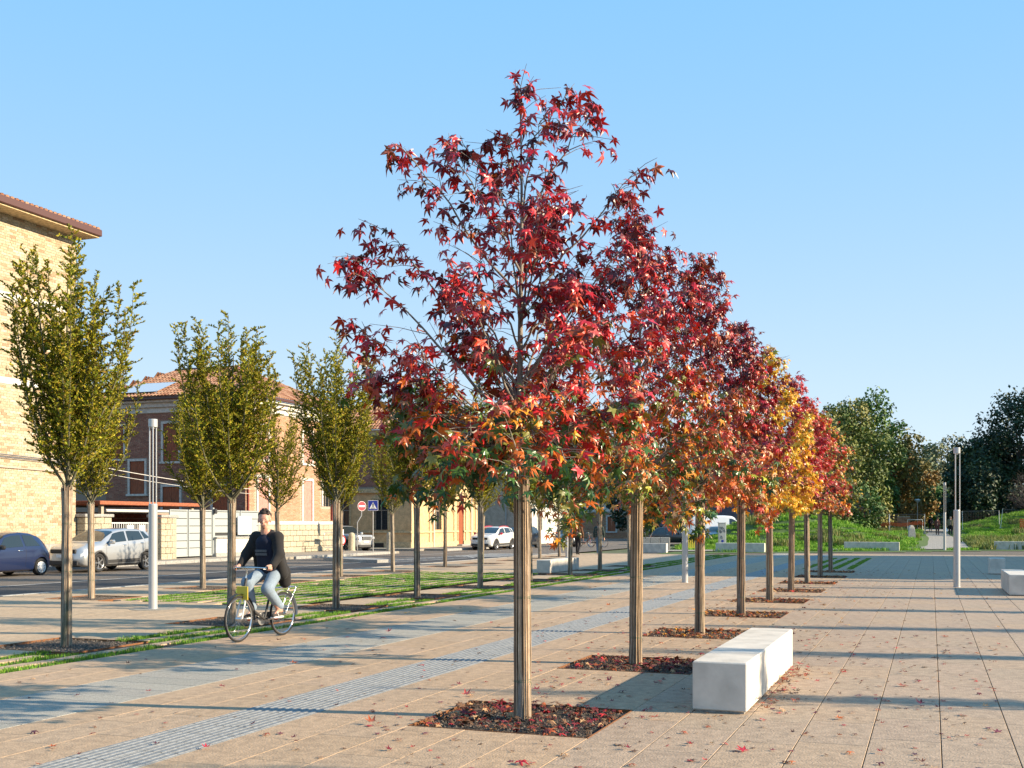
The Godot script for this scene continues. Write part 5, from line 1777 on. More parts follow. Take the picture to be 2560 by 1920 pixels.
func lamp_post(label: String, at: Vector3, h: float, turn: float) -> void:
	var t := thing("lamp_post", label, "lamp post", at, turn, "slim lamp posts on the plaza")
	var k := h / 3.78
	var b := MB.new()
	b.lathe([Vector2(0, -0.005), Vector2(0.087, -0.005), Vector2(0.087, 2.075 * k), Vector2(0.080, 2.092 * k), Vector2(0, 2.095 * k)], 28)
	put("column", b, M.lamp_paint, t)
	b = MB.new()
	b.lathe([Vector2(0, 0.0), Vector2(0.10, 0.0), Vector2(0.098, 0.012), Vector2(0.0875, 0.014)], 28)
	put("base_ring", b, M.lamp_paint, t)
	for i in 3:
		var a := TAU * i / 3.0
		b = MB.new()
		b.tube([Vector3(cos(a) * 0.073, 2.09 * k, sin(a) * 0.073), Vector3(cos(a) * 0.073, 3.64 * k, sin(a) * 0.073)], [0.0125, 0.0125], 10, false)
		put("rod", b, M.lamp_rod, t)
	b = MB.new()
	b.lathe([Vector2(0, 3.62 * k), Vector2(0.085, 3.62 * k), Vector2(0.089, 3.63 * k), Vector2(0.089, h - 0.012), Vector2(0.083, h), Vector2(0, h)], 28)
	put("head", b, M.lamp_paint, t)
	b = MB.new()
	b.lathe([Vector2(0, 3.585 * k), Vector2(0.030, 3.59 * k), Vector2(0.042, 3.605 * k), Vector2(0.046, 3.621 * k)], 16, Transform3D(), true)
	put("lens", b, M.lens, t)
	b = MB.new()
	for q in [0.35, 0.62]: b.bbox(Vector3(-0.008, q, 0.084), Vector3(0.008, q + 0.016, 0.0895), 0.002)
	put("access_screw", b, M.dark_plastic, t)

func disc(b: MB, r: float, z0: float, z1: float, xf: Transform3D, sides := 32) -> void:
	b.lathe([Vector2(0, z0), Vector2(r, z0), Vector2(r, z1), Vector2(0, z1)], sides, xf * Transform3D(Basis(Vector3.RIGHT, PI / 2), Vector3.ZERO))

func person_on_crossing(b: MB, xf: Transform3D) -> void:
	# the walking figure and the stripes, as flat print 2 mm proud of the panel
	var f := func(pts: Array):
		var p := PackedVector2Array()
		for q in pts: p.append(Vector2(q[0], q[1]))
		b.prism(p, 0.0, 0.002, xf)
	f.call([[-0.012, 0.075], [0.022, 0.072], [0.020, 0.0], [0.060, -0.085], [0.035, -0.095], [0.0, -0.02], [-0.035, -0.095], [-0.06, -0.09], [-0.022, 0.0]])
	f.call([[-0.012, 0.07], [-0.055, 0.02], [-0.042, 0.008], [-0.005, 0.045]])
	f.call([[0.022, 0.07], [0.06, 0.012], [0.046, 0.002], [0.012, 0.045]])
	disc(b, 0.021, 0.0, 0.002, xf * Transform3D(Basis(), Vector3(0.004, 0.10, 0)), 14)
	for k in 5:
		var x := -0.115 + 0.05 * k
		f.call([[x, -0.15], [x + 0.03, -0.15], [x * 0.78 + 0.022, -0.105], [x * 0.78, -0.105]])

func make_furniture() -> void:
	bench("pale concrete block bench beside the nearest red tree, in full view", -2.03, -1.54, 10.05, 13.55, 0.457, "concrete benches on the plaza")
	bench("small pale concrete bench near the grass, behind a reed-wrapped tree", -12.72, -12.23, 36.25, 39.6, 0.457, "concrete benches on the plaza")
	bench("cube-like concrete seat beyond the lamp post, the farther of the two on the right", 1.84, 2.33, 41.0, 41.9, 0.54, "concrete benches on the plaza", "concrete_cube", "seat")
	bench("concrete bench cut by the right edge, nearer than the cube seat", 1.72, 2.25, 28.9, 32.2, 0.50, "concrete benches on the plaza")
	# low walls along the skewed far edge
	for q in [["long low concrete wall before the grass mound, behind the trunks", -12.6, -9.6, 69.6], ["low concrete wall before the lawn, just right of the tree row", -5.4, -1.95, 76.6], ["low concrete wall at the right edge before the weeds", 4.0, 8.6, 82.4], ["short low concrete wall far behind the lamp hidden by leaves", -17.2, -15.0, 66.4]]:
		var t := thing("low_wall", q[0], "low wall", W(q[1], 0, q[3]), 0.0, "low concrete walls along the plaza edge")
		var b := MB.new()
		b.bbox(Vector3(0, -0.05, -0.45), Vector3(q[2] - q[1], 0.52, 0), 0.012)
		put("block", b, M.concrete, t)
	lamp_post("slim white lamp post standing left among the green trees", W(-14.6, 0, 18.4), 3.8, -0.9)
	lamp_post("slim white lamp post half hidden by the orange leaves of the tree row", W(-6.72, 0, 32.2), 3.78, 0.9)
	lamp_post("slim grey lamp post on the open paving at right", W(0.64, 0, 32.4), 3.76, 0.03)
	lamp_post("farther slim lamp post at the edge of the lawn", W(0.8, 0, 78.0), 4.4, 0.03)
	lamp_post("distant lamp post behind the small bench near the road", W(-17.25, 0, 53.8), 3.78, 0.2)
	# round foot patch of the left lamp
	var fp := MB.new()
	fp.lathe([Vector2(0.46, 0.001), Vector2(0.45, 0.006), Vector2(0, 0.007)], 30)
	var foot := put("lamp_footing", fp, M.sidewalk, self, Transform3D(Basis(), W(-14.6, 0, 18.4)))
	foot.set_meta("kind", "structure")
	# no-entry sign with a cranked pole
	var t := thing("no_entry_sign", "round red no-entry sign with white bar on a bent pole", "road sign", W(-33.05, 0.08, 60.9), 1.05)
	var b := MB.new()
	b.tube([Vector3(0, 0, 0), Vector3(0, 1.72, 0), Vector3(0.30, 2.15, 0), Vector3(0.30, 3.0, 0)], [0.03, 0.03, 0.03, 0.03], 10)
	put("pole", b, M.steel, t)
	b = MB.new()
	disc(b, 0.30, 0.03, 0.04, Transform3D(Basis(), Vector3(0.30, 2.72, 0)))
	put("plate", b, M.sign_white, t)
	b = MB.new()
	disc(b, 0.282, 0.0, 0.003, Transform3D(Basis(), Vector3(0.30, 2.72, 0.0405)))
	put("red_face", b, M.sign_red, t)
	b = MB.new()
	b.box(Vector3(0.30 - 0.22, 2.72 - 0.05, 0.0445), Vector3(0.30 + 0.22, 2.72 + 0.05, 0.047))
	put("white_bar", b, M.sign_white, t)
	# crossing sign, a box with two faces
	t = thing("crossing_sign", "square blue pedestrian crossing sign on a straight grey pole", "road sign", W(-30.55, 0.08, 58.2), 0.42)
	b = MB.new()
	b.tube([Vector3(0, 0, 0), Vector3(0, 2.45, 0)], [0.03, 0.03], 12)
	put("pole", b, M.steel, t)
	b = MB.new()
	b.bbox(Vector3(-0.295, 2.4, -0.055), Vector3(0.295, 3.0, 0.055), 0.012)
	put("sign_box", b, M.sign_back, t)
	b = MB.new()
	b.bbox(Vector3(-0.293, 2.402, 0.050), Vector3(0.293, 2.998, 0.0575), 0.003)
	put("white_rim", b, M.sign_white, t)
	b = MB.new()
	b.box(Vector3(-0.277, 2.418, 0.0575), Vector3(0.277, 2.982, 0.0595))
	put("blue_face", b, M.sign_blue, t)
	b = MB.new()
	b.prism(PackedVector2Array([Vector2(-0.215, 2.50), Vector2(0.215, 2.50), Vector2(0, 2.895)]), 0.0595, 0.0615)
	put("white_triangle", b, M.sign_white, t)
	b = MB.new()
	person_on_crossing(b, Transform3D(Basis().scaled(Vector3(1.25, 1.25, 1)), Vector3(0, 2.70, 0.0615)))
	put("walking_figure", b, M.black, t)
	# bollards
	for q in [["stone bollard in front of the silver jeep", -32.95, 60.0], ["rounded stone bollard standing alone before the ochre wall", -31.7, 62.6]]:
		t = thing("stone_bollard", q[0], "bollard", W(q[1], 0.0, q[2]), 0, "stone bollards at the side street")
		b = MB.new()
		b.lathe([Vector2(0, -0.05), Vector2(0.235, -0.05), Vector2(0.235, 0.09), Vector2(0.205, 0.13), Vector2(0.20, 0.95), Vector2(0.185, 1.06), Vector2(0.14, 1.14), Vector2(0.07, 1.18), Vector2(0, 1.19)], 24, Transform3D(), true)
		put("shaft", b, M.stone, t)
	# crowd barrier with signs
	t = thing("crowd_barrier", "steel crowd barrier standing against the block wall", "barrier", W(-32.6, 0.09, 57.2), PI / 2)
	b = MB.new()
	var loop := []
	for p in [[-1.0, 0.25], [-1.1, 0.35], [-1.1, 1.0], [-1.0, 1.1], [1.0, 1.1], [1.1, 1.0], [1.1, 0.35], [1.0, 0.25], [-1.0, 0.25]]: loop.append(Vector3(p[0], p[1], 0))
	b.tube(loop, tapered(0.02, 0.02, 8), 8)
	put("rail_loop", b, M.steel, t)
	b = MB.new()
	b.tube([Vector3(-1.1, 0.72, 0), Vector3(1.1, 0.72, 0)], [0.014, 0.014], 6)
	put("middle_rail", b, M.steel, t)
	for k in 13:
		b = MB.new()
		b.tube([Vector3(-0.95 + 0.158 * k, 0.25, 0), Vector3(-0.95 + 0.158 * k, 0.72, 0)], [0.008, 0.008], 5, false)
		put("bar", b, M.steel, t)
	for s in [-0.7, 0.7]:
		b = MB.new()
		b.tube([Vector3(s, 0.25, 0), Vector3(s, 0.14, 0)], [0.016, 0.016], 6)
		b.tube([Vector3(s, 0.0, -0.3), Vector3(s, 0.14, -0.06), Vector3(s, 0.14, 0.06), Vector3(s, 0.0, 0.3)], [0.016, 0.016, 0.016, 0.016], 6)
		put("foot", b, M.steel, t)
	t = thing("no_vehicles_sign", "round white sign with red ring hung on the crowd barrier", "road sign", W(-32.52, 0.74, 58.0), PI / 2 - 0.35)
	b = MB.new()
	disc(b, 0.30, 0.0, 0.008, Transform3D(), 32)
	put("red_ring", b, M.sign_red, t)
	b = MB.new()
	disc(b, 0.225, 0.008, 0.011, Transform3D(), 32)
	put("white_face", b, M.sign_white, t)
	t = thing("notice_board", "white notice board with red marks fixed on top of the barrier", "sign", W(-32.5, 1.18, 57.7), PI / 2 - 0.2)
	b = MB.new()
	b.box(Vector3(-0.36, -0.12, 0.0), Vector3(0.36, 0.2, 0.012))
	put("board", b, M.sign_white, t)
	b = MB.new()
	b.prism(PackedVector2Array([Vector2(-0.34, -0.04), Vector2(-0.18, -0.04), Vector2(-0.26, 0.10)]), 0.012, 0.014)
	b.box(Vector3(0.0, -0.09, 0.012), Vector3(0.30, -0.06, 0.014))
	b.box(Vector3(0.0, 0.14, 0.012), Vector3(0.30, 0.17, 0.014))
	put("red_marks", b, M.sign_red, t)
	b = MB.new()
	for k in 3: b.box(Vector3(-0.10, 0.09 - 0.05 * k, 0.012), Vector3(0.32 - 0.05 * k, 0.11 - 0.05 * k, 0.014))
	put("text_lines", b, M.dark_plastic, t)
	# tall sign pole by the parked cars
	t = thing("blue_sign_post", "grey pole with two small blue signs behind the leaves", "road sign", W(-19.9, 0, 54.9), 0.3)
	b = MB.new()
	b.tube([Vector3(0, -0.05, 0), Vector3(0, 3.0, 0)], [0.03, 0.03], 10)
	put("pole", b, M.steel, t)
	for k in 2:
		b = MB.new()
		b.bbox(Vector3(-0.2, 2.2 + 0.46 * k, 0.03), Vector3(0.2, 2.6 + 0.46 * k, 0.04), 0.004)
		var pl := put("plate", b, M.sign_blue, t)
		b = MB.new()
		b.box(Vector3(-0.11, 2.3 + 0.46 * k, 0.0405), Vector3(0.11, 2.42 + 0.46 * k, 0.0425))
		put("white_symbol", b, M.sign_white, pl)
	# ticket machine with graffiti beside the van
	t = thing("parking_machine", "tall grey parking machine covered in dark graffiti", "parking machine", W(-13.25, 0.0, 75.6), 0.36)
	b = MB.new()
	b.bbox(Vector3(-0.24, -0.1, -0.18), Vector3(0.24, 1.75, 0.18), 0.02)
	put("cabinet", b, M.grey_metal, t)
	b = MB.new()
	b.bbox(Vector3(-0.27, 1.75, -0.2), Vector3(0.27, 1.83, 0.2), 0.015)
	put("cap", b, M.white_metal, t)
	b = MB.new()
	rng.seed = 33
	for s in 7:
		var pts := []
		var c := Vector2(rnd(-0.12, 0.12), rnd(0.75, 1.6))
		for i in 9: pts.append(Vector3(c.x + cos(i * 0.9 + s) * rnd(0.03, 0.1), c.y + sin(i * 0.8 + s) * rnd(0.03, 0.12), 0.182))
		b.tube(pts, tapered(0.012, 0.012, 8), 4, false)
	put("graffiti", b, M.sign_back, t)
	b = MB.new()
	disc(b, 0.09, 0.181, 0.185, Transform3D(Basis(), Vector3(0, 0.55, 0)), 20)
	put("blue_badge", b, M.sign_blue, t)
	# temporary panel and crates near the van
	t = thing("yellow_barrier", "yellow plastic barrier panel standing at the lawn edge", "barrier", W(-15.0, 0, 74.0), 0.3)
	b = MB.new()
	for k in 6: b.bbox(Vector3(-0.35 + 0.12 * k, 0.1, -0.02), Vector3(-0.28 + 0.12 * k, 0.95, 0.02), 0.006)
	b.bbox(Vector3(-0.4, 0.9, -0.03), Vector3(0.42, 1.0, 0.03), 0.01)
	b.bbox(Vector3(-0.4, 0.06, -0.03), Vector3(0.42, 0.14, 0.03), 0.01)
	b.box(Vector3(-0.38, -0.05, -0.2), Vector3(-0.32, 0.08, 0.2))
	b.box(Vector3(0.32, -0.05, -0.2), Vector3(0.38, 0.08, 0.2))
	put("panel", b, M.yellow, t)
	t = thing("concrete_barrier", "weathered grey concrete block wall at the lawn edge", "barrier", W(-17.2, 0, 72.6), 0.3)
	for k in 3:
		b = MB.new()
		b.bbox(Vector3(-0.95 + 0.66 * k, -0.05, -0.15), Vector3(-0.31 + 0.66 * k, 0.82, 0.15), 0.02)
		put("block", b, M.kerb, t)

# ---------------------------------------------------------------- cars
func along(pts: Array, x: float) -> float:
	# piecewise curve through [x, y] points given from front (+x) to rear, softened
	var f := func(q: float) -> float:
		if q >= pts[0][0]: return pts[0][1]
		for i in pts.size() - 1:
			if q >= pts[i + 1][0]:
				var t: float = (pts[i][0] - q) / maxf(pts[i][0] - pts[i + 1][0], 1e-4)
				return lerpf(pts[i][1], pts[i + 1][1], t)
		return pts[-1][1]
	return (f.call(x - 0.07) + f.call(x - 0.035) * 2.0 + f.call(x) * 2.0 + f.call(x + 0.035) * 2.0 + f.call(x + 0.07)) / 8.0

func car_ring(p: Dictionary, x: float, open := true) -> Array:
	var L: float = p.length / 2.0
	var w: float = p.width / 2.0
	var t := clampf(absf(x) / L, 0, 1)
	var wide := w * (1.0 - 0.16 * pow(t, 5.0) - (0.30 * pow(clampf((t - 0.90) / 0.10, 0, 1), 2.0)))
	var yt := along(p.top, x)
	var belt := minf(along(p.belt, x), yt - 0.035)
	var bot: float = p.clear + 0.16 * pow(clampf((t - 0.82) / 0.18, 0, 1), 2)
	var mid := lerpf(bot, belt, 0.52)
	var g := clampf((yt - belt - 0.03) / (p.height - belt - 0.1), 0, 1)
	var wr := lerpf(wide * 0.88, wide * 0.74, g)
	var arch := bot
	if open:
		for c in [p.axle_f, p.axle_r]:
			var q: float = p.wheel * 1.13
			var dx: float = absf(x - c)
			if dx < q: arch = maxf(arch, p.wheel + sqrt(q * q - dx * dx))
	var sill := maxf(bot + 0.10, arch)
	mid = maxf(mid, sill + 0.03)
	var sh := maxf(belt - 0.10, mid + 0.03)
	belt = maxf(belt, sh + 0.03)
	yt = maxf(yt, belt + 0.012)
	return [Vector3(x, arch if arch > bot + 0.01 else bot, 0), Vector3(x, arch if arch > bot + 0.01 else bot, wide * 0.86), Vector3(x, sill, wide * 0.965), Vector3(x, mid, wide), Vector3(x, sh, wide * 0.985), Vector3(x, belt, wide * 0.94), Vector3(x, lerpf(belt, yt, 0.86), wr), Vector3(x, lerpf(belt, yt, 0.975), wr * 0.82), Vector3(x, yt, 0)]

func ring_at(p: Dictionary, x: float, s: float, side: float) -> Vector3:
	var r := car_ring(p, x)
	var i := clampi(int(s), 0, 7)
	var q: Vector3 = (r[i] as Vector3).lerp(r[i + 1], s - i)
	return Vector3(q.x, q.y, q.z * side)

func soft_grid(b: MB, rows: Array, flip := false) -> void:
	# a smooth sheet over a grid of points
	var m: int = rows.size(); var n: int = rows[0].size()
	var base := b.v.size()
	for i in m:
		for j in n:
			var du: Vector3 = rows[mini(i + 1, m - 1)][j] - rows[maxi(i - 1, 0)][j]
			var dv: Vector3 = rows[i][mini(j + 1, n - 1)] - rows[i][maxi(j - 1, 0)]
			var q := du.cross(dv).normalized()
			b.vert(rows[i][j], -q if flip else q)
	for i in m - 1:
		for j in n - 1:
			var a := base + i * n + j
			var o := [a, a + n + 1, a + n, a, a + 1, a + n + 1] if not flip else [a, a + n, a + n + 1, a, a + n + 1, a + 1]
			for k in o: b.ix.append(k)

func car_panel(p: Dictionary, xs: Array, s0: float, s1: float, side: float, lift: float, nx := 8, ns := 4) -> MB:
	# xs: [front at bottom, rear at bottom, front at top, rear at top]
	var rows := []
	for i in ns + 1:
		var t := i / float(ns)
		var row := []
		for j in nx + 1:
			var q := j / float(nx)
			var x := lerpf(lerpf(xs[0], xs[2], t), lerpf(xs[1], xs[3], t), q)
			var s := lerpf(s0, s1, t)
			var e := 0.02
			var c := ring_at(p, x, s, side)
			var nx_ := (ring_at(p, x - e, s, side) - ring_at(p, x + e, s, side)).cross(ring_at(p, x, minf(s + 0.08, 8.0), side) - ring_at(p, x, maxf(s - 0.08, 0), side)).normalized()
			if nx_.dot(Vector3(0, 0.25, side)) < 0: nx_ = -nx_
			row.append(c + nx_ * lift)
		rows.append(row)
	var b := MB.new()
	soft_grid(b, rows, side > 0)
	return b

func wheel_part(parent: Node3D, r: float, w: float, at: Vector3, out: float, spokes: int, rim_mat: Material, style: String) -> void:
	var t := Node3D.new()
	t.name = numbered("wheel", parent)
	parent.add_child(t)
	t.position = at
	t.rotation.x = PI / 2 * out     # the wheel's axis (local y) points out of the car
	var b := MB.new()
	b.lathe([Vector2(r * 0.66, -w * 0.5), Vector2(r * 0.90, -w * 0.5), Vector2(r * 0.985, -w * 0.36), Vector2(r, -w * 0.15), Vector2(r, w * 0.15), Vector2(r * 0.985, w * 0.36), Vector2(r * 0.90, w * 0.5), Vector2(r * 0.68, w * 0.46), Vector2(r * 0.66, w * 0.3)], 36, Transform3D(), true)
	put("tyre", b, M.rubber, t)
	b = MB.new()
	b.lathe([Vector2(r * 0.66, w * 0.46), Vector2(r * 0.62, w * 0.42), Vector2(r * 0.60, w * 0.1)], 36)
	if style == "cap":
		b.lathe([Vector2(r * 0.62, w * 0.40), Vector2(r * 0.50, w * 0.46), Vector2(r * 0.2, w * 0.50), Vector2(0, w * 0.50)], 36)
	else:
		b.lathe([Vector2(r * 0.17, w * 0.2), Vector2(r * 0.16, w * 0.38), Vector2(0, w * 0.40)], 18)
		for k in spokes:
			for q in [-0.10, 0.10]:
				var a: float = TAU * k / spokes
				var c0 := Vector3(cos(a), 0, sin(a))
				var c1 := Vector3(cos(a + q), 0, sin(a + q))
				var sd := c0.cross(Vector3.UP) * r * 0.035
				b.quad(c0 * r * 0.1 + Vector3(0, w * 0.36, 0) - sd, c1 * r * 0.62 + Vector3(0, w * 0.40, 0) - sd, c1 * r * 0.62 + Vector3(0, w * 0.40, 0) + sd, c0 * r * 0.1 + Vector3(0, w * 0.36, 0) + sd)
				b.quad(c0 * r * 0.1 + Vector3(0, w * 0.36, 0) + sd, c1 * r * 0.62 + Vector3(0, w * 0.40, 0) + sd, c1 * r * 0.62 + Vector3(0, w * 0.2, 0) + sd, c0 * r * 0.1 + Vector3(0, w * 0.2, 0) + sd)
	put("rim", b, rim_mat, t)
	b = MB.new()
	b.lathe([Vector2(r * 0.62, w * 0.08), Vector2(0, w * 0.08)], 24)
	if style == "cap":
		for k in 9:
			var a := TAU * k / 9.0
			b.lathe([Vector2(r * 0.055, 0), Vector2(r * 0.05, 0.004), Vector2(0, 0.004)], 8, Transform3D(Basis(), Vector3(cos(a) * r * 0.47, w * 0.468, sin(a) * r * 0.47)))
	put("brake", b, M.dark_plastic, t)

func paint(r: float, g: float, b: float, metal := 0.5) -> StandardMaterial3D:
	var m := mat(lin(r, g, b), 0.32, metal)
	m.clearcoat_enabled = true
	m.clearcoat = 0.9
	m.clearcoat_roughness = 0.05
	return m

func car(label: String, p: Dictionary, at: Vector3, turn: float) -> Node3D:
	var t := thing(p.get("called", "parked_car"), label, p.get("category", "car"), at, turn, "cars parked along the road")
	var L: float = p.length / 2.0
	var rows := []
	var under := []
	var xs := []
	var x := L
	while x > -L:
		xs.append(x)
		x -= 0.05 if absf(absf(x) - L) > 0.2 else 0.022
	xs.append(-L)
	for q in xs:
		var r := car_ring(p, q)
		var row := []
		for i in range(8, 0, -1): row.append(Vector3(r[i].x, r[i].y, -r[i].z))
		for i in range(1, 9): row.append(r[i])
		rows.append(row)
	var b := MB.new()
	soft_grid(b, rows)
	for e in [0, rows.size() - 1]:
		var c := Vector3.ZERO
		for q in rows[e]: c += q / rows[e].size()
		for i in rows[e].size() - 1:
			if e == 0: b.tri(c, rows[e][i], rows[e][i + 1])
			else: b.tri(c, rows[e][i + 1], rows[e][i])
	put("body", b, p.paint, t)
	b = MB.new()
	b.box(Vector3(-L * 0.92, p.clear + 0.02, -p.width * 0.33), Vector3(L * 0.92, p.clear + 0.34, p.width * 0.33))
	put("underbody", b, M.black, t)
	for s in [-1.0, 1.0]:
		for g in p.windows:
			put("side_window", car_panel(p, g, 5.14, 5.93, s, 0.006), M.glass, t)
		if p.has("trim"):   # dark cladding along the sill and round the arches
			put("sill_trim", car_panel(p, [p.axle_f - p.wheel * 1.2, p.axle_r + p.wheel * 1.2, p.axle_f - p.wheel * 1.25, p.axle_r + p.wheel * 1.25], 1.6, 2.45, s, 0.006, 10, 3), M.dark_plastic, t)
			for c in [p.axle_f, p.axle_r]:
				var ab := MB.new()
				var inner := []; var outer := []
				for i in 19:
					var a := PI * (i / 18.0) * 1.08 - 0.12
					for e in 2:
						var rr: float = p.wheel * (1.12 if e == 0 else 1.30)
						var px: float = c + cos(a) * rr
						var py: float = p.wheel + sin(a) * rr
						var z: float = p.width * 0.5 * (0.978 if e else 0.985) + 0.01
						(outer if e else inner).append(Vector3(px, py, z * s))
				soft_grid(ab, [inner, outer], s < 0)
				put("arch_trim", ab, M.dark_plastic, t)
		for dd in p.get("doors", []):     # door seams as thin dark grooves, and a handle
			var seam := MB.new()
			var pts := []
			for i in 9: pts.append(ring_at(p, lerpf(dd[0], dd[1], i / 8.0), lerpf(2.2, 5.05, i / 8.0), s) + Vector3(0, 0, 0.001 * s))
			seam.tube(pts, tapered(0.004, 0.004, 8), 4, false)
			put("door_seam", seam, M.black, t)
			if dd.size() > 2:
				var hp := ring_at(p, dd[2], 4.35, s) + Vector3(0, 0, 0.018 * s)
				var hb := MB.new()
				hb.tube([hp + Vector3(0.10, 0, -0.02 * s), hp + Vector3(0.07, 0, 0), hp + Vector3(-0.07, 0, 0), hp + Vector3(-0.10, 0, -0.02 * s)], [0.011, 0.013, 0.013, 0.011], 6)
				put("door_handle", hb, M.chrome if p.get("chrome", true) else p.paint, t)
		var mp := ring_at(p, p.mirror, 5.0, s)
		b = MB.new()
		b.tube([mp + Vector3(0, 0.02, -0.03 * s), mp + Vector3(-0.02, 0.06, 0.07 * s)], [0.03, 0.03], 6)
		b.bbox(mp + Vector3(-0.10, 0.02, minf(0.05 * s, 0.24 * s)), mp + Vector3(0.06, 0.17, maxf(0.05 * s, 0.24 * s)), 0.04)
		put("wing_mirror", b, p.get("mirror_mat", p.paint), t)
		# lights
		if p.has("headlight"):
			put("headlight", car_panel(p, p.headlight, p.head_s[0], p.head_s[1], s, 0.008, 8, 4), M.lamp_clear, t)
		put("tail_light", car_panel(p, p.tail, p.tail_s[0], p.tail_s[1], s, 0.008, 6, 4), M.lamp_red, t)
		for c in [p.axle_f, p.axle_r]:
			wheel_part(t, p.wheel, 0.21, Vector3(c, p.wheel - 0.002, s * (p.width * 0.5 - 0.135)), s, p.get("spokes", 5), p.get("rim", M.steel), p.get("style", "spoke"))
	# windscreen and rear window, both halves
	for q in [["windscreen", p.screen], ["rear_window", p.back]]:
		b = MB.new()
		for s in [-1.0, 1.0]:
			var h: MB = car_panel(p, [q[1][0], q[1][1], q[1][0], q[1][1]], 6.15, 8.0, s, 0.006, 8, 5)
			b.add(h, Transform3D())
		put(q[0], b, M.glass, t)
	# face: grille, lower intake, plate
	var fx := L + 0.004
	b = MB.new()
	b.bbox(Vector3(fx - 0.09, p.grille[0], -p.grille[2]), Vector3(fx + 0.012, p.grille[1], p.grille[2]), 0.02)
	var gr := put("grille", b, M.black, t)
	if p.has("slots"):
		b = MB.new()
		for k in 8: b.bbox(Vector3(fx + 0.004, p.grille[0] - 0.01, -0.34 + 0.088 * k - 0.014), Vector3(fx + 0.022, p.grille[1] + 0.01, -0.34 + 0.088 * k + 0.014), 0.006)
		put("grille_bar", b, p.paint, gr)
	b = MB.new()
	b.bbox(Vector3(fx - 0.06, p.clear + 0.08, -p.width * 0.36), Vector3(fx + 0.01, p.clear + 0.24, p.width * 0.36), 0.02)
	put("lower_intake", b, M.dark_plastic, t)
	for e in [1.0, -1.0]:
		b = MB.new()
		var py: float = p.grille[0] - 0.10 if e > 0 else 0.72
		var ex: float = fx + 0.012 if e > 0 else -fx - 0.012
		b.bbox(Vector3(minf(ex, ex + 0.012 * e), py - 0.055, -0.26), Vector3(maxf(ex, ex + 0.012 * e), py + 0.055, 0.26), 0.004)
		var pl := put("number_plate", b, M.sign_white, t)
		b = MB.new()
		b.box(Vector3(minf(ex + 0.0125 * e, ex + 0.0145 * e), py - 0.05, 0.21 * -e - 0.03), Vector3(maxf(ex + 0.0125 * e, ex + 0.0145 * e), py + 0.05, 0.21 * -e + 0.03))
		put("blue_band", b, M.sign_blue, pl)
	if p.has("rails"):
		for s in [-1.0, 1.0]:
			var pts := []
			for i in 9:
				var q := ring_at(p, lerpf(p.rails[0], p.rails[1], i / 8.0), 6.7, s)
				pts.append(q + Vector3(0, 0.045 if i > 0 and i < 8 else 0.0, 0))
			b = MB.new()
			b.tube(pts, tapered(0.018, 0.018, 8), 6)
			put("roof_rail", b, p.rail_mat, t)
	return t

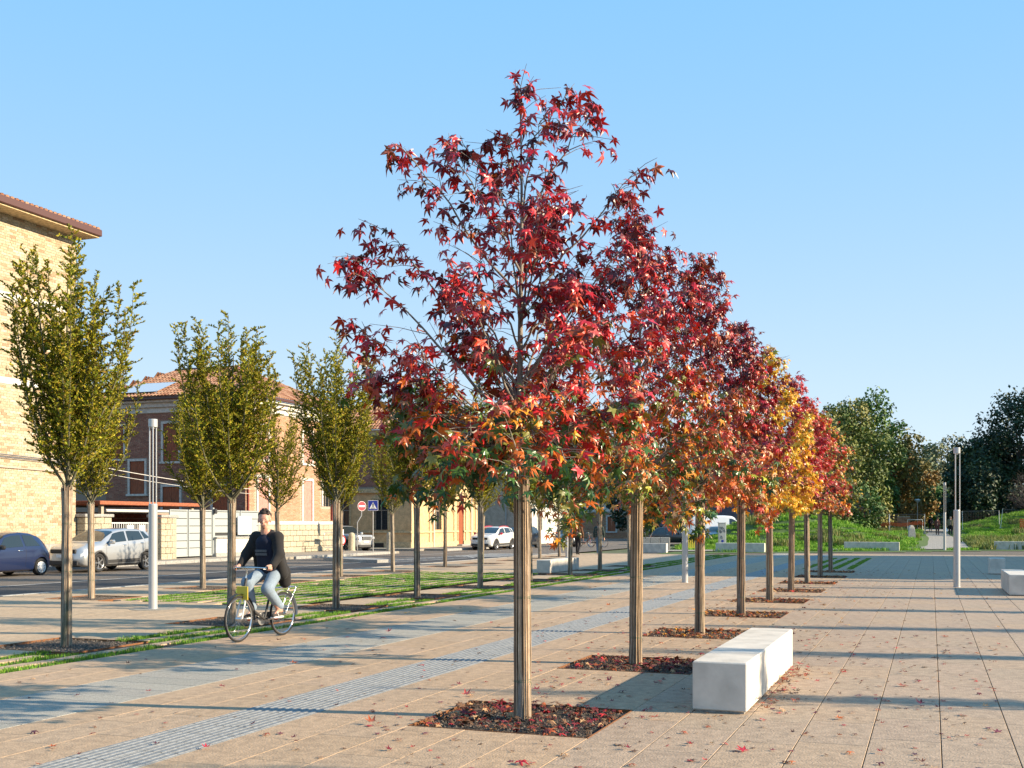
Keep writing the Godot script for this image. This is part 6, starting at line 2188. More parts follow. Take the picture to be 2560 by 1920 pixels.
func make_cars() -> void:
	var hatch := {"length": 3.57, "width": 1.63, "height": 1.49, "clear": 0.16, "wheel": 0.29, "axle_f": 1.10, "axle_r": -1.20,
		"top": [[1.79, 0.55], [1.74, 0.68], [1.60, 0.80], [1.30, 0.90], [0.95, 0.97], [0.62, 1.18], [0.30, 1.38], [0.0, 1.46], [-0.45, 1.49], [-0.90, 1.45], [-1.20, 1.35], [-1.45, 1.12], [-1.62, 0.88], [-1.74, 0.62], [-1.79, 0.5]],
		"belt": [[1.79, 0.52], [1.4, 0.78], [0.9, 0.88], [-0.6, 0.93], [-1.3, 0.96], [-1.6, 0.80], [-1.79, 0.5]],
		"windows": [[0.72, -0.42, 0.30, -0.36], [-0.52, -1.18, -0.46, -0.92]], "screen": [0.90, 0.28], "back": [-1.18, -1.50],
		"doors": [[0.78, 0.80], [-0.45, -0.50, -0.25]], "mirror": 0.66, "mirror_mat": M.black,
		"headlight": [1.66, 1.42, 1.62, 1.46], "head_s": [3.6, 4.8], "tail": [-1.60, -1.72, -1.58, -1.68], "tail_s": [3.4, 4.6], "grille": [0.52, 0.58, 0.25],
		"style": "cap", "rim": mat(lin(0.66, 0.67, 0.68), 0.35, 0.2), "paint": paint(0.009, 0.018, 0.062, 0.1)}
	car("dark blue small hatchback cut by the left edge", hatch, W(-29.15, -0.045, 28.75), -PI / 2)
	var suv := {"length": 4.38, "width": 1.81, "height": 1.59, "clear": 0.20, "wheel": 0.345, "axle_f": 1.30, "axle_r": -1.34,
		"top": [[2.19, 0.6], [2.14, 0.82], [2.0, 0.93], [1.6, 1.03], [1.15, 1.09], [0.75, 1.32], [0.35, 1.50], [0.0, 1.57], [-0.5, 1.595], [-1.1, 1.57], [-1.6, 1.50], [-1.85, 1.30], [-2.03, 1.08], [-2.13, 0.92], [-2.19, 0.6]],
		"belt": [[2.19, 0.58], [1.9, 0.82], [1.2, 0.98], [0.0, 1.03], [-1.0, 1.09], [-1.6, 1.18], [-1.95, 1.05], [-2.19, 0.6]],
		"windows": [[0.95, -0.22, 0.42, -0.24], [-0.32, -1.20, -0.34, -1.12], [-1.27, -1.62, -1.20, -1.38]], "screen": [1.08, 0.34], "back": [-1.66, -1.98],
		"doors": [[0.98, 0.92], [-0.25, -0.28, -0.06], [-1.22, -1.26, -1.06]], "mirror": 0.78,
		"headlight": [2.10, 1.62, 2.08, 1.66], "head_s": [4.0, 5.0], "tail": [-1.84, -2.12, -1.86, -2.10], "tail_s": [3.9, 4.9], "grille": [0.70, 0.84, 0.55],
		"spokes": 5, "trim": true, "rim": mat(lin(0.40, 0.40, 0.41), 0.3, 0.8), "paint": paint(0.46, 0.47, 0.48, 0.6)}
	car("silver crossover car parked before the white railing gate", suv, W(-29.0, -0.045, 33.75), -PI / 2 + 0.02)
	var white := suv.duplicate()
	white.merge({"length": 4.15, "width": 1.76, "height": 1.62, "paint": paint(0.62, 0.61, 0.58, 0.0), "mirror_mat": mat(lin(0.5, 0.02, 0.04), 0.3), "rails": [0.3, -1.35], "rail_mat": mat(lin(0.55, 0.02, 0.05), 0.3), "axle_f": 1.25, "axle_r": -1.30, "headlight": [2.04, 1.7, 2.02, 1.74], "head_s": [3.4, 4.2], "tail": [-1.84, -2.0, -1.86, -2.0]}, true)
	car("white compact crossover with red roof rails and mirrors", white, W(-28.0, -0.045, 70.8), -PI / 2 - 0.06)
	var dark := suv.duplicate()
	dark.merge({"paint": paint(0.012, 0.018, 0.035), "rails": [0.4, -1.4], "rail_mat": M.black, "height": 1.66}, true)
	car("dark blue crossover with black roof rails behind the white car", dark, W(-27.9, -0.045, 76.0), -PI / 2)
	var grey := hatch.duplicate()
	grey.merge({"paint": paint(0.07, 0.08, 0.09), "style": "spoke", "rim": M.steel, "mirror_mat": M.dark_plastic}, true)
	car("dark grey small car parked beyond the white car, next to the bicycles", grey, W(-26.6, -0.045, 82.4), -PI / 2 + 0.35)
	var jeep := {"length": 4.23, "width": 1.80, "height": 1.67, "clear": 0.22, "wheel": 0.35, "axle_f": 1.32, "axle_r": -1.25,
		"top": [[2.12, 0.7], [2.10, 0.98], [2.0, 1.06], [1.4, 1.10], [0.95, 1.12], [0.62, 1.40], [0.40, 1.60], [0.0, 1.66], [-1.2, 1.67], [-1.8, 1.62], [-1.95, 1.35], [-2.05, 1.1], [-2.12, 0.6]],
		"belt": [[2.12, 0.66], [2.0, 0.98], [1.0, 1.05], [-1.8, 1.08], [-2.12, 0.6]],
		"windows": [[0.85, -0.2, 0.52, -0.2], [-0.3, -1.1, -0.3, -1.1]], "screen": [0.95, 0.42], "back": [-1.8, -2.02],
		"doors": [[0.92, 0.9], [-0.24, -0.25, -0.05]], "mirror": 0.75, "headlight": [2.09, 2.0, 2.09, 2.0], "head_s": [3.6, 4.4], "tail": [-1.98, -2.08, -1.98, -2.08], "tail_s": [3.6, 4.6],
		"grille": [0.74, 0.96, 0.42], "slots": true, "trim": true, "paint": paint(0.42, 0.43, 0.44, 0.4)}
	var j := car("silver boxy jeep with slotted grille nosing out of the side street", jeep, W(-34.95, -0.043, 62.4), -0.28)
	for s in [-1.0, 1.0]:
		var b := MB.new()
		disc(b, 0.10, 0.0, 0.03, Transform3D(Basis(Vector3.UP, PI / 2), Vector3(2.105, 0.87, 0.60 * s)), 20)
		put("round_headlight", b, M.lamp_clear, j)
	var rear := suv.duplicate()
	rear.merge({"paint": paint(0.10, 0.13, 0.20), "height": 1.55}, true)
	car("blue grey car seen from behind far down the road", rear, W(-16.5, -0.045, 92.0), -PI / 2 + 0.2)
	rear = suv.duplicate()
	rear.merge({"paint": paint(0.05, 0.055, 0.06)}, true)
	car("dark car behind the grass mound, only its roof and windows showing", rear, W(-16.6, 0.0, 108.0), 0.35)
	var small := hatch.duplicate()
	small.merge({"paint": paint(0.03, 0.035, 0.04), "style": "spoke", "rim": M.steel}, true)
	car("dark small car parked left of the white van", small, W(-20.5, -0.02, 92.5), 0.2)
	# van
	var van := {"called": "white_van", "category": "van", "length": 5.4, "width": 2.0, "height": 2.45, "clear": 0.22, "wheel": 0.34, "axle_f": 1.75, "axle_r": -1.65,
		"top": [[2.70, 0.7], [2.66, 0.95], [2.45, 1.12], [2.05, 1.26], [1.70, 1.75], [1.35, 2.20], [1.05, 2.40], [0.5, 2.45], [-2.4, 2.45], [-2.62, 2.40], [-2.68, 1.9], [-2.70, 0.6]],
		"belt": [[2.70, 0.66], [2.4, 1.02], [1.9, 1.16], [-2.6, 1.2], [-2.70, 0.6]],
		"windows": [[1.86, 0.78, 1.42, 0.80]], "screen": [2.02, 1.30], "back": [-2.64, -2.67],
		"doors": [[0.70, 0.68, 0.85], [1.95, 1.9]], "mirror": 1.75, "mirror_mat": M.black, "headlight": [2.62, 2.35, 2.60, 2.38], "head_s": [3.8, 4.8], "tail": [-2.6, -2.68, -2.6, -2.68], "tail_s": [3.4, 4.6],
		"grille": [0.72, 0.84, 0.5], "paint": paint(0.74, 0.74, 0.74, 0.0), "chrome": false}
	car("white panel van parked behind the grass mound", van, W(-16.9, -0.02, 94.6), 0.36)

# ---------------------------------------------------------------- people and bicycles
# bones: [a, b, radius at a, radius at b]; their rounded union is meshed on a grid
func flesh(out: MB, bones: Array, cell: float, k: float) -> void:
	var lo := Vector3.ONE * 1e9; var hi := -lo
	for q in bones:
		for e in 2:
			var r: float = q[2 + e] + k + cell * 2
			lo = lo.min(q[e] - Vector3.ONE * r); hi = hi.max(q[e] + Vector3.ONE * r)
	var n := Vector3i(((hi - lo) / cell).ceil()) + Vector3i.ONE
	var f := PackedFloat32Array()
	f.resize(n.x * n.y * n.z)
	f.fill(1.0)
	for q in bones:
		var a: Vector3 = q[0]; var b: Vector3 = q[1]
		var ra: float = q[2]; var rb: float = q[3]
		var m: float = maxf(ra, rb) + k + cell * 1.5
		var i0 := Vector3i(((a.min(b) - Vector3.ONE * m - lo) / cell).floor()).clamp(Vector3i.ZERO, n - Vector3i.ONE)
		var i1 := Vector3i(((a.max(b) + Vector3.ONE * m - lo) / cell).ceil()).clamp(Vector3i.ZERO, n - Vector3i.ONE)
		var ab := b - a
		var l2 := maxf(ab.length_squared(), 1e-9)
		for z in range(i0.z, i1.z + 1):
			for y in range(i0.y, i1.y + 1):
				var at := (z * n.y + y) * n.x
				for x in range(i0.x, i1.x + 1):
					var p := lo + Vector3(x, y, z) * cell
					var t := clampf((p - a).dot(ab) / l2, 0, 1)
					var d := (p - a - ab * t).length() - lerpf(ra, rb, t)
					var o := f[at + x]
					var h := maxf(k - absf(o - d), 0.0) / k
					f[at + x] = minf(o, d) - h * h * k * 0.25
	var ids := {}
	var base := out.v.size()
	var corner := [0, 1, n.x, n.x + 1, n.x * n.y, n.x * n.y + 1, n.x * n.y + n.x, n.x * n.y + n.x + 1]
	var edges := [[0, 1], [2, 3], [4, 5], [6, 7], [0, 2], [1, 3], [4, 6], [5, 7], [0, 4], [1, 5], [2, 6], [3, 7]]
	for z in n.z - 1:
		for y in n.y - 1:
			for x in n.x - 1:
				var at := (z * n.y + y) * n.x + x
				if f[at] > cell * 2.5 or f[at] < -cell * 2.5: continue
				var inside := 0
				for c in corner:
					if f[at + c] < 0: inside += 1
				if inside == 0 or inside == 8: continue
				var sum := Vector3.ZERO
				var cnt := 0
				for e in edges:
					var p: float = f[at + corner[e[0]]]; var q: float = f[at + corner[e[1]]]
					if (p < 0) != (q < 0):
						var t := p / (p - q)
						var c0 := Vector3(e[0] & 1, (e[0] >> 1) & 1, e[0] >> 2); var c1 := Vector3(e[1] & 1, (e[1] >> 1) & 1, e[1] >> 2)
						sum += c0.lerp(c1, t); cnt += 1
				var pos := lo + (Vector3(x, y, z) + sum / cnt) * cell
				var g := Vector3(f[at + 1] - f[at] + f[at + corner[3]] - f[at + corner[2]], f[at + corner[2]] - f[at] + f[at + corner[3]] - f[at + 1], f[at + corner[4]] - f[at] + f[at + corner[6]] - f[at + corner[2]])
				ids[at] = out.vert(pos, g.normalized())
	for at in ids:
		var i: int = at
		for ax in 3:
			var st: int = [1, n.x, n.x * n.y][ax]
			var o1: int = [n.x, n.x * n.y, 1][ax]
			var o2: int = [n.x * n.y, 1, n.x][ax]
			if (f[i] < 0) == (f[i + st] < 0): continue
			if not (ids.has(i - o1) and ids.has(i - o2) and ids.has(i - o1 - o2)): continue
			var a: int = ids[i]; var b: int = ids[i - o1]; var c: int = ids[i - o1 - o2]; var d: int = ids[i - o2]
			var q := [a, b, c, a, c, d] if f[i] > 0 else [a, c, b, a, d, c]
			for v in q: out.ix.append(v)

func head_bones(c: Vector3, fwd: Vector3, s := 1.0) -> Array:
	var up := Vector3.UP
	var side := up.cross(fwd).normalized()
	var p := func(x, y, z): return c + (side * x + up * y + fwd * z) * s
	return [
		[p.call(0, 0.035, -0.02), p.call(0, 0.03, 0.015), 0.088 * s, 0.080 * s], [p.call(0, -0.03, 0.03), p.call(0, -0.085, 0.045), 0.062 * s, 0.040 * s],
		[p.call(0, -0.01, 0.085), p.call(0, -0.038, 0.108), 0.011 * s, 0.014 * s], [p.call(-0.03, 0.022, 0.078), p.call(0.03, 0.022, 0.078), 0.012 * s, 0.012 * s],
		[p.call(-0.022, -0.066, 0.082), p.call(0.022, -0.066, 0.082), 0.008 * s, 0.008 * s], [p.call(-0.022, -0.077, 0.080), p.call(0.022, -0.077, 0.080), 0.008 * s, 0.008 * s],
		[p.call(-0.083, 0.005, -0.005), p.call(-0.086, -0.035, 0.0), 0.014 * s, 0.010 * s], [p.call(0.083, 0.005, -0.005), p.call(0.086, -0.035, 0.0), 0.014 * s, 0.010 * s],
		[p.call(-0.04, -0.012, 0.06), p.call(0.04, -0.012, 0.06), 0.03 * s, 0.03 * s],
		[p.call(0, -0.07, -0.02), p.call(0, -0.20, -0.04), 0.053 * s, 0.058 * s]]
func eye_parts(parent: Node, c: Vector3, fwd: Vector3, s := 1.0) -> void:
	var side := Vector3.UP.cross(fwd).normalized()
	for x in [-0.033, 0.033]:
		var b := MB.new()
		b.lathe([Vector2(0, -0.009), Vector2(0.007, -0.005), Vector2(0.009, 0), Vector2(0.007, 0.005), Vector2(0, 0.009)], 10, Transform3D(Basis().scaled(Vector3.ONE * s), c + (side * x + Vector3.UP * 0.003 + fwd * 0.086) * s), true)
		put("eye", b, M.black, parent)
func hair_bones(c: Vector3, fwd: Vector3, s := 1.0) -> Array:
	var side := Vector3.UP.cross(fwd).normalized()
	var p := func(x, y, z): return c + (side * x + Vector3.UP * y + fwd * z) * s
	var out := [[p.call(0, 0.075, -0.045), p.call(0, 0.088, 0.025), 0.072 * s, 0.060 * s], [p.call(0, 0.02, -0.065), p.call(0, -0.04, -0.06), 0.062 * s, 0.045 * s]]
	for x in [-1, 1]: out.append([p.call(0.06 * x, 0.06, -0.03), p.call(0.07 * x, 0.03, -0.025), 0.04 * s, 0.022 * s])
	for i in 14: out.append([p.call(rnd(-0.06, 0.06), rnd(0.08, 0.12), rnd(-0.08, 0.06)), p.call(rnd(-0.07, 0.07), rnd(0.11, 0.155), rnd(-0.09, 0.08)), 0.026 * s, 0.014 * s])
	return out
# a hand closed round a bar that runs along `bar` through p; `up` is the back of the hand
func grip_bones(p: Vector3, bar: Vector3, up: Vector3, wrist: Vector3, s := 1.0) -> Array:
	var fw := bar.cross(up).normalized()
	if fw.dot(p - wrist) < 0: fw = -fw
	var q := func(x, y, z): return p + (bar * x + up * y + fw * z) * s
	var out := [[wrist, q.call(0, 0.028, -0.03), 0.027 * s, 0.026 * s], [q.call(-0.025, 0.026, -0.02), q.call(0.025, 0.026, -0.02), 0.018 * s, 0.018 * s]]
	for i in 4:
		var x := -0.033 + 0.022 * i
		var l: float = [0.9, 1.0, 0.97, 0.8][i]
		out.append([q.call(x, 0.026, -0.005), q.call(x, 0.022, 0.022 * l), 0.0100 * s, 0.0095 * s])
		out.append([q.call(x, 0.022, 0.022 * l), q.call(x, -0.006, 0.030 * l), 0.0095 * s, 0.0088 * s])
		out.append([q.call(x, -0.006, 0.030 * l), q.call(x, -0.024, 0.010), 0.0088 * s, 0.0078 * s])
	out.append([q.call(-0.034, 0.016, -0.025), q.call(-0.042, -0.006, -0.018), 0.0115 * s, 0.010 * s])
	out.append([q.call(-0.042, -0.006, -0.018), q.call(-0.030, -0.024, 0.0), 0.010 * s, 0.0085 * s])
	return out
# a hanging, slightly curled hand
func loose_bones(w: Vector3, down: Vector3, fwd: Vector3, s := 1.0) -> Array:
	var side := down.cross(fwd).normalized()
	var q := func(x, y, z): return w + (side * x + down * y + fwd * z) * s
	var out := [[w, q.call(0, 0.03, 0), 0.026 * s, 0.03 * s], [q.call(0, 0.04, -0.022), q.call(0, 0.075, 0.022), 0.018 * s, 0.017 * s], [q.call(0, 0.04, 0.022), q.call(0, 0.078, -0.022), 0.018 * s, 0.017 * s]]
	for i in 4:
		var z := -0.03 + 0.02 * i
		var l: float = [0.8, 0.97, 1.0, 0.9][i]
		out.append([q.call(0, 0.078, z), q.call(0.006, 0.115 * (0.9 + 0.1 * l), z), 0.0095 * s, 0.009 * s])
		out.append([q.call(0.006, 0.115 * (0.9 + 0.1 * l), z), q.call(0.022, 0.15 * l, z), 0.009 * s, 0.0075 * s])
	out.append([q.call(0, 0.03, 0.026), q.call(0.015, 0.065, 0.046), 0.012 * s, 0.010 * s])
	out.append([q.call(0.015, 0.065, 0.046), q.call(0.024, 0.095, 0.044), 0.010 * s, 0.008 * s])
	return out

func bicycle(label: String, at: Vector3, turn: float, frame_m: Material, yellow: bool, basket: bool) -> void:
	# forward is +z
	var t := thing("bicycle", label, "bicycle", at, turn)
	var R := 0.335
	var ra := Vector3(0, R, -0.53); var fa := Vector3(0, R, 0.56)
	for e in 2:
		var c: Vector3 = [ra, fa][e]
		var wn := Node3D.new()
		wn.name = numbered("wheel", t)
		t.add_child(wn)
		wn.position = c
		var b := MB.new()
		var ring := []
		for i in 33: ring.append(Vector3(0, cos(TAU * i / 32.0), sin(TAU * i / 32.0)) * (R - 0.018))
		b.tube(ring, tapered(0.018, 0.018, 32), 8, false)
		put("tyre", b, M.rubber, wn)
		b = MB.new()
		for i in 33: ring[i] *= 0.94
		b.tube(ring, tapered(0.012, 0.012, 32), 6, false)
		put("rim", b, M.chrome, wn)
		b = MB.new()
		for i in 28:
			var a := TAU * i / 28.0
			b.tube([Vector3(0.03 if i % 2 else -0.03, cos(a + 0.2) * 0.03, sin(a + 0.2) * 0.03), Vector3(0, cos(a), sin(a)) * (R - 0.04)], [0.0012, 0.0012], 3, false)
		b.tube([Vector3(-0.045, 0, 0), Vector3(0.045, 0, 0)], [0.022, 0.022], 8)
		put("spokes", b, M.chrome, wn)
		b = MB.new()
		var arc := []
		for i in 13:
			var a := lerpf(-0.5, 2.1, i / 12.0) if e == 0 else lerpf(-1.7, 0.75, i / 12.0)
			arc.append(Vector3(0, cos(a if e == 1 else a - 1.2) , sin(a if e == 1 else a - 1.2)) * (R + 0.022))
		for i in 12:
			var p: Vector3 = arc[i]; var q: Vector3 = arc[i + 1]
			for sdn in [1.0, 1.012]: b.quad(p * sdn + Vector3(-0.028, 0, 0), q * sdn + Vector3(-0.028, 0, 0), q * sdn + Vector3(0.028, 0, 0), p * sdn + Vector3(0.028, 0, 0))
		put("mudguard", b, M.white_metal if yellow and e == 0 else M.dark_plastic, wn)
	var bb := Vector3(0, 0.285, -0.06); var st := Vector3(0, 0.80, -0.25); var hd := Vector3(0, 0.86, 0.40); var hl := Vector3(0, 0.66, 0.46)
	var b := MB.new()
	b.tube([bb, st], [0.018, 0.016], 10)
	b.tube([hl + Vector3(0, 0.03, 0), Vector3(0, 0.42, 0.2), bb], [0.022, 0.022, 0.02], 10)
	b.tube([hl - Vector3(0, 0.03, -0.008), hd + Vector3(0, 0.05, -0.015)], [0.022, 0.022], 10)
	for s in [-1.0, 1.0]:
		b.tube([bb + Vector3(0.02 * s, 0, -0.02), ra + Vector3(0.055 * s, 0, 0)], [0.010, 0.008], 6)
		b.tube([st + Vector3(0.012 * s, -0.06, 0), ra + Vector3(0.055 * s, 0, 0)], [0.009, 0.008], 6)
	put("frame", b, frame_m, t)
	b = MB.new()
	for s in [-1.0, 1.0]: b.tube([hl + Vector3(0.02 * s, -0.04, 0.01), hl + Vector3(0.045 * s, -0.10, 0.02), fa + Vector3(0.05 * s, 0, 0)], [0.014, 0.014, 0.009], 8)
	put("fork", b, M.white_metal if yellow else frame_m, t)
	b = MB.new()
	b.tube([hd, hd + Vector3(0, 0.17, -0.03), hd + Vector3(0, 0.20, 0.02)], [0.014, 0.014, 0.014], 8)
	b.tube([Vector3(-0.29, 1.045, 0.20), Vector3(-0.27, 1.06, 0.30), Vector3(-0.12, 1.07, 0.41), Vector3(0.12, 1.07, 0.41), Vector3(0.27, 1.06, 0.30), Vector3(0.29, 1.045, 0.20)], tapered(0.012, 0.012, 5), 8)
	var hb := put("handlebar", b, M.chrome, t)
	for s in [-1.0, 1.0]:
		b = MB.new()
		b.tube([Vector3(0.293 * s, 1.043, 0.185), Vector3(0.275 * s, 1.058, 0.285)], [0.017, 0.017], 8)
		put("grip", b, M.rubber, hb)
		b = MB.new()
		b.tube([Vector3(0.255 * s, 1.05, 0.33), Vector3(0.29 * s, 1.03, 0.25)], [0.005, 0.004], 5)
		put("brake_lever", b, M.chrome, hb)
	b = MB.new()
	b.tube([st, st + Vector3(0, 0.10, -0.03)], [0.013, 0.013], 8)
	put("seat_post", b, M.chrome, t)
	b = MB.new()
	flesh(b, [[Vector3(0.05, 0.925, -0.40), Vector3(-0.05, 0.925, -0.40), 0.045, 0.045], [Vector3(0, 0.93, -0.40), Vector3(0, 0.93, -0.16), 0.05, 0.022]], 0.015, 0.03)
	put("saddle", b, M.black, t)
	b = MB.new()
	b.lathe([Vector2(0.0, -0.004), Vector2(0.088, -0.004), Vector2(0.095, 0), Vector2(0.088, 0.004), Vector2(0, 0.004)], 24, Transform3D(Basis(Vector3(0, 0, 1), PI / 2), bb + Vector3(-0.05, 0, 0)))
	put("chainring", b, M.steel, t)
	b = MB.new()
	b.bbox(Vector3(-0.075, 0.30, -0.60), Vector3(-0.062, 0.38, 0.05), 0.006)
	put("chain_guard", b, M.dark_plastic, t)
	for s in [-1.0, 1.0]:
		var pd := bb + Vector3(0.115 * s, 0.0, -0.17 * s)
		b = MB.new()
		b.tube([bb + Vector3(0.06 * s, 0, 0), pd - Vector3(0.04 * s, 0, 0)], [0.011, 0.009], 6)
		put("crank", b, M.chrome, t)
		b = MB.new()
		b.bbox(pd + Vector3(-0.045, -0.014, -0.045), pd + Vector3(0.045, 0.014, 0.045), 0.006)
		var pp := put("pedal", b, M.dark_plastic, t)
		b = MB.new()
		b.box(pd + Vector3(-0.03, -0.009, 0.0455), pd + Vector3(0.03, 0.009, 0.049))
		put("reflector", b, M.orange, pp)
	b = MB.new()
	b.tube([ra + Vector3(0.05, 0, 0), Vector3(0.06, 0.73, -0.80)], [0.006, 0.006], 5)
	b.tube([ra + Vector3(-0.05, 0, 0), Vector3(-0.06, 0.73, -0.80)], [0.006, 0.006], 5)
	for x in [-0.06, 0.0, 0.06]: b.tube([Vector3(x, 0.735, -0.85), Vector3(x, 0.735, -0.33)], [0.006, 0.006], 5)
	put("rear_rack", b, M.chrome, t)
	if yellow:
		b = MB.new()
		b.bbox(Vector3(-0.10, 0.60, 0.47), Vector3(0.10, 0.80, 0.485), 0.008)
		put("number_panel", b, M.yellow, t)
	if basket:
		b = MB.new()
		for i in 9:
			var x := -0.17 + 0.0425 * i
			b.tube([Vector3(x * 0.8, 0.82, 0.45), Vector3(x, 1.0, 0.45)], [0.003, 0.003], 3, false)
			b.tube([Vector3(x * 0.8, 0.82, 0.70), Vector3(x, 1.0, 0.74)], [0.003, 0.003], 3, false)
			b.tube([Vector3(x * 0.8, 0.82, 0.45), Vector3(x * 0.8, 0.82, 0.70)], [0.003, 0.003], 3, false)
		b.tube([Vector3(-0.17, 1.0, 0.45), Vector3(0.17, 1.0, 0.45), Vector3(0.17, 1.0, 0.74), Vector3(-0.17, 1.0, 0.74), Vector3(-0.17, 1.0, 0.45)], tapered(0.005, 0.005, 4), 4)
		put("basket", b, M.steel, t)

func cloth(r: float, g: float, b: float) -> StandardMaterial3D:
	var m := grained(lin(r, g, b), M.bark.albedo_texture, M.kerb.normal_texture, 6.0, 0.9, false, 0.5, false)
	m.rim_enabled = true
	m.rim = 0.2
	return m

func make_cyclist() -> void:
	bicycle("city bicycle ridden along the grey band, with a yellow panel in front", W(-9.3, 0.0, 14.2), -0.04, M.dark_plastic, true, false)
	var t := thing("person", "cyclist in black jacket and light blue jeans riding towards the left", "person", W(-9.3, 0.0, 14.2), -0.04)
	var v := func(x, y, z): return Vector3(x, y, z)
	var face := Vector3(0.42, -0.03, 0.9).normalized()
	var hc := Vector3(0.0, 1.765, -0.06)
	var hip := Vector3(0, 1.02, -0.27)
	var j := {}
	j.kl = Vector3(0.14, 0.74, 0.07); j.al = Vector3(0.125, 0.40, -0.27)
	j.kr = Vector3(-0.14, 0.84, 0.17); j.ar = Vector3(-0.125, 0.405, 0.06)
	j.sl = Vector3(0.19, 1.50, -0.12); j.sr = Vector3(-0.19, 1.50, -0.12)
	j.el = Vector3(0.29, 1.25, -0.02); j.er = Vector3(-0.29, 1.25, -0.02)
	j.wl = Vector3(0.285, 1.09, 0.165); j.wr = Vector3(-0.285, 1.09, 0.165)
	var b := MB.new()
	flesh(b, [[hip, Vector3(0, 1.28, -0.20), 0.13, 0.125], [Vector3(0, 1.28, -0.20), Vector3(0, 1.46, -0.14), 0.13, 0.12], [j.sl, j.sr, 0.065, 0.065], [j.sl, j.el, 0.05, 0.04], [j.el, j.wl, 0.04, 0.028], [j.sr, j.er, 0.05, 0.04], [j.er, j.wr, 0.04, 0.028],
		[hip + Vector3(0.09, -0.02, 0.02), j.kl, 0.085, 0.058], [j.kl, j.al, 0.055, 0.036], [hip + Vector3(-0.09, -0.02, 0.02), j.kr, 0.085, 0.058], [j.kr, j.ar, 0.055, 0.036],
		[j.al, j.al + Vector3(0, -0.05, 0.13), 0.034, 0.026], [j.ar, j.ar + Vector3(0, -0.05, 0.13), 0.034, 0.026], [Vector3(0, 1.48, -0.14), hc + Vector3(0, -0.12, -0.03), 0.062, 0.056]], 0.018, 0.05)
	flesh(b, head_bones(hc, face, 1.06), 0.007, 0.022)
	var hands := []
	flesh(b, grip_bones(Vector3(0.287, 1.049, 0.235), Vector3(0.18, -0.15, -0.97).normalized(), Vector3(0, 1, -0.12).normalized(), j.wl), 0.0055, 0.006)
	flesh(b, grip_bones(Vector3(-0.287, 1.049, 0.235), Vector3(-0.18, -0.15, -0.97).normalized(), Vector3(0, 1, -0.12).normalized(), j.wr), 0.0055, 0.006)
	put("body", b, M.skin, t)
	eye_parts(t, hc, face, 1.06)
	rng.seed = 91
	b = MB.new()
	flesh(b, hair_bones(hc, face, 1.06), 0.009, 0.02)
	put("hair", b, mat(lin(0.03, 0.018, 0.012), 0.7), t)
	# open dark jacket: back, sides and sleeves
	b = MB.new()
	flesh(b, [[Vector3(0.08, 1.46, -0.17), Vector3(0.13, 0.98, -0.30), 0.11, 0.115], [Vector3(-0.08, 1.46, -0.17), Vector3(-0.13, 0.98, -0.30), 0.11, 0.115], [Vector3(0.17, 1.35, -0.10), Vector3(0.20, 0.95, -0.24), 0.07, 0.075], [Vector3(-0.17, 1.35, -0.10), Vector3(-0.20, 0.95, -0.24), 0.07, 0.075],
		[Vector3(0.14, 0.98, -0.36), Vector3(0.13, 0.82, -0.40), 0.10, 0.09], [Vector3(-0.14, 0.98, -0.36), Vector3(-0.13, 0.82, -0.40), 0.10, 0.09], [Vector3(0.1, 0.9, -0.42), Vector3(-0.1, 0.9, -0.42), 0.08, 0.08],
		[j.sl, j.sr, 0.085, 0.085], [j.sl, j.el, 0.083, 0.075], [j.el, j.wl + Vector3(0, 0.0, -0.03), 0.074, 0.056], [j.sr, j.er, 0.083, 0.075], [j.er, j.wr + Vector3(0, 0.0, -0.03), 0.074, 0.056], [Vector3(0.05, 1.57, -0.16), Vector3(-0.05, 1.57, -0.16), 0.05, 0.05]], 0.015, 0.045)
	put("jacket", b, cloth(0.020, 0.018, 0.019), t)
	b = MB.new()
	flesh(b, [[Vector3(0.05, 1.42, -0.085), Vector3(0.06, 1.05, -0.15), 0.105, 0.11], [Vector3(-0.05, 1.42, -0.085), Vector3(-0.06, 1.05, -0.15), 0.105, 0.11], [Vector3(0, 1.50, -0.12), Vector3(0, 1.42, -0.1), 0.09, 0.1]], 0.015, 0.05)
	put("sweater", b, cloth(0.012, 0.018, 0.05), t)
	b = MB.new()
	for k in 2: b.box(Vector3(-0.10, 1.235 + 0.05 * k, 0.012), Vector3(0.10, 1.27 + 0.05 * k, 0.028), Transform3D(Basis(Vector3.RIGHT, 0.17), Vector3(0, 0.02, -0.21)))
	put("chest_print", b, cloth(0.16, 0.17, 0.19), t)
	b = MB.new()
	flesh(b, [[Vector3(0.07, 1.02, -0.26), Vector3(-0.07, 1.02, -0.26), 0.135, 0.135], [hip + Vector3(0.09, -0.02, 0.03), j.kl, 0.108, 0.085], [j.kl, j.al + Vector3(0, 0.07, 0.01), 0.083, 0.068], [hip + Vector3(-0.09, -0.02, 0.03), j.kr, 0.108, 0.085], [j.kr, j.ar + Vector3(0, 0.06, 0.01), 0.083, 0.068]], 0.015, 0.04)
	put("jeans", b, cloth(0.34, 0.44, 0.56), t)
	for s in 2:
		var a: Vector3 = j.al if s == 0 else j.ar
		b = MB.new()
		flesh(b, [[a + Vector3(0, -0.03, -0.02), a + Vector3(0, -0.055, 0.06), 0.045, 0.04], [a + Vector3(0, -0.055, 0.05), a + Vector3(0, -0.07, 0.16), 0.043, 0.034]], 0.010, 0.03)
		var shoe := put("shoe", b, cloth(0.09, 0.075, 0.07), t)
		b = MB.new()
		b.bbox(a + Vector3(-0.045, -0.105, -0.06), a + Vector3(0.045, -0.08, 0.19), 0.012)
		put("sole", b, M.sign_white, shoe)
		b = MB.new()
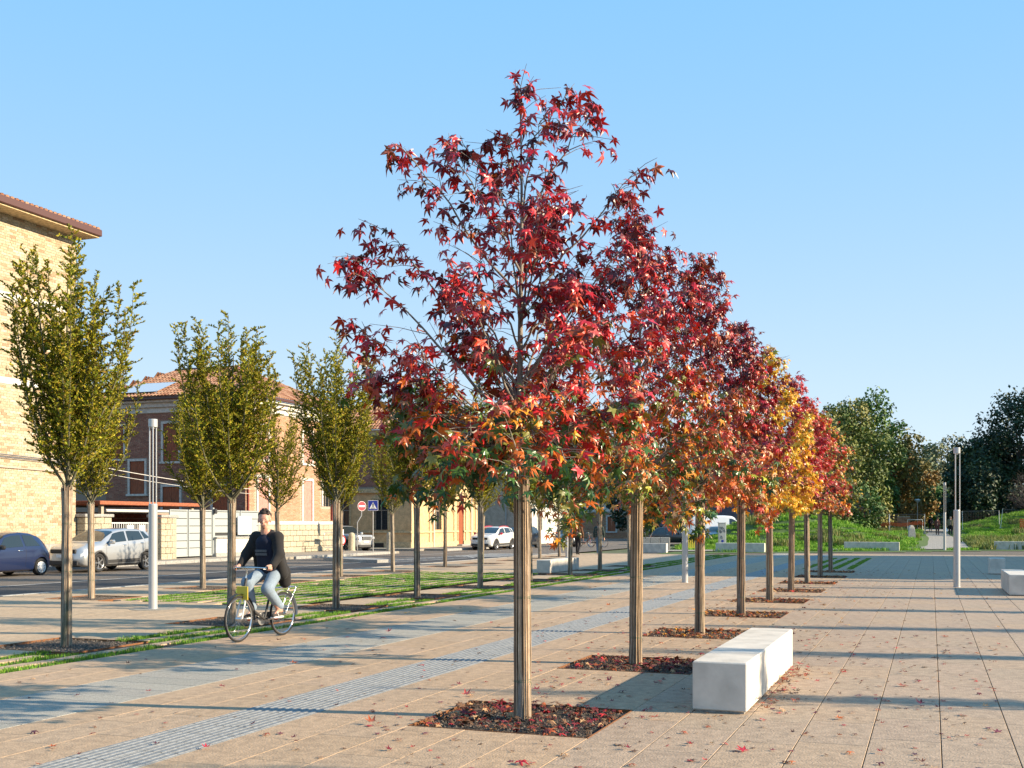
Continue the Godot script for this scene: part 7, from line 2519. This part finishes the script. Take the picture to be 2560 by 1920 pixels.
		for q in 3: b.tube([a + Vector3(-0.046, -0.075, 0.03 + 0.028 * q), a + Vector3(-0.03, -0.02, 0.05 + 0.028 * q), a + Vector3(0.03, -0.02, 0.05 + 0.028 * q), a + Vector3(0.046, -0.075, 0.03 + 0.028 * q)], tapered(0.005, 0.005, 3), 4, false)
		put("shoe_stripe", b, M.sign_white, shoe)

# someone walking; forward is +z
func walker(label: String, at: Vector3, turn: float, s: float, top: Material, legs: Material, shoes: Material, hair: Material, long_coat: bool, stride: float, cell: float, plaid := false) -> Node3D:
	var t := thing("person", label, "person", at, turn, "")
	t.scale = Vector3.ONE * s
	var hip := Vector3(0, 0.93, 0)
	var kl := Vector3(0.10, 0.50, 0.10 * stride); var al := Vector3(0.10, 0.09, 0.22 * stride - 0.06)
	var kr := Vector3(-0.10, 0.50, 0.02 * stride); var ar := Vector3(-0.10, 0.13, -0.34 * stride)
	var sl := Vector3(0.19, 1.43, 0); var sr := Vector3(-0.19, 1.43, 0)
	var el := Vector3(0.26, 1.15, -0.06 * stride); var er := Vector3(-0.26, 1.15, 0.02)
	var wl := Vector3(0.27, 0.90, -0.02); var wr := Vector3(-0.27, 0.90, 0.12 * stride)
	var hc := Vector3(0, 1.63, 0.03)
	var b := MB.new()
	flesh(b, [[hip, Vector3(0, 1.2, 0), 0.12, 0.12], [Vector3(0, 1.2, 0), Vector3(0, 1.4, 0), 0.12, 0.11], [sl, sr, 0.06, 0.06], [sl, el, 0.046, 0.038], [el, wl, 0.037, 0.027], [sr, er, 0.046, 0.038], [er, wr, 0.037, 0.027], [Vector3(0.09, 0.9, 0), kl, 0.08, 0.055], [kl, al, 0.052, 0.036], [Vector3(-0.09, 0.9, 0), kr, 0.08, 0.055], [kr, ar, 0.052, 0.036], [Vector3(0, 1.42, 0), hc, 0.058, 0.055]], cell, 0.05)
	flesh(b, head_bones(hc, Vector3(0, 0, 1)), maxf(cell * 0.5, 0.01), 0.022)
	flesh(b, loose_bones(wl, Vector3(0, -1, 0), Vector3(0, 0, 1)), 0.009, 0.006)
	flesh(b, loose_bones(wr, Vector3(0, -1, 0.1).normalized(), Vector3(0, 0.1, 1).normalized()), 0.009, 0.006)
	put("body", b, M.skin, t)
	eye_parts(t, hc, Vector3(0, 0, 1))
	b = MB.new()
	flesh(b, hair_bones(hc, Vector3(0, 0, 1)), 0.014, 0.02)
	put("hair", b, hair, t)
	b = MB.new()
	var low := 0.62 if long_coat else 0.86
	flesh(b, [[Vector3(0.07, 1.36, 0), Vector3(0.09, low + 0.1, 0), 0.125, 0.125], [Vector3(-0.07, 1.36, 0), Vector3(-0.09, low + 0.1, 0), 0.125, 0.125], [sl, sr, 0.075, 0.075], [sl, el, 0.07, 0.06], [el, wl + Vector3(0, 0.03, 0), 0.058, 0.045], [sr, er, 0.07, 0.06], [er, wr + Vector3(0, 0.03, 0), 0.058, 0.045]], cell, 0.045)
	put("jacket", b, top, t)
	b = MB.new()
	flesh(b, [[Vector3(0.06, 0.93, 0), Vector3(-0.06, 0.93, 0), 0.13, 0.13], [Vector3(0.09, 0.88, 0), kl, 0.095, 0.07], [kl, al + Vector3(0, 0.02, 0), 0.068, 0.055], [Vector3(-0.09, 0.88, 0), kr, 0.095, 0.07], [kr, ar + Vector3(0, 0.02, 0), 0.068, 0.055]], cell, 0.04)
	put("trousers", b, legs, t)
	for q in 2:
		var a := al if q == 0 else ar
		var tip := 0.0 if q == 0 else -0.06
		b = MB.new()
		flesh(b, [[a + Vector3(0, -0.045, -0.02), a + Vector3(0, -0.05 + tip, 0.15), 0.042, 0.036]], 0.014, 0.02)
		put("shoe", b, shoes, t)
	return t

func make_people() -> void:
	make_cyclist()
	var black := cloth(0.012, 0.013, 0.018)
	var dark_hair := mat(lin(0.03, 0.02, 0.015), 0.8)
	walker("walker in dark trousers and rust brown jacket beside the road, seen from behind", W(-18.5, 0, 59.7), PI, 1.02, cloth(0.20, 0.08, 0.03), black, M.black, dark_hair, false, 0.8, 0.022)
	var p := walker("walker in dark green plaid shirt and blue jeans, seen from behind", W(-17.4, 0, 60.1), PI, 1.04, cloth(0.03, 0.06, 0.055), cloth(0.12, 0.24, 0.42), cloth(0.5, 0.45, 0.4), dark_hair, false, 0.75, 0.022)
	var b := MB.new()
	for k in 5: b.box(Vector3(-0.19, 0.92 + 0.1 * k, -0.150 + 0.008 * k), Vector3(0.19, 0.935 + 0.1 * k, -0.128 + 0.008 * k))
	for k in 4: b.box(Vector3(-0.14 + 0.09 * k, 0.88, -0.149), Vector3(-0.13 + 0.09 * k, 1.40, -0.125))
	put("plaid_lines", b, cloth(0.16, 0.2, 0.19), p)
	var y := rise(1.6, 118)
	p = walker("far walker in olive jacket and black trousers on the park path", W(1.75, y + 0.045, 118.2), PI, 1.02, cloth(0.26, 0.23, 0.13), black, M.black, mat(lin(0.15, 0.14, 0.13), 0.9), false, 0.7, 0.03)
	t_bag(W(1.35, y + 0.34, 118.2))
	walker("far walker in red brown coat, half behind the far lamp post", W(0.55, y + 0.045, 118.0), PI, 0.95, cloth(0.16, 0.05, 0.035), cloth(0.10, 0.05, 0.04), M.black, dark_hair, true, 0.6, 0.03)
	y = rise(0.4, 146)
	walker("most distant walker in navy top with pale stripe, left one", W(-0.1, y + 0.045, 146.0), PI, 1.0, cloth(0.02, 0.025, 0.06), black, M.black, dark_hair, false, 0.6, 0.035)
	walker("most distant walker in dark green, right one of the pair", W(0.7, y + 0.045, 147.0), PI, 0.97, cloth(0.015, 0.03, 0.02), black, M.black, dark_hair, false, 0.5, 0.035)
	# parked bicycles
	bicycle("parked bicycle with red frame beside the grey car", W(-24.4, -0.04, 80.5), 1.2, M.pipe_red, false, true)
	bicycle("parked black bicycle next to the red one", W(-23.6, -0.04, 81.2), 1.35, M.black, false, false)
	bicycle("parked bicycle behind the plaid-shirted walker", W(-21.0, -0.04, 84.0), 1.5, M.dark_plastic, false, false)

func t_bag(at: Vector3) -> void:
	var t := thing("carrier_bag", "white plastic carrier bag held by the far walker in olive", "bag", at)
	var b := MB.new()
	flesh(b, [[Vector3(0, 0.12, 0), Vector3(0, 0.34, 0), 0.16, 0.10], [Vector3(0.06, 0.1, 0), Vector3(-0.06, 0.1, 0), 0.13, 0.13]], 0.03, 0.05)
	put("sack", b, M.sign_white, t)
	b = MB.new()
	b.tube([Vector3(0, 0.40, 0.04), Vector3(0.01, 0.52, 0.02), Vector3(0.02, 0.56, 0)], [0.012, 0.01, 0.01], 5)
	put("handle", b, M.sign_white, t)

# ---------------------------------------------------------------- fallen leaves
func make_fallen() -> void:
	rng.seed = 2024
	var all := []
	var hues := ["crimson", 1.6, "red", 0.9, "wine", 2, "maroon", 1.5, "rust", 2, "brown", 6, "tan", 1.0, "rose", 0.5, "orange", 0.3]
	var golds := ["tan", 2.5, "brown", 6, "rust", 2.5, "amber", 0.9, "orange", 0.7, "yellow", 0.3, "wine", 1]
	for i in 2300:
		var q := rng.randf()
		var u: float; var d: float
		if q < 0.36:
			d = PIT_A + 4.0 * rng.randf() * 9.0 - 2.0
			u = ROW_A + rng.randfn(0, 1.5)
		elif q < 0.74:
			d = 6.0 + 38.0 * pow(rng.randf(), 1.3)
			u = rnd(-10.5, 3.4)
		else:
			d = 6.0 + 12.0 * rng.randf()
			u = rnd(-4.5, 1.2)
		if not in_frame(u, d, -0.2) or in_pit(u - 0.05, u + 0.05, d - 0.05, d + 0.05): continue
		if u > -2.03 and u < -1.54 and d > 10.05 and d < 13.55: continue
		all.append([u, d, weighted(hues if d < 19 else golds), 0.0])
	# drift against the bench
	for i in 150: all.append([-1.52 + absf(rng.randfn(0, 0.12)), 10.2 + 3.2 * pow(rng.randf(), 0.8), weighted(["brown", 5, "rust", 2.5, "tan", 1, "crimson", 1]), rnd(0.0, 0.06)])
	all.sort_custom(func(a, b): return depth_of(a[0], a[1]) < depth_of(b[0], b[1]))
	var rest := MB.new()
	var n := 0
	for q in all:
		var s := rnd(0.028, 0.052) if rng.randf() < 0.85 else rnd(0.055, 0.085)
		if q[2] == "brown": s *= 0.7
		var turn := Basis(Vector3.UP, rnd(0, TAU)) * Basis(Vector3.RIGHT, -PI / 2 + rnd(-0.3, 0.3)) * Basis(Vector3.FORWARD, rnd(-0.35, 0.35))
		var shape: int = [0, 7, 4, 1, 5, 7, 0, 2, 6][rng.randi() % 9]
		if rng.randf() < 0.5: turn = turn * Basis(Vector3.UP, PI)
		var lift: float = s * [0.15, 0.28, 0.42, 0.55, 0.22, 0.35, 0.45, 0.12, 0.6][shape] * 0.75 + 0.004
		var at := Transform3D(turn.scaled_local(Vector3.ONE * s), W(q[0], lift + q[3], q[1]))
		if n < 300 and s > 0.034:
			var where := "on the beige paving"
			if q[0] < -5.3 and q[0] > -5.95: where = "on the ribbed grey strip"
			elif q[0] < -7.2 and q[0] > -8.5: where = "on the grey band"
			elif q[0] > -1.56 and q[0] < -1.2 and q[1] > 10.0 and q[1] < 13.6: where = "against the concrete bench"
			var o := mi("fallen_leaf", leaf_meshes[shape], leaf_mats[q[2] + str(n % 2)], self, at)
			tag(o, "fallen %s leaf lying %s" % [q[2].replace("_", " ").replace("rose", "pink").replace("wine", "wine red"), where], "leaf", "fallen leaves " + where)
			n += 1
		else: rest.add(leaf_shapes[shape], at, (pigment[q[2]] as Color) * rnd(0.6, 1.1))
	tag(put("scattered_leaves", rest, M.litter, self), "many more small fallen leaves scattered over the paving", "leaves", "", "stuff")
	# litter in the pits of the sweetgum row
	for k in 9:
		rng.seed = 3100 + k
		var b := MB.new()
		for i in [430, 420, 400, 380, 340, 300, 280, 260, 240][k]:
			var q := weighted(["brown", 8, "rust", 3, "crimson", 1.0, "wine", 1.8, "maroon", 1.5, "tan", 1.2, "red", 0.5] if k < 2 else ["brown", 4, "rust", 3, "tan", 2, "orange", 1.2, "amber", 1.2, "crimson", 0.6])
			var s := rnd(0.03, 0.06) if rng.randf() < 0.8 else rnd(0.06, 0.09)
			var turn := Basis(Vector3.UP, rnd(0, TAU)) * Basis(Vector3.RIGHT, -PI / 2 + rnd(-0.7, 0.7)) * Basis(Vector3.FORWARD, rnd(-0.6, 0.6))
			b.add(leaf_shapes[rng.randi() % 9], Transform3D(turn.scaled_local(Vector3.ONE * s), Vector3(rnd(-0.76, 0.76), rnd(0.0, 0.04), rnd(-0.68, 0.68))), (pigment[q] as Color) * rnd(0.55, 1.1))
		var o := put("leaf_litter", b, M.litter, self, Transform3D(Basis(), W(-3.34, 0, PIT_A + 4.0 * k + 0.01)))
		tag(o, "%s leaf litter patch in the row of sweetgum pits, counted from the viewer" % ordinals[k], "leaves", "", "stuff")

func _ready() -> void:
	set_view()
	make_materials()
	make_ground()
	make_buildings()
	make_park()
	make_trees()
	make_furniture()
	make_cars()
	make_people()
	make_fallen()
